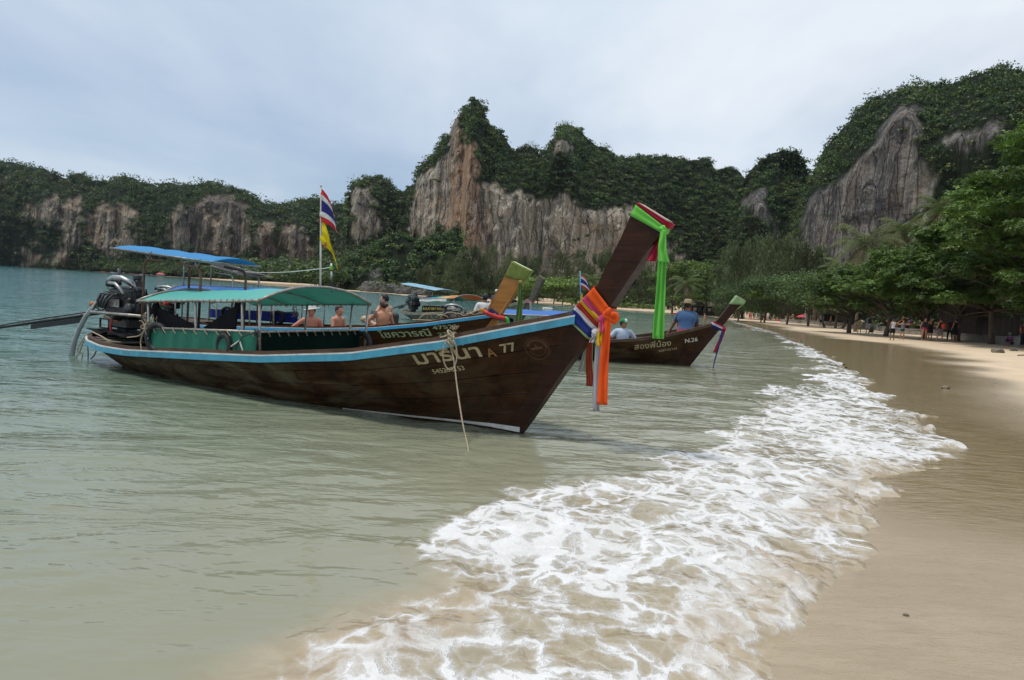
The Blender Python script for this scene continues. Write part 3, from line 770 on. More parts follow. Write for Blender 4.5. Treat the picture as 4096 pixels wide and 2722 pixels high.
cliff('cliff', 'tall pale limestone cliff with orange streaks in the middle', CEN_SIL, [(1500, 430), (1650, 415), (1840, 372), (2000, 365), (2600, 385), (2900, 400), (3200, 420)],
      [(1500, 30), (1850, 34), (2000, 55), (3100, 60)],
      [z2([(485, 830), (535, 600), (600, 570), (690, 500), (760, 420), (740, 260), (770, 225), (830, 180), (830, 330), (930, 420), (960, 560), (920, 660), (1050, 670), (1150, 710), (1380, 760), (1500, 720), (1660, 790), (1700, 830), (1800, 830), (1990, 800), (2060, 1000),
           (2200, 1020), (2330, 1160), (2300, 1260), (1580, 1300), (1280, 1300), (1000, 1300), (900, 1300), (840, 1300), (820, 1080), (815, 860), (780, 980), (640, 970), (560, 1020), (490, 970), (480, 900)]),
       z2([(1460, 320), (1560, 350), (1600, 430), (1500, 430), (1450, 390)])],
      M_ROCK_C, 'green jungle draped over the tall central cliff', nrow=132, step=3.7, tree_r=(2.2, 4.0), leaf=0.95, seed=5, amp=0.85, hollow=corner, nq=46, zmin=10, ochre=lambda px, z: np.exp(-((px - 1838) / 62) ** 2) * sstep(14, 30, z) * 1.2 - .35 * sstep(1950, 2100, px))
cliff('cliff', 'steep wooded limestone hill between the two big cliffs', z3([(330, 860), (370, 760), (400, 705), (430, 660), (480, 620), (560, 560), (625, 540), (690, 550), (740, 590), (760, 680), (775, 700), (840, 820)]),
      [(2900, 350), (3400, 330)], 42, [z3([(400, 830), (490, 800), (500, 870), (550, 940), (590, 1060), (560, 1090), (520, 960), (420, 960)])],
      M_ROCK_R, 'green jungle covering the steep hill between the cliffs', nrow=80, tree_r=(2.4, 4.2), leaf=1.05, seed=21, amp=.8, zmin=20)
cliff('cliff', 'massive dark limestone cliff on the right with a bare face', z3([(690, 1000), (715, 860), (780, 700), (810, 650), (850, 550), (900, 480), (950, 430), (1000, 380), (1050, 310), (1120, 250), (1200, 240), (1280, 200), (1390, 175), (1500, 175), (1570, 160), (1640, 140), (1740, 100),
      (1840, 75), (1920, 70), (1990, 90), (2200, 80), (2500, 110), (2900, 160), (3200, 420)]), [(3150, 275), (3400, 250), (3700, 232), (4100, 215), (5200, 190)], [(3150, 40), (3700, 52), (4300, 50)],
      [z3([(728, 930), (790, 820), (940, 745), (1040, 630), (1150, 530), (1180, 430), (1290, 315), (1400, 310), (1400, 420), (1385, 620), (1420, 690), (1500, 720), (1450, 900), (1250, 1010), (1100, 1200), (900, 1290), (720, 1290), (725, 1050)]),
       z3([(1520, 500), (1700, 460), (1860, 400), (1850, 470), (1750, 560), (1550, 560)])],
      M_ROCK_R, 'green jungle over the massive cliff on the right', nrow=112, step=4.2, tree_r=(1.8, 3.2), leaf=0.74, seed=31, amp=.62, nq=38, zmin=22, vr0=.62)
cliff('hill', 'low wooded bank in front of the limestone tower', [(1290, 1085), (1350, 1044), (1409, 991), (1498, 973), (1558, 931), (1605, 905), (1635, 931), (1682, 950), (1730, 925), (1801, 930), (1832, 880), (1850, 960), (1870, 1050), (1930, 1090), (2030, 1125)],
      [(1250, 300), (1400, 255), (1650, 236), (2100, 240)], 26, [z2([(245, 1180), (270, 1160), (300, 1230), (290, 1285), (240, 1290)])],
      M_ROCK_R, 'bright green jungle on the low bank by the water', nrow=60, tree_r=(2.0, 3.6), leaf=0.8, seed=41, gk=1.3, amp=.5, vr0=.05, nq=58, dens=1.1)

# ---- lowland forest along the far shore, below the left range
def shore_forest(label, n, seed, zone, rad, gk, leaf, nq=40, hz=None):
    rg = np.random.default_rng(seed); P = []
    a, b = np.array(zone[0], float), np.array(zone[1], float)
    while len(P) < n:
        k = rg.random(); q = rg.random()
        i = k * (len(zone[0]) - 1); j = int(i); fr = i - j
        p0 = a[j] * (1 - fr) + a[min(j + 1, len(a) - 1)] * fr; p1 = b[j] * (1 - fr) + b[min(j + 1, len(b) - 1)] * fr
        p = p0 + (p1 - p0) * q
        hgt = (hz[0] + (hz[1] - hz[0]) * q) * rg.uniform(.45, 1.1)
        P.append([p[0], p[1], hgt])
    P = np.array(P); r = rg.uniform(*rad, n)
    v, f, tt = clumps(P, r, greens(n, rg, gk), nq, leaf, rg, .8)
    o = mesh_np('forest', v, f, M_LEAF, smooth=False, attrs={'tint': tt}); tag(o, label, 'forest', kind='stuff')
shore_forest('belt of palms and trees along the far left shore', 1500, 51, ([(-62, 240), (-97, 266), (-132, 334), (-172, 434), (-242, 526), (-350, 598), (-475, 668)], [(-70, 330), (-130, 400), (-190, 470), (-260, 560), (-330, 610), (-420, 650), (-520, 720)]),
             (3.6, 6.5), 0.95, 1.5, hz=(4, 13))

# ================================================================== TREES AND SHRUBS ALONG THE BEACH
M_BARK = pmat('grey bark', (0.16, 0.125, 0.095), (0.075, 0.058, 0.045), 3.0, 0.9, bump=0.8, bdist=0.03, stretch=(1, 1, .25), spec=0.1)
M_PALMBARK = pmat('palm bark', (0.20, 0.165, 0.125), (0.11, 0.088, 0.066), 2.0, 0.9, bump=0.8, bdist=0.03, stretch=(.3, .3, 3), spec=0.1)
ORD = ['leftmost', 'second from the left', 'third from the left', 'fourth from the left', 'fifth from the left', 'sixth from the left', 'seventh from the left', 'eighth from the left', 'eighth from the right', 'seventh from the right', 'sixth from the right', 'fifth from the right', 'fourth from the right', 'third from the right', 'second from the right', 'rightmost']
def nth(i, n): return ORD[i] if i < n // 2 or (n <= 3 and i < 2) else ORD[16 - n + i]
def foot(px, D):
    p = at(px, 1056 + 0.0645 * px, D); return np.array([p[0], p[1], float(land_z(p[0], p[1]))])
def top_z(px, y, D): return float(at(px, y, D)[2])
def limb(mb, a, b, r0, r1, rg, n=6, bend=.12, seg=6):
    a, b = np.asarray(a, float), np.asarray(b, float); L = np.linalg.norm(b - a)
    t = np.linspace(0, 1, n)[:, None]
    P = a + (b - a) * t + np.sin(t * math.pi) * rg.normal(size=3) * bend * L * V(1, 1, .5)
    mb.tube(P, np.linspace(r0, r1, n), seg); return P
def make_tree(name, label, base, H, W, kind, tint, seed, group=None, n=2400, leaf=.5, low=.25, lean=(0, 0), cat='tree'):
    rg = np.random.default_rng(seed)
    root = empty(name, base, 0, label, cat, group)
    tint = np.asarray(tint, float)
    mb = MB(); tr = max(.10, H * .022)
    lobes = []
    if kind == 'broad':
        k = int(rg.integers(9, 13))
        for i in range(k):
            q = rg.random() * 6.28; rr = math.sqrt(rg.random()) * W * .40
            zz = H * (low + (1 - low) * rg.random() ** .8); zz = min(zz, H * (1 - .35 * (rr / (W * .5)) ** 2) - W * .1)
            lobes.append((V(math.cos(q) * rr + lean[0] * zz / H, math.sin(q) * rr + lean[1] * zz / H, zz), V(1, 1, .52) * W * rg.uniform(.16, .26)))
        lobes.append((V(lean[0], lean[1], H - W * .12), V(1, 1, .5) * W * .24))
    elif kind == 'casuarina':
        for i in range(16):
            q = rg.random() * 6.28; zz = H * (low + (1 - low) * i / 15.0 * rg.uniform(.85, 1.0))
            env = math.sin(math.pi * min(1, max(.06, (zz / H - low * .5) / (1.08 - low * .5)))) ** .7
            rr = math.sqrt(rg.random()) * W * .36 * env
            lobes.append((V(math.cos(q) * rr, math.sin(q) * rr, zz - H * .04), V(.8, .8, 1.25) * W * rg.uniform(.10, .19)))
        lobes.append((V(0, 0, H * .93), V(.6, .6, 1.5) * W * .09))
    trunk_top = V(lean[0] * .6, lean[1] * .6, H * .62)
    tp = limb(mb, (0, 0, -.3), trunk_top, tr, tr * .35, rg, 8, .05, 8)
    for c, r in lobes[:10]:
        limb(mb, tp[int(rg.integers(2, 7))], c, tr * .38, tr * .08, rg, 5, .1, 5)
    mb.build('trunk', M_BARK, root, True)
    nl = len(lobes); li = rg.integers(0, nl, n)
    C = np.array([l[0] for l in lobes])[li]; Rr = np.array([l[1] for l in lobes])[li]
    d = rg.normal(size=(n, 3)); d /= np.linalg.norm(d, axis=1, keepdims=True)
    lv = rg.uniform(.62, 1.4, nl)[li][:, None]
    if kind == 'broad':
        d[:, 2] = np.where(d[:, 2] < -.25, -d[:, 2] * .5, d[:, 2])
        P = C + d * Rr * (rg.random((n, 1)) ** .35 * .95 + .12)
        v, f = quads(P, d + .7 * rg.normal(size=d.shape) + V(0, 0, .5), leaf * rg.uniform(.6, 1.3, n), leaf * .62 * rg.uniform(.7, 1.2, n), rg)
    else:
        P = C + d * Rr * (rg.random((n, 1)) ** .45 * 1.15)
        dr = d * V(1, 1, .3) + .4 * rg.normal(size=d.shape)
        v, f = quads(P, dr, leaf * rg.uniform(.7, 1.7, n), leaf * .14 * rg.uniform(.7, 1.4, n), rg, droop=1.0)
    col = tint * lv * rg.uniform(.7, 1.3, (n, 1)) + (rg.random((n, 1)) < .03) * V(.10, .07, .0)
    mesh_np('crown', v, f, M_LEAF, root, False, {'tint': np.repeat(np.clip(col, 0, 1), 4, 0)})
    return root

def make_palm(label, base, H, seed, fr=3.6, nf=20, lean=(0, 0), tint=(.085, .105, .030), group=None, dead=.2):
    rg = np.random.default_rng(seed)
    root = empty('palm_tree', base, 0, label, 'palm tree', group)
    mb = MB(); t = np.linspace(0, 1, 12)
    P = np.stack([lean[0] * t ** 1.6, lean[1] * t ** 1.6, -.3 + (H + .3) * t], 1)
    mb.tube(P, .17 - .06 * t + .06 * np.exp(-t * 14), 8); mb.ball(P[-1], (.28, .28, .4), 8, 5)
    for k in range(6):
        q = rg.random() * 6.28; mb.ball(P[-1] + V(math.cos(q) * .26, math.sin(q) * .26, -.25), .13, 6, 4)
    mb.build('trunk', M_PALMBARK, root, True)
    top = P[-1] + V(0, 0, .15)
    for k in range(nf):
        q = k * 2.4 + rg.uniform(-.2, .2); el = 1.25 - 1.9 * (k / nf) + rg.uniform(-.1, .1)
        L = fr * rg.uniform(.82, 1.1); dirh = V(math.cos(q), math.sin(q), 0)
        s = np.linspace(0, 1, 15); ang = el - (1.15 + .4 * rg.random()) * s ** 1.3
        stp = L / 14; C = [top]
        for i in range(14): C.append(C[-1] + stp * (dirh * math.cos(ang[i]) + V(0, 0, math.sin(ang[i]))))
        C = np.array(C); side = V(-math.sin(q), math.cos(q), 0)
        vs, fs, n0 = [], [], 0
        # midrib
        for i in range(14):
            w0 = .035 * (1 - s[i]) + .008; w1 = .035 * (1 - s[i + 1]) + .008
            vs += [C[i] + side * w0, C[i] - side * w0, C[i + 1] - side * w1, C[i + 1] + side * w1]; fs.append((n0, n0 + 1, n0 + 2, n0 + 3)); n0 += 4
        for i in range(1, 15):
            for sg in (-1, 1):
                for j in (0, .5):
                    if i == 14 and j: continue
                    c = C[i] + (C[min(i + 1, 14)] - C[i]) * j
                    fwd = unit(C[min(i + 1, 14)] - C[i - 1]); ll = fr * .24 * math.sin(math.pi * min(.97, (.10 + .86 * s[i]))) ** .6 * rg.uniform(.85, 1.1)
                    tip = c + ll * (side * sg * .78 + fwd * .55 + V(0, 0, -.45 - .25 * rg.random()))
                    wv = fwd * .045
                    vs += [c - wv, c + wv, tip + wv * .3, tip - wv * .3]; fs.append((n0, n0 + 1, n0 + 2, n0 + 3)); n0 += 4
        tt = np.array(tint) * rg.uniform(.75, 1.25)
        if k > nf * (1 - dead): tt = V(.16, .115, .05) * rg.uniform(.7, 1.1)
        mesh_np('frond', np.array(vs), np.array(fs), M_LEAFG, root, False, {'tint': np.tile(np.clip(tt, 0, 1), (n0, 1))})
    return root

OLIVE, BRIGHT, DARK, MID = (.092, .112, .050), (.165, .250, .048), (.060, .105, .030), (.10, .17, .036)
TREES = []
for i, (px, D, yt, w_) in enumerate([(1700, 228, 1075, 11), (1760, 232, 1035, 13), (1830, 226, 1015, 13), (1890, 229, 992, 14), (1960, 231, 985, 14), (2030, 227, 1010, 13), (2090, 233, 1035, 13), (2150, 237, 1022, 13),
        (2230, 239, 1010, 14), (2300, 241, 1000, 13), (2365, 222, 1020, 12), (2420, 215, 1000, 15), (2480, 212, 1012, 15), (2550, 214, 1025, 14), (2620, 216, 1045, 13), (2670, 221, 1010, 11)]):
    b = foot(px, D); make_tree('casuarina_tree', 'feathery olive casuarina, %s of the row behind the far beach' % nth(i, 16), b, top_z(px, yt, D) - b[2], w_, 'casuarina', np.array(OLIVE) * (.8 + .5 * rng.random()), 100 + i,
                               'casuarinas behind the far beach', 2300, 1.15, .10)
for i, (px, D, yt, w_) in enumerate([(2085, 210, 1120, 12), (2150, 208, 1105, 15), (2215, 206, 1108, 15), (2290, 204, 1098, 16), (2350, 206, 1115, 13)]):
    b = foot(px, D); make_tree('broadleaf_tree', 'bright green spreading tree, %s of five on the far beach' % nth(i, 5), b, top_z(px, yt, D) - b[2], w_, 'broad', np.array(BRIGHT) * (.85 + .3 * rng.random()), 140 + i,
                               'bright green trees on the far beach', 2300, .62, .35)
for i, (px, D, yt, w_) in enumerate([(2690, 175, 1050, 13), (2750, 171, 1042, 14), (2815, 168, 1038, 14), (2875, 165, 1058, 12)]):
    b = foot(px, D); make_tree('broadleaf_tree', 'leafy green tree, %s of four beside the big casuarinas' % nth(i, 4), b, top_z(px, yt, D) - b[2], w_, 'broad', np.array(BRIGHT) * (.62 + .3 * rng.random()), 150 + i,
                               'green trees beside the big casuarinas', 3200, .55, .15)
for i, (px, D, yt, w_) in enumerate([(2905, 156, 1008, 13), (2970, 151, 975, 15), (3050, 146, 960, 16), (3130, 141, 955, 15), (3195, 138, 978, 13), (3255, 136, 1000, 11)]):
    b = foot(px, D); make_tree('casuarina_tree', 'big billowing casuarina, %s of six at the beach bend' % nth(i, 6), b, top_z(px, yt, D) - b[2], w_, 'casuarina', np.array(OLIVE) * (1.0 + .35 * rng.random()), 160 + i,
                               'big casuarinas at the bend of the beach', 5200, .85, .12)
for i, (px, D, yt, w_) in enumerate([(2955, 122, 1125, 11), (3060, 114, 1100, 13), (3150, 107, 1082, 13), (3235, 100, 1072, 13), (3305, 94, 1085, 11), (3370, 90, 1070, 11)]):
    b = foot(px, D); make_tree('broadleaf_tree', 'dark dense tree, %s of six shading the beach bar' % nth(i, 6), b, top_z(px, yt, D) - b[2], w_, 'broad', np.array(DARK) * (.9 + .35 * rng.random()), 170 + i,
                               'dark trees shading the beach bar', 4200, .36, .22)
b = foot(3045, 112); make_tree('broadleaf_tree', 'small bright tree with level branches over the standing group on the beach', b, top_z(3045, 1148, 112) - b[2], 6.5, 'broad', BRIGHT, 181, None, 1500, .34, .55)
for i, (px, D, yt, ln, lab) in enumerate([(2325, 196, 1130, (.8, 0), 'slim palm with a bare trunk among the bright trees of the far beach'), (2368, 198, 1128, (-.5, 0), 'drooping palm beside the slim palm on the far beach'),
        (2730, 150, 1142, (.3, 0), 'yellowing palm left of the big casuarinas'), (2250, 200, 1185, (.2, 0), 'short young palm low on the far beach')]):
    b = foot(px, D); make_palm(lab, b, top_z(px, yt, D) - b[2], 200 + i, 4.6 if i != 3 else 2.6, 20, ln, (.095, .125, .035), dead=.28)
for i, (px, D, yt, ln, f_, lab) in enumerate([(3425, 78, 985, (.3, .2), 4.6, 'tall coconut palm in front of the bare right cliff'), (3570, 86, 935, (.6, .3), 4.0, 'coconut palm half hidden right of the tall palm'),
        (3745, 80, 845, (-.4, .2), 4.0, 'highest coconut palm poking out above the dark beach tree'), (3345, 92, 1085, (.2, 0), 3.0, 'small palm below the bare right cliff')]):
    b = foot(px, D); make_palm(lab, b, top_z(px, yt, D) - b[2], 210 + i, f_, 24, ln, (.115, .135, .045), dead=.22)

def almond(label, base, H, W, seed, nros, low, tint, off=(0, 0), group=None):
    """sea-almond tree: tiers of level branches that end in rosettes of big leaves"""
    rg = np.random.default_rng(seed); root = empty('almond_tree', base, 0, label, 'tree', group)
    mb = MB(); tt = limb(mb, (0, 0, -.3), (off[0] * .3, off[1] * .3, H * .75), .25, .09, rg, 9, .05, 9)
    tiers, lobes = 9, []
    for i in range(tiers):
        zz = low + (H - low) * (i / (tiers - 1.0)); env = W * .5 * (1.0 - .75 * (i / (tiers - 1.0)) ** 1.8)
        for k in range(int(7 - 3 * i / tiers)):
            q = rg.random() * 6.28; rr = env * rg.uniform(.35, 1.0)
            c = V(off[0] + math.cos(q) * rr, off[1] + math.sin(q) * rr, zz + rg.uniform(-.5, .5))
            lobes.append((c, V(1, 1, .42) * rg.uniform(.9, 1.75)))
            if i < 7: limb(mb, tt[min(8, 2 + i)], c - V(0, 0, .3), .10, .025, rg, 6, .08, 5)
    mb.build('trunk', M_BARK, root, True)
    nl = len(lobes); wts = np.array([l[1][0] ** 2 for l in lobes]); li = rg.choice(nl, nros, p=wts / wts.sum())
    C = np.array([l[0] for l in lobes])[li]; Rr = np.array([l[1] for l in lobes])[li]
    d = rg.normal(size=(nros, 3)); d /= np.linalg.norm(d, axis=1, keepdims=True)
    P = C + d * Rr * rg.random((nros, 1)) ** .4
    up = V(0, 0, 1) + .5 * d + .25 * rg.normal(size=d.shape); up /= np.linalg.norm(up, axis=1, keepdims=True)
    r0 = rg.normal(size=d.shape); a = np.cross(up, r0); a /= np.linalg.norm(a, axis=1, keepdims=True); bb = np.cross(up, a)
    m_ = 6; lv = rg.uniform(.6, 1.45, nl)[li][:, None]
    vs, ts = [], []
    for j in range(m_):
        q = 2 * math.pi * (j + rg.random((nros, 1)) * .5) / m_
        rd = a * np.cos(q) + bb * np.sin(q); sd2 = bb * np.cos(q) - a * np.sin(q)
        L = rg.uniform(.20, .34, (nros, 1)); lift = rg.uniform(-.35, .35, (nros, 1)); wd_ = L * .26
        o0 = P + rd * .03; mid = P + rd * L * .62 + up * L * (lift * .6 + .1); tip = P + rd * L + up * L * lift
        vs.append(np.stack([o0, mid + sd2 * wd_, tip, mid - sd2 * wd_], 1))
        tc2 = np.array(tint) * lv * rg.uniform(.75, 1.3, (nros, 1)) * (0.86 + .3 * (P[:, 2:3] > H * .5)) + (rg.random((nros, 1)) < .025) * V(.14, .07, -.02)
        ts.append(np.repeat(tc2[:, None, :], 4, 1))
    v = np.concatenate(vs).reshape(-1, 3); c = np.clip(np.concatenate(ts).reshape(-1, 3), 0, 1)
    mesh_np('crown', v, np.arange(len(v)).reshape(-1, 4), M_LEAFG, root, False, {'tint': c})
for i, (px, D, yt, w_, low, nr, off, lab) in enumerate([
        (3400, 72, 1085, 9.0, 3.0, 2500, (-1, -1), 'glossy almond tree at the left end of the dark tree mass'),
        (3545, 66, 1030, 9.5, 3.1, 3200, (-.6, -1), 'glossy almond tree behind the couple with the suitcase'),
        (3700, 62, 925, 9.5, 3.2, 3600, (-.6, -2), 'glossy almond tree above the sun loungers'),
        (3835, 58, 745, 10.5, 3.4, 4200, (-.8, -3), 'tall glossy almond tree above the people in swimwear'),
        (3975, 54, 590, 12.0, 3.6, 4800, (-1.2, -3.5), 'large almond tree shading the kayak rack'),
        (4130, 50, 500, 12.5, 3.6, 4600, (-2, -3.5), 'largest almond tree at the right edge of the picture'),
        (4330, 46, 420, 13.0, 3.0, 3200, (-1, -1), 'almond tree cut off by the right edge of the picture')]):
    b = foot(px, D); almond(lab, b, top_z(px, yt, D) - b[2], w_, 300 + i, nr, low, np.array([.076, .136, .026]) * (.85 + .35 * rng.random()), off)

# low growth behind the beach so that no bare ground shows between the trunks
shore_forest('dense green undergrowth behind the far beach', 620, 61, ([(-48, 236), (-20, 224), (0, 216), (22, 208), (44, 200), (58, 182), (60, 160)], [(-60, 300), (-20, 300), (10, 300), (50, 290), (90, 280), (120, 240), (120, 190)]),
             (2.4, 4.6), 0.75, .8, 52, hz=(1.8, 9))
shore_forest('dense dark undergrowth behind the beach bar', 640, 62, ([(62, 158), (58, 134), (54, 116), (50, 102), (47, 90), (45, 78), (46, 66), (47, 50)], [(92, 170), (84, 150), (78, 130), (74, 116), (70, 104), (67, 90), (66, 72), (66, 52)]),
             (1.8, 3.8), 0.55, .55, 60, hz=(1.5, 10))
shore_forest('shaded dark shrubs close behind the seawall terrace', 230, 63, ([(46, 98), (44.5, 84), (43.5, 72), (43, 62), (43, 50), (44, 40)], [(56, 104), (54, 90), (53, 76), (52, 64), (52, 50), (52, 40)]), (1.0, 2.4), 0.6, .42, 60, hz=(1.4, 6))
for i, (px, D, w_, h_) in enumerate([(2395, 193, 6, 2.2), (2440, 192, 7, 2.4), (2480, 191, 6, 2.0), (2350, 194, 5, 1.8), (2280, 196, 5, 2.6), (2540, 190, 6, 2.4), (2600, 188, 5, 2.0)]):
    b = foot(px, D); rg = np.random.default_rng(400 + i); n_ = 14
    P = np.stack([b[0] + rg.normal(size=n_) * w_ * .3, b[1] + rg.normal(size=n_) * 1.2, b[2] + rg.uniform(.3, .6, n_) * h_], 1)
    v, f, tt = clumps(P, rg.uniform(.8, 1.3, n_) * h_ * .5, np.tile(np.array(BRIGHT) * .8, (n_, 1)), 60, .42, rg)
    o = mesh_np('shrub', v, f, M_LEAF, None, False, {'tint': tt}); tag(o, 'low bright shrub, %s of seven behind the far beach' % ['third from the left', 'fourth from the left', 'third from the right', 'second from the left', 'leftmost', 'second from the right', 'rightmost'][i], 'shrub', 'shrubs at the back of the far beach')

# ================================================================== BOATS
def wood(name, c1, c2, c3, rough=0.45, coat=0.2, bleach=None, b_amt=0.0, grime=0.6):
    """stained planks: long grain, darker runs, rubbed patches"""
    m, t, o = new_mat(name); N = NT(t)
    g1 = N.noise(N.coord((.35, 4, 4)), 3.0, 7, 0.62, 0.8)
    g2 = N.noise(N.coord((.12, 1.2, 1.6), (4, 1, 2)), 3.0, 6, 0.65, 0.6)
    dr = N.noise(N.coord((3.2, 3.2, .45), (1, 7, 3)), 1.6, 6, 0.68, 0.5)
    bl = N.noise(N.coord((.55, 1.4, 1.5), (8, 2, 5)), 1.5, 7, 0.72, 0.9)
    c = N.mix(N.ramp(g2, [(0.35, 0), (0.66, 1)]), c1, c2)
    c = N.mix(N.ramp(g1, [(0.48, 0.0), (0.68, 0.75)]), c, c3)
    c = N.mix(N.m('MULTIPLY', N.ramp(dr, [(0.46, 0.0), (0.68, 1.0)]), grime), c, c3)
    if bleach: 
        zz = N.n('ShaderNodeSeparateXYZ', {0: N.n('ShaderNodeTexCoord').outputs['Object']})
        band = N.ramp(zz.outputs['X'], [(0.0, 1.0), (1.0, 1.0)])
        fade = N.m('MULTIPLY', N.m('ADD', N.m('MULTIPLY', zz.outputs['X'], -0.26), 0.12), 1.0, clamp=True)
        c = N.mix(N.m('MULTIPLY', N.m('MULTIPLY', N.ramp(bl, [(0.44, 0.0), (0.62, 1.0)]), b_amt), fade), c, bleach)
    ro = N.m('ADD', rough - .1, N.m('MULTIPLY', g1, .25))
    b = N.n('ShaderNodeBsdfPrincipled', {'Base Color': c, 'Roughness': ro, 'Specular IOR Level': 0.14, 'Coat Weight': coat, 'Coat Roughness': 0.3,
                                         'Normal': N.bump(N.m('ADD', g1, N.m('MULTIPLY', bl, .5)), 0.35, 0.008)})
    t.links.new(b.outputs[0], o.inputs[0]); return m
W_MAIN = wood('dark stained hull planks', (0.062, 0.024, 0.009), (0.034, 0.0135, 0.0055), (0.009, 0.005, 0.003), 0.52, .0, (0.165, 0.135, 0.082), .7, .75)
W_PROW = wood('dark varnished prow', (0.050, 0.017, 0.007), (0.028, 0.010, 0.0045), (0.010, 0.005, 0.003), 0.42, .06, grime=.5)
W_RED = wood('red brown hull planks', (0.085, 0.032, 0.011), (0.055, 0.020, 0.008), (0.024, 0.010, 0.005), 0.45, .05, grime=.45)
W_ORANGE = wood('orange varnished prow', (0.42, 0.185, 0.040), (0.33, 0.135, 0.028), (0.20, 0.075, 0.016), 0.35, .4, grime=.25)
W_GREY = wood('weathered grey hull planks', (0.30, 0.285, 0.235), (0.22, 0.205, 0.165), (0.10, 0.09, 0.07), 0.7, 0, grime=.5)
W_DARKGREY = wood('weathered dark driftwood', (0.15, 0.13, 0.105), (0.10, 0.085, 0.068), (0.05, 0.042, 0.034), 0.8, 0, grime=.5)
W_GUN = wood('worn gunwale timber', (0.125, 0.075, 0.048), (0.080, 0.048, 0.032), (0.035, 0.022, 0.016), 0.6, .1, grime=.6)
W_DECK = wood('grey deck boards', (0.20, 0.175, 0.15), (0.14, 0.12, 0.10), (0.06, 0.05, 0.042), 0.75, 0, grime=.6)
W_END = pmat('pale end grain', (0.46, 0.37, 0.29), (0.36, 0.28, 0.21), 30, .75, bump=.3)
P_BLUE = pmat('sky blue paint', (0.075, 0.36, 0.50), (0.055, 0.29, 0.42), 5, .45, bump=.25, bdist=.004, dirt=(0.03, 0.05, 0.055), dirt_amt=.55, coat=.15)
P_BLUE2 = pmat('bright blue paint', (0.050, 0.36, 0.62), (0.040, 0.30, 0.54), 5, .4, bump=.15, dirt=(0.05, 0.07, 0.08), dirt_amt=.3, coat=.2)
P_WHITE = pmat('scuffed white paint', (0.74, 0.72, 0.68), (0.60, 0.57, 0.52), 9, .5, bump=.2, bdist=.004, dirt=(0.20, 0.16, 0.12), dirt_amt=.5)
P_CREAM = pmat('cream lettering paint', (0.56, 0.46, 0.29), (0.44, 0.35, 0.20), 14, .55, bump=.15, dirt=(0.10, 0.06, 0.03), dirt_amt=.6)
P_PALE = pmat('pale green lettering paint', (0.50, 0.55, 0.36), (0.42, 0.47, 0.30), 14, .55, bump=.15)
P_OCHRE = pmat('ochre lettering paint', (0.32, 0.17, 0.055), (0.24, 0.12, 0.04), 14, .55, bump=.15)
P_YEL = pmat('yellow lettering paint', (0.62, 0.44, 0.06), (0.5, 0.35, 0.05), 14, .55, bump=.15)
P_FAINT = pmat('faded emblem paint', (0.105, 0.048, 0.022), (0.07, 0.032, 0.015), 14, .6, bump=.1)
P_BOTTOM = pmat('dark red bottom paint', (0.060, 0.018, 0.014), (0.030, 0.010, 0.009), 4, .5, bump=.2)
M_STEEL = pmat('galvanised pipe', (0.42, 0.41, 0.38), (0.28, 0.26, 0.23), 9, .42, metal=.6, bump=.15, bdist=.003, dirt=(0.22, 0.10, 0.045), dirt_amt=.7)
M_RUST = pmat('rusty pipe', (0.20, 0.135, 0.10), (0.12, 0.07, 0.045), 9, .75, metal=.2, bump=.3, bdist=.004, dirt=(0.18, 0.06, 0.02), dirt_amt=.7)
M_CHROME = pmat('bare aluminium', (0.50, 0.50, 0.49), (0.34, 0.34, 0.33), 12, .42, metal=.9, bump=.1, bdist=.003, dirt=(0.05, 0.045, 0.04), dirt_amt=.5)
M_IRON = pmat('oily black iron', (0.022, 0.023, 0.024), (0.012, 0.012, 0.013), 10, .38, metal=.3, bump=.3, bdist=.004, dirt=(0.09, 0.05, 0.03), dirt_amt=.35)
M_GREYIRON = pmat('grey cast iron', (0.10, 0.105, 0.11), (0.055, 0.056, 0.06), 10, .45, metal=.5, bump=.3, bdist=.004, dirt=(0.03, 0.025, 0.02), dirt_amt=.6)
M_RUBBER = pmat('black rubber', (0.020, 0.020, 0.021), (0.012, 0.012, 0.013), 20, .6, bump=.4, bdist=.004, dirt=(0.10, 0.09, 0.08), dirt_amt=.25)
M_ROPE = pmat('hemp rope', (0.46, 0.38, 0.27), (0.30, 0.24, 0.16), 60, .9, bump=1.0, bdist=.006, spec=.1)
M_RED = pmat('red paint', (0.55, 0.035, 0.03), (0.42, 0.025, 0.022), 6, .45, bump=.1)
M_ORANGEP = pmat('orange brown primer', (0.40, 0.15, 0.03), (0.30, 0.10, 0.02), 8, .6, bump=.2)
M_HOSE = pmat('grey hose', (0.34, 0.36, 0.37), (0.27, 0.29, 0.30), 7, .45, bump=.1, bdist=.003)
def cloth(name, c, c2=None, trans=.3, rough=.8, scale=3.0, bump=.25):
    return pmat(name, c, c2 or tuple(x * .82 for x in c), scale, rough, bump=bump, bdist=.006, spec=.15, trans=trans, sheen=.2)
T_GREEN = pmat('green tarpaulin', (0.15, 0.56, 0.49), (0.125, 0.50, 0.43), 1.4, .42, bump=.2, bdist=.02, trans=.35, spec=.4)
T_GREEN2 = pmat('deep green side tarp', (0.020, 0.205, 0.125), (0.014, 0.155, 0.095), 1.8, .45, bump=.3, bdist=.02, trans=.3, stretch=(3, 3, .6))
T_DKGREEN = pmat('blackish green tarp', (0.004, 0.017, 0.012), (0.003, 0.011, 0.008), 1.8, .9, bump=.2, bdist=.02, spec=.05)
T_BLUE = pmat('blue tarpaulin', (0.045, 0.20, 0.62), (0.038, 0.17, 0.54), 1.4, .42, bump=.2, bdist=.02, trans=.3)
T_SKY = pmat('light blue roof tarp', (0.055, 0.36, 0.70), (0.05, 0.31, 0.63), 1.8, .5, bump=.2, bdist=.015, trans=.4)
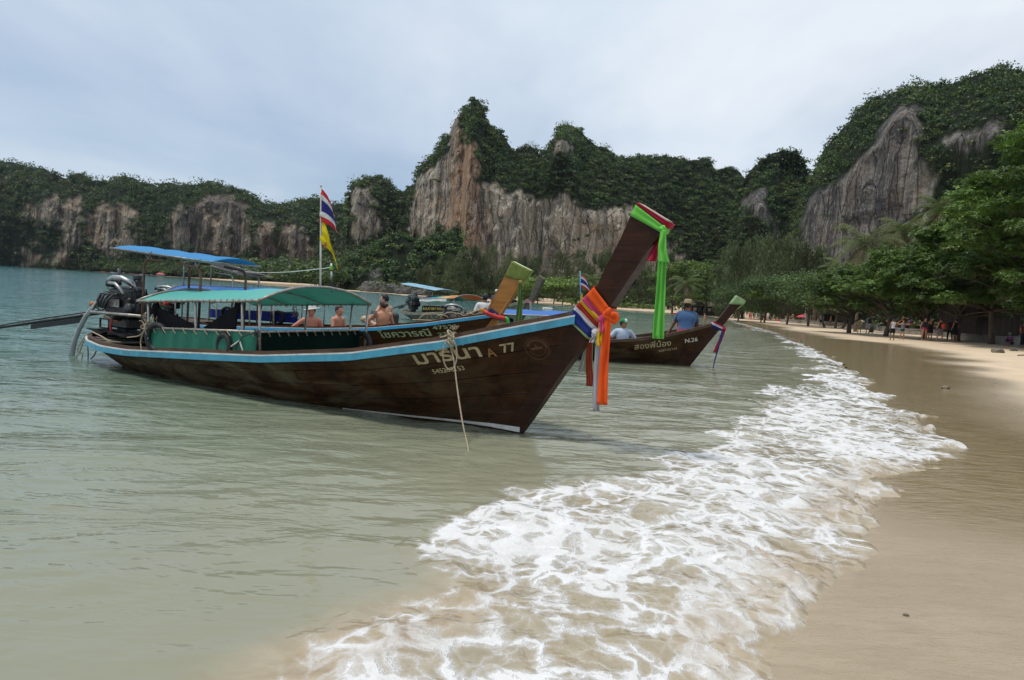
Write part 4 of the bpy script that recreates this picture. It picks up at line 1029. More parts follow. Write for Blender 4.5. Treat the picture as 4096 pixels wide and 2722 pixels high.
T_DBLUE = pmat('royal blue side tarp', (0.012, 0.048, 0.36), (0.010, 0.036, 0.28), 1.8, .45, bump=.3, bdist=.02, trans=.25)
T_NET = pmat('black shade net', (0.030, 0.026, 0.030), (0.020, 0.017, 0.020), 30, .9, bump=.5, bdist=.01)
T_BLACK = pmat('black tarp', (0.010, 0.010, 0.011), (0.016, 0.016, 0.018), 3, .85, bump=.3, bdist=.02, spec=.08)

# hull form of a long-tail boat: x forward of the stem foot, measured half beam, sheer and keel
HB = [(-8.8, .03), (-8.72, .26), (-8.5, .48), (-8.1, .68), (-7.5, .82), (-6.8, .93), (-6, 1.0), (-4, 1.04), (-3, 1.04), (-2, .98), (-1, .82), (-.4, .60), (.0, .42), (.3, .25), (.55, .13), (.67, .08)]
HZ = [(-8.8, .44), (-8.5, .41), (-7.35, .37), (-6.4, .40), (-5.15, .49), (-3.25, .63), (-1.79, .80), (-.68, 1.03), (.15, 1.27), (.67, 1.42)]
HP = [(-8.8, .55), (-7, .42), (-4, .43), (-2.5, .52), (-1.2, .72), (-.2, .95), (.67, 1.0)]
class Boat:
    def __init__(s, name, label, B0, u, sx=1, sb=1, sz=1, cat='boat'):
        u = unit(V(u[0], u[1], 0)); s.u = u
        s.sx, s.sb, s.sz = sx, sb, sz
        s.root = empty(name, (B0[0], B0[1], 0), math.atan2(u[1], u[0]), label, cat)
        s.B0 = V(B0[0], B0[1], 0); s.n = V(-u[1], u[0], 0)                   # +y points away from the camera
    def w(s, x, y, z):
        """boat coordinates (unscaled) to world"""
        return s.B0 + s.u * x * s.sx + s.n * y * s.sb + V(0, 0, z * s.sz)
    def T(s, v):
        return np.asarray(v, float) * np.array([s.sx, s.sb, s.sz])
    def hp(s, q, t, off=0.0):
        """hull point (half breadth), q 0 stern .. 1 bow, t 0 keel .. 1 sheer"""
        q = np.asarray(q, float); t = np.asarray(t, float)
        xg = -8.8 + 9.47 * q; xk = -7.75 + 7.55 * q
        zk = np.interp(q, [0, .12, .5, .85, 1], [-.05, -.24, -.30, -.28, -.24]); zg = interp(xg, HZ)
        b = interp(xg, HB) + off; p = interp(xg, HP)
        tt = np.clip(t, 0, 1.3)
        return np.stack(np.broadcast_arrays(xk + (xg - xk) * t ** .9, np.maximum(b * tt ** p, .02 + off), zk + (zg - zk) * t), -1)
    def surf(s, x, z):
        """half breadth at given x, z (arrays)"""
        q = np.clip((x + 8.3) / 8.6, 0, 1); t = np.full_like(q, .6)
        for _ in range(25):
            zk = np.interp(q, [0, .12, .5, .85, 1], [-.05, -.24, -.30, -.28, -.24]); zg = interp(-8.8 + 9.47 * q, HZ)
            t = np.clip((z - zk) / (zg - zk), 0, 1.2); P = s.hp(q, t); q = np.clip(q + (x - P[..., 0]) / 9.0, 0, 1)
        return s.hp(q, t)[..., 1]
    def mesh(s, mb, name, mat, parent=None, smooth=False):
        return mb.build(name, mat, parent or s.root, smooth, s.T)

def hull(B, m_plank, m_bottom, m_gun, m_rub, m_prow, m_in, nstr=7, rub=True, prow=None, m_cap=None, pin=True):
    Q = np.linspace(0, 1, 64)
    # inner shell, both sides
    for sg in (-1, 1):
        pass
    mb = MB(); ts = np.linspace(0, 1.0, 14) ** 1.5
    P = B.hp(Q[:, None], ts[None, :], -.035); Pn = P * V(1, -1, 1); Pf = P
    mb.grid(np.concatenate([Pn[:, ::-1], Pf[:, 1:]], 1)); B.mesh(mb, 'hull_lining', m_in, smooth=True)
    edges = np.linspace(0, 1, nstr + 1) ** 1.35
    rg = np.random.default_rng(5)
    for sg in (-1, 1):
        for k in range(nstr):
            t0, t1 = edges[k] + .0035, edges[k + 1] - .0035
            cut = 0.35 + .3 * rg.random() if k not in (0, nstr - 1) else None
            segs = [(0, 1)] if (cut is None or sg > 0) else [(0, cut - .0006), (cut + .0006, 1)]
            for q0, q1 in segs:
                mb = MB(); qq = np.linspace(q0, q1, max(8, int(60 * (q1 - q0))))
                P = B.hp(qq[:, None], np.linspace(t0, t1, 8 if k < 2 else 5)[None, :], rg.uniform(-.003, .003)) * V(1, sg, 1)
                mb.grid(P, thick=-.022 * (1 if sg < 0 else -1))
                B.mesh(mb, 'plank', m_bottom if k == 0 else m_plank, smooth=False)
    def rail(name, mat, z0, z1, o0, o1, qs=Q):
        """strip along the sheer: heights relative to it, offsets outside the planking"""
        for sg in (-1, 1):
            S0 = B.hp(qs, 1.0 + 0 * qs) * V(1, sg, 1)
            nrm = np.gradient(S0[:, :2], axis=0); nrm = np.stack([nrm[:, 1], -nrm[:, 0]], 1); nrm /= np.linalg.norm(nrm, axis=1, keepdims=True) + 1e-9
            if sg > 0: nrm = -nrm
            def pt(o_, z_): 
                p = S0.copy(); p[:, :2] += nrm * o_; p[:, 2] += z_; return p
            mb = MB(); mb.grid(np.stack([pt(o0, z0), pt(o1, z0), pt(o1, z1), pt(o0, z1)], 1), wrap=True)
            e = len(qs) - 1; mb.f += [(3, 2, 1, 0), (e * 4, e * 4 + 1, e * 4 + 2, e * 4 + 3)]
            B.mesh(mb, name, mat)
    rail('gunwale', m_gun, -.02, .075, -.055, .012)
    if pin: rail('white_stripe', P_WHITE, .012, .030, .013, .040)
    if rub: rail('rub_rail', m_rub, -.068, .011, .002, .046)
    # stem and prow timber
    pr = prow or [(.97, 1.39), (1.12, 1.63), (1.37, 2.04), (1.57, 2.36), (1.62, 2.46), (1.30, 2.64), (1.23, 2.52), (1.13, 2.27), (.98, 1.95), (.87, 1.69), (.66, 1.41)]
    prof = [(-.20, -.32), (.03, 0), (.16, .19), (.56, .81)] + pr + [(.30, .80), (-.10, .10), (-.42, -.32)]
    mb = MB(); n = len(prof)
    hw = np.array([.05, .055, .06, .07] + [.085] * len(pr) + [.07, .06, .05])
    a = np.array([(x, -h, z) for (x, z), h in zip(prof, hw)]); b = a * V(1, -1, 1)
    mb.add(np.vstack([a, b]), [tuple(range(n)), tuple(range(2 * n - 1, n - 1, -1))] + [((i + 1) % n, i, i + n, (i + 1) % n + n) for i in range(n)])
    B.mesh(mb, 'prow', m_prow)
    kt = 4 + pr.index(max(pr, key=lambda p: p[1])); c0, c1 = prof[kt], prof[kt - 1]
    mb = MB(); d = unit(V(c1[1] - c0[1], 0, -(c1[0] - c0[0]))) * -1
    d = V(-(c1[1] - c0[1]), 0, c1[0] - c0[0]); d = unit(d) * .012
    mb.prism([(c0[0], -.086, c0[1]), (c1[0], -.086, c1[1]), (c1[0], .086, c1[1]), (c0[0], .086, c0[1])], d); B.mesh(mb, 'prow_cap', m_cap or W_END)
    # floor boards and thwarts
    for k in range(5):
        mb = MB(); y = -.5 + k * .25
        mb.box((-4.7, y * .9, .08), (3.9, .21, .025)); B.mesh(mb, 'floor_board', W_DECK)
    for x in (-6.9, -2.2, -1.1):
        y = float(B.surf(np.array([x]), np.array([interp(x, HZ) - .14]))[0]) - .05
        mb = MB(); mb.box((x, 0, interp(x, HZ) - .12), (.22, 2 * y, .03)); B.mesh(mb, 'thwart', W_DECK)
    for k in range(4):
        x0 = -8.62 + k * .27; y = float(interp(x0 + .05, HB)) - .07
        mb = MB(); mb.bbox((x0 + .12, 0, interp(x0, HZ) + .035 - .004 * k), (.255, 2 * y, .03), .006); B.mesh(mb, 'stern_board', W_DECK)

def text_mesh(body, size):
    """outline font to mesh; returns verts (x right, y up) and faces"""
    cu = bpy.data.curves.new('tx', 'FONT'); cu.body = body; cu.size = size; cu.resolution_u = 3
    ob = bpy.data.objects.new('tx', cu); COL.objects.link(ob)
    dg = bpy.context.evaluated_depsgraph_get(); dg.update()
    me = bpy.data.meshes.new_from_object(ob.evaluated_get(dg))
    v = np.array([x.co[:] for x in me.vertices]).reshape(-1, 3); f = [tuple(p.vertices) for p in me.polygons]
    bpy.data.objects.remove(ob); bpy.data.curves.remove(cu); bpy.data.meshes.remove(me)
    return v, f
def split_long(v, f, h):
    import bmesh
    bm = bmesh.new(); vs = [bm.verts.new(p) for p in v]
    for q in f:
        try: bm.faces.new([vs[i] for i in q])
        except ValueError: pass
    bmesh.ops.triangulate(bm, faces=bm.faces[:])
    for _ in range(3):
        es = [e for e in bm.edges if e.calc_length() > h]
        if not es: break
        bmesh.ops.subdivide_edges(bm, edges=es, cuts=1); bmesh.ops.triangulate(bm, faces=bm.faces[:])
    bm.verts.index_update()
    v2 = np.array([p.co[:] for p in bm.verts]); f2 = [tuple(x.index for x in q.verts) for q in bm.faces]; bm.free()
    return v2, f2
def hull_text(B, body, x, z, size, ang, mat, name='lettering', width=None, bold=0.0, off=.006, extra=None):
    """lettering laid on the near side of the hull: x, z of the lower left corner in boat coordinates"""
    if body: v, f = text_mesh(body, size)
    else: v, f = extra
    if len(v) == 0: return None
    if width: v[:, 0] *= width / max(1e-6, v[:, 0].max() - v[:, 0].min())
    sets = [v] + ([v + V(dx_, dy_, 0) for dx_, dy_ in ((bold, 0), (0, bold), (bold, bold))] if bold else [])
    vv, ff = [], []; n0 = 0
    for i, s_ in enumerate(sets):
        a, b = split_long(s_, f, size * .22)
        ca, sa = math.cos(ang), math.sin(ang)
        X = x + a[:, 0] * ca - a[:, 1] * sa; Z = z + a[:, 0] * sa + a[:, 1] * ca
        Y = -(B.surf(X, Z) + off + i * .0004)
        vv.append(np.stack([X, Y, Z], 1)); ff += [tuple(k + n0 for k in q) for q in b]; n0 += len(a)
    o = mesh_np(name, B.T(np.vstack(vv)), ff, mat, B.root, False)
    return o

def canopy(B, m_top, x0=-6.1, x1=-3.35, zr=1.17, zf=1.34, b=1.02, rise=.21, patches=None, post_x=None, zdeck=None, lash=True, m_pipe=None, pole_r=.018):
    m_pipe = m_pipe or M_STEEL
    nx, ny = 26, 15
    xs = np.linspace(x0, x1, nx); ys = np.linspace(-b, b, ny)
    X, Y = np.meshgrid(xs, ys, indexing='ij')
    Z = zr + (zf - zr) * (X - x0) / (x1 - x0) + rise * (1 - (np.abs(Y) / b) ** 2.1) - .022 * np.abs(np.sin((X - x0) / (x1 - x0) * math.pi * 3)) * (1 - np.abs(Y) / b) + .008 * fbm(X * 3, Y * 3, 2, 2)
    if patches:
        for k, (f0, f1, mt) in enumerate(patches):
            i0, i1 = int(f0 * (nx - 1)), int(f1 * (nx - 1)); mb = MB(); mb.grid(np.stack([X, Y, Z], -1)[i0:i1 + 1], thick=-.006); B.mesh(mb, 'canopy_panel', mt, smooth=True)
    else:
        mb = MB(); mb.grid(np.stack([X, Y, Z], -1), thick=-.006); B.mesh(mb, 'canopy', m_top, smooth=True)
    def edge(i): return np.stack([X[i], Y[i], Z[i] + .012], 1)
    for i in (0, nx - 1):
        mb = MB(); mb.tube(edge(i), pole_r, 8); B.mesh(mb, 'arch_pipe', m_pipe, smooth=True)
    for j in (0, ny - 1):
        mb = MB(); mb.tube(np.stack([X[:, j], Y[:, j], Z[:, j] + .004], 1), pole_r, 8); B.mesh(mb, 'edge_pipe', m_pipe, smooth=True)
    for fx in (.33, .66):
        i = int(fx * (nx - 1)); mb = MB(); mb.tube(np.stack([X[i], Y[i], Z[i] - .03], 1), pole_r * .7, 6); B.mesh(mb, 'rib_pipe', m_pipe, smooth=True)
    for px_ in (post_x or [x0 + .25, x0 + (x1 - x0) * .36, x0 + (x1 - x0) * .70, x1 - .03]):
        for sg in (-1, 1):
            zt_ = zr + (zf - zr) * (px_ - x0) / (x1 - x0); zb_ = interp(px_, HZ) + .02
            mb = MB(); mb.tube([(px_, sg * (b - .07), zb_ - .1), (px_, sg * (b - .02), zt_)], pole_r * .95, 8); B.mesh(mb, 'post', m_pipe, smooth=True)
    if lash:
        for sg in (-1, 1):
            mb = MB()
            for k in range(22):
                fx = (k + .5) / 22; xx = x0 + (x1 - x0) * fx; zz = zr + (zf - zr) * fx + .004
                q = np.linspace(0, 2 * math.pi, 8); mb.tube(np.stack([xx + .05 * np.sin(q / 2), sg * b + .026 * np.cos(q), zz + .026 * np.sin(q)], 1), .005, 5)
            B.mesh(mb, 'rope_lashing', M_ROPE)['kind'] = 'stuff'
    return Z

def side_panel(B, mat, x0, x1, side, zb0, zb1, zt0, zt1, b, name='side_panel', folds=.018, lash=True):
    xs = np.linspace(x0, x1, 30); ts = np.linspace(0, 1, 9)
    X, Tt = np.meshgrid(xs, ts, indexing='ij'); fr = (X - x0) / (x1 - x0)
    Z = (zb0 + (zb1 - zb0) * fr) * (1 - Tt) + (zt0 + (zt1 - zt0) * fr) * Tt
    Y = side * (b + .02 * (1 - Tt)) + folds * np.sin(X * 17 + 1.5 * np.sin(X * 5)) * (1 - Tt * .6) * .6
    mb = MB(); mb.grid(np.stack([X, Y, Z], -1), thick=.005); B.mesh(mb, name, mat, smooth=True)
    mb = MB(); mb.tube([(x0, side * b, zt0 + .01), (x1, side * b, zt1 + .01)], .017, 8); B.mesh(mb, 'panel_pipe', M_STEEL, smooth=True)
    if lash:
        mb = MB()
        for k in range(10):
            f_ = (k + .5) / 10; xx = x0 + (x1 - x0) * f_; zz = zt0 + (zt1 - zt0) * f_
            mb.tube([(xx, side * b - .022, zz + .03), (xx + .05, side * b - .03, zz - .015), (xx + .085, side * b - .022, zz - .05)], .006, 5)
        B.mesh(mb, 'rope_lashing', M_ROPE)['kind'] = 'stuff'

def tyre(B, x, y, z, Rr=.22, r=.042, tilt=0.0):
    mb = MB(); ax = V(math.sin(tilt), math.cos(tilt), 0)
    prof = []
    mb.torus((x, y, z), Rr, r, ax, 36, 10); o = B.mesh(mb, 'tyre', M_RUBBER, smooth=True)
    mb = MB(); a, b_, d = frame_of(ax); c = V(x, y, z)
    for k in range(40):
        q = 2 * math.pi * k / 40; rd = math.cos(q) * a + math.sin(q) * b_; tg = -math.sin(q) * a + math.cos(q) * b_
        for sg in (-1, 1):
            mb.box(c + rd * (Rr + r * .93) + d * sg * r * .35, (.018, .010, r * .55), M=np.stack([tg, rd, unit(d + .4 * sg * tg)], 1))
    ob = mb.build('tread', M_RUBBER, o, False, B.T); ob['kind'] = 'stuff'
    return o

def engine(B, x, y, z, variant=0, rz=0.0, scale=1.0):
    """car engine swung on a post: every visible lump a part of its own"""
    k = scale; eng = B.root
    def E(px, py, pz): return (x + px * k, y + py * k, z + pz * k)
    def part(name, mat, fn, smooth=False):
        mb = MB(); fn(mb); return B.mesh(mb, name, mat, smooth=smooth)
    part('engine_block', M_IRON, lambda m: (m.bbox(E(0, 0, .16), (.62 * k, .34 * k, .30 * k), .03), m.bbox(E(.02, -.02, -.06), (.50 * k, .28 * k, .16 * k), .03)))
    part('cylinder_head', M_GREYIRON, lambda m: (m.bbox(E(-.06, .02, .36), (.54 * k, .24 * k, .12 * k), .02), m.bbox(E(-.06, .02, .44), (.48 * k, .18 * k, .06 * k), .025)))
    for j in range(4):
        part('exhaust_runner', M_GREYIRON, lambda m: m.tube([E(-.26 + j * .12, -.14, .36), E(-.28 + j * .11, -.24, .34), E(-.30 + j * .08, -.27, .24), E(-.30 + j * .05, -.25, .14)], .019 * k, 8), True)
    part('intake_pipe', M_CHROME, lambda m: m.tube([E(.28, -.04, .40), E(.26, -.10, .52), E(.10, -.16, .58), E(-.08, -.17, .58), E(-.24, -.14, .54), E(-.32, -.05, .46)], [.032 * k, .036 * k, .04 * k, .04 * k, .044 * k, .036 * k], 10), True)
    part('coolant_pipe', M_CHROME, lambda m: m.tube([E(.22, -.16, .30), E(.20, -.22, .42), E(.05, -.22, .50), E(-.15, -.20, .50)], .022 * k, 8), True)
    part('air_box', M_IRON, lambda m: m.lathe(E(-.34, -.03, .44), [(.09 * k, 0), (.105 * k, .02 * k), (.105 * k, .08 * k), (.09 * k, .10 * k)], 14), True)
    part('alternator', M_GREYIRON, lambda m: m.lathe(E(.30, -.20, .16), [(.05 * k, 0), (.075 * k, .02 * k), (.075 * k, .12 * k), (.04 * k, .14 * k)], 14, (0, 1, 0)), True)
    part('pulley', M_IRON, lambda m: m.lathe(E(.36, 0, .14), [(.04 * k, 0), (.12 * k, .01 * k), (.12 * k, .02 * k), (.10 * k, .035 * k), (.12 * k, .05 * k), (.12 * k, .06 * k), (.04 * k, .07 * k)], 18, (1, 0, 0)), True)
    part('pulley', M_IRON, lambda m: m.lathe(E(.37, -.05, .36), [(.03 * k, 0), (.075 * k, .01 * k), (.06 * k, .03 * k), (.075 * k, .05 * k), (.03 * k, .06 * k)], 16, (1, 0, 0)), True)
    part('fan_belt', M_RUBBER, lambda m: m.tube([E(.405, .115, .14), E(.405, .02, .44), E(.405, -.12, .40), E(.405, -.125, .14), E(.405, -.07, .035), E(.405, .07, .04)], .012 * k, 6, closed=True), True)
    part('mounting_plate', M_STEEL, lambda m: (m.box(E(.02, -.205, .22), (.24 * k, .012 * k, .11 * k)), m.lathe(E(-.04, -.222, .22), [(.036 * k, 0), (.036 * k, .014 * k)], 12, (0, 1, 0)), m.lathe(E(.07, -.222, .22), [(.028 * k, 0), (.028 * k, .014 * k)], 12, (0, 1, 0))))
    part('oil_filter', M_RED if variant == 1 else M_IRON, lambda m: m.lathe(E(.16, -.18, .02), [(.045 * k, 0), (.05 * k, .02 * k), (.05 * k, .12 * k), (.03 * k, .13 * k)], 12, (0, -1, .2)), True)
    part('carburettor', M_CHROME if variant == 1 else M_GREYIRON, lambda m: (m.bbox(E(.05, .10, .50), (.12 * k, .10 * k, .12 * k), .01), m.lathe(E(.05, .10, .56), [(.05 * k, 0), (.06 * k, .02 * k), (.06 * k, .07 * k), (.02 * k, .08 * k)], 12)))
    for j, (a_, b2, c_) in enumerate([((-.2, -.19, .44), (.0, -.26, .40), (.25, -.20, .34)), ((-.3, -.15, .10), (-.1, -.28, .02), (.2, -.2, -.05)), ((.1, -.18, .50), (.2, -.22, .56), (.3, -.1, .46))]):
        part('wire', M_ORANGEP if j == 1 else M_RUBBER, lambda m: m.tube([E(*a_), E(*b2), E(*c_)], .010 * k, 5), True)
    part('mount_post', M_IRON, lambda m: (m.bbox(E(.0, 0, -.22), (.20 * k, .20 * k, .20 * k), .02), m.bbox(E(.02, 0, -.36), (.34 * k, .28 * k, .12 * k), .02)))

def rear_roof(B, x0, x1, z0, z1, b, mat, posts, rise=.09, zb=.45, pipe=None):
    pipe = pipe or M_RUST
    xs = np.linspace(x0, x1, 18); ys = np.linspace(-b, b, 11); X, Y = np.meshgrid(xs, ys, indexing='ij')
    Z = z0 + (z1 - z0) * (X - x0) / (x1 - x0) + rise * (1 - (Y / b) ** 2) + .010 * np.sin(X * 9) * (1 - (Y / b) ** 2)
    mb = MB(); mb.grid(np.stack([X, Y, Z], -1), thick=-.006); B.mesh(mb, 'rear_roof', mat, smooth=True)
    mb = MB(); mb.tube([(x0, -b, z0), (x1, -b, z1), (x1, b, z1), (x0, b, z0)], .016, 7, closed=True); B.mesh(mb, 'roof_frame', M_STEEL, smooth=True)
    mb = MB()
    for k in range(16):
        f_ = (k + .5) / 16; q = np.linspace(0, 2 * math.pi, 7); mb.tube(np.stack([x0 + (x1 - x0) * f_ + .02 * np.sin(q / 2), -b + .022 * np.cos(q), z0 + (z1 - z0) * f_ + .022 * np.sin(q)], 1), .004, 4)
    B.mesh(mb, 'rope_lashing', M_ROPE)['kind'] = 'stuff'
    bb = b * .75
    for ip, (px_, pb) in enumerate(posts):
        ad = 1 if ip == 0 else -1
        zt_ = z0 + (z1 - z0) * (px_ - x0) / (x1 - x0) - .10
        for sg in (-1, 1):
            mb = MB(); q = np.linspace(0, 1, 6) * math.pi / 2
            arc = [(px_ + ad * .12 * (1 - math.cos(a)), sg * pb, zt_ - .12 + .12 * math.sin(a)) for a in q]
            mb.tube([(px_ - .02, sg * pb, zb)] + arc + [(px_ + ad * .55, sg * pb, zt_ - ad * .03 + .02)], .02, 8); B.mesh(mb, 'roof_post', pipe, smooth=True)
            mb = MB()
            for dx_ in (-.09, .09): mb.tube([(px_ + ad * .1, sg * pb, zt_), (px_ + ad * .1 + dx_, sg * pb, zt_ + .13)], .009, 6)
            B.mesh(mb, 'roof_strut', M_STEEL)
def w2l(B, p):
    """world point to unscaled boat coordinates"""
    d = np.asarray(p, float) - B.B0 - V(0, 0, B.root.location[2]); return V(d @ B.u / B.sx, d @ B.n / B.sb, d[2] / B.sz)
def shaft(B, a, b, fin=True):
    a, b = np.asarray(a, float), np.asarray(b, float)
    mb = MB(); mb.tube([a, b], [.028, .022], 8); B.mesh(mb, 'propeller_shaft', M_IRON, smooth=True)
    d = b - a; L = np.linalg.norm(d)
    mb = MB(); mb.tube([a + d * .02 + V(0, 0, .055), a + d * .42 + V(0, 0, .05), a + d * .5 + V(0, 0, .02)], .014, 6); B.mesh(mb, 'brace_rod', M_IRON, smooth=True)
    for f_ in (.1, .22, .34): 
        mb = MB(); mb.torus(a + d * f_ + V(0, 0, .02), .045, .008, d, 12, 5); B.mesh(mb, 'clamp', M_RUST)
    if fin:
        p = a + d * .10; e = a + d * .32
        mb = MB(); mb.prism([p + V(0, -.008, -.03), p + V(0, -.008, -.13), e + V(0, -.008, -.12), e + V(0, -.008, -.03)], V(0, .016, 0)); B.mesh(mb, 'skeg_plate', M_IRON)
def tiller(B, x, y, z):
    mb = MB(); mb.tube([(x - .9, y - .32, z), (x + .75, y - .30, z + .03)], .026, 8); B.mesh(mb, 'tiller_bar', M_STEEL, smooth=True)
    mb = MB(); mb.tube([(x - .75, y - .2, z + .02), (x - 1.15, y - .15, z + .10)], .014, 6); B.mesh(mb, 'throttle_lever', M_IRON)
    mb = MB(); mb.ball((x - 1.2, y - .14, z + .12), (.075, .05, .055), 10, 7); B.mesh(mb, 'lever_knob', M_ORANGEP, smooth=True)
    mb = MB(); q = [(x - 1.0, y - .1, z - .12), (x - .72, y - .1, z - .12), (x - .72, y - .1, z - .28), (x - 1.0, y - .1, z - .28)]
    mb.tube(q, .018, 6, closed=True); B.mesh(mb, 'lift_handle', M_IRON)

# ------------------------------------------------------------------ main boat
B1 = Boat('longtail_boat', 'dark brown wooden longtail boat with turquoise rail, its bow on the sand in front', (.14, 7.96), (.853, -.522))
hull(B1, W_MAIN, P_BOTTOM, W_GUN, P_BLUE, W_PROW, W_DECK)
# white boot line towards the bow
for sg in (-1,):
    xs = np.linspace(-2.3, .06, 40); zc_ = np.interp(xs, [-2.3, -.7, .06], [.048, .075, .085]); hw = np.interp(xs, [-2.3, -.7, .06], [.006, .014, .030])
    mb = MB(); a = np.stack([xs, -(np.maximum(B1.surf(xs, zc_ - hw), .062) + .006), zc_ - hw], 1); b = np.stack([xs, -(np.maximum(B1.surf(xs, zc_ + hw), .064) + .006), zc_ + hw], 1)
    mb.grid(np.stack([a, b], 1), thick=.003); B1.mesh(mb, 'boot_stripe', P_WHITE)
canopy(B1, T_GREEN, post_x=[-5.85, -4.72, -3.72, -3.38])
side_panel(B1, T_GREEN2, -5.82, -3.40, -1, .44, .66, .79, .93, .99)
# front screen across the boat
ys = np.linspace(-.98, .96, 30); Tt = np.linspace(0, 1, 8); Yg, Tg = np.meshgrid(ys, Tt, indexing='ij')
mb = MB(); mb.grid(np.stack([-3.40 - .10 * (Yg + .98) / 1.94 + .012 * np.sin(Yg * 21) * (1 - Tg), Yg, (.60) * (1 - Tg) + .93 * Tg], -1), thick=.005); B1.mesh(mb, 'front_screen', T_DKGREEN, smooth=True)
mb = MB(); mb.tube([(-3.38, -.98, .94), (-3.48, .96, .94)], .017, 8); B1.mesh(mb, 'screen_pipe', M_STEEL, smooth=True)
mb = MB()
for k in range(12):
    yk = -.9 + k * .16; mb.tube([(-3.36 - .05 * k / 11, yk, .965), (-3.35 - .05 * k / 11, yk + .05, .92), (-3.36 - .05 * k / 11, yk + .08, .88)], .006, 5)
B1.mesh(mb, 'rope_lashing', M_ROPE)['kind'] = 'stuff'
# dark triangles of the rolled-up curtains
for (tri, nm) in (([(-5.75, -.93, 1.12), (-5.70, -.93, .50), (-4.35, -.93, .80), (-4.9, -.93, .93)], 'rolled_curtain'), ([(-3.95, -.90, 1.26), (-3.99, -.90, .90), (-4.75, -.92, .84)], 'rolled_curtain')):
    mb = MB(); mb.prism(tri, (0, .03, 0)); B1.mesh(mb, nm, T_BLACK)
mb = MB(); mb.ball((-3.93, -.90, 1.24), (.05, .05, .10), 8, 6); mb.ball((-5.78, -.92, 1.05), (.06, .06, .16), 8, 6); B1.mesh(mb, 'curtain_roll', T_BLACK, smooth=True)
tyre(B1, -5.60, -.99, .675, .185, .042, -.2); tyre(B1, -4.05, -1.0, .70, .145, .04, .12); tyre(B1, -3.40, .93, .72, .17, .04, .15)
mb = MB(); mb.tube([(-3.88, -1.03, .70), (-3.70, -1.03, .80), (-3.62, -1.03, .66)], .010, 6); mb.tube([(-3.90, -1.02, .69), (-3.72, -1.02, .79)], .010, 6); B1.mesh(mb, 'tyre_tie', P_WHITE)
mb = MB()
for k in range(5): mb.torus((-3.40, -1.0 + .004 * k, .96 - .02 * k), .035, .006, (.2, .3, 1), 12, 5)
mb.tube([(-3.42, -1.02, .93), (-3.60, -1.06, .86), (-3.72, -1.06, .74), (-3.70, -1.08, .68)], .008, 5); B1.mesh(mb, 'black_cord', M_RUBBER, smooth=True)
mb = MB()
rg = np.random.default_rng(3)
for k in range(9):
    p = V(-5.83, -1.02, .86); q = rg.normal(size=(5, 3)) * .05; q[0] = 0; mb.tube(sm(p + np.cumsum(q, 0) * V(1, .6, 1.2), 4), .008, 5)
mb.tube(sm([(-5.83, -1.02, .85), (-6.2, -.9, .66), (-6.9, -.7, .56)]), .010, 6); mb.tube(sm([(-5.85, -1.0, .85), (-6.0, -1.0, .62), (-5.95, -1.02, .46)]), .010, 6); B1.mesh(mb, 'rope_knot', M_ROPE, smooth=True)
rear_roof(B1, -7.95, -5.20, 1.98, 1.82, .44, T_SKY, [(-7.00, .40), (-5.50, .40)])
engine(B1, -8.15, 0, .78, 0, scale=1.22)
mb = MB(); mb.tube([(-8.55, .05, 1.40), (-8.56, .05, 1.66)], .028, 8); B1.mesh(mb, 'exhaust_stack', M_GREYIRON, smooth=True)
shaft(B1, (-8.75, 0, .86), w2l(B1, at(-420, 1372, 15.2)))
tiller(B1, -7.75, -.05, .86)
mb = MB(); mb.tube([w2l(B1, at(425, 1190, 12.3)), w2l(B1, at(385, 1215, 12.3)), w2l(B1, at(344, 1265, 12.35)), w2l(B1, at(315, 1320, 12.4)), w2l(B1, at(298, 1365, 12.4)), w2l(B1, at(284, 1425, 12.4)), w2l(B1, at(290, 1450, 12.4))],
                    [.03, .035, .042, .045, .045, .055, .06], 9); B1.mesh(mb, 'cooling_hose', M_HOSE, smooth=True)
mb = MB(); mb.tube([w2l(B1, at(x_, y_, 12.2)) for x_, y_ in ((405, 1180), (395, 1200), (378, 1222), (362, 1250), (352, 1266))], .022, 8); B1.mesh(mb, 'return_pipe', M_CHROME, smooth=True)
for pts in (((345, 1345), (330, 1375), (318, 1410), (300, 1430), (276, 1445)), ((345, 1345), (352, 1400), (352, 1460)), ((335, 1350), (310, 1400), (330, 1420), (320, 1440), (300, 1425)), ((385, 1405), (375, 1425), (362, 1437))):
    mb = MB(); mb.tube(sm([w2l(B1, at(x_, y_, 12.1)) for x_, y_ in pts], 6), .010, 6); B1.mesh(mb, 'stern_rope', M_ROPE if len(pts) > 4 else M_IRON, smooth=True)
mb = MB(); mb.tube(sm([(-8.7, -.25, .50), (-8.3, -.5, .53), (-7.8, -.62, .50), (-7.4, -.70, .46), (-7.35, -.55, .44)], 6), .011, 6); B1.mesh(mb, 'deck_rope', M_ROPE, smooth=True)
mb = MB(); mb.tube([(-8.35, -.13, 1.0), (-8.28, -.18, .8), (-8.32, -.2, .62), (-8.22, -.24, .50)], [.012, .018, .022, .02], 6); B1.mesh(mb, 'red_rag', M_RED, smooth=True)
mb = MB()
P_ = np.stack(np.meshgrid(np.linspace(-8.62, -7.5, 12), np.linspace(-.45, .42, 8), indexing='ij'), -1)
mb.grid(np.concatenate([P_, (.52 + .05 * fbm(P_[..., 0] * 4, P_[..., 1] * 5, 2, 3) + .05 * np.exp(-((P_[..., 0] + 8.5) / .2) ** 2))[..., None]], -1), thick=-.01); B1.mesh(mb, 'stern_tarp', T_BLACK, smooth=True)
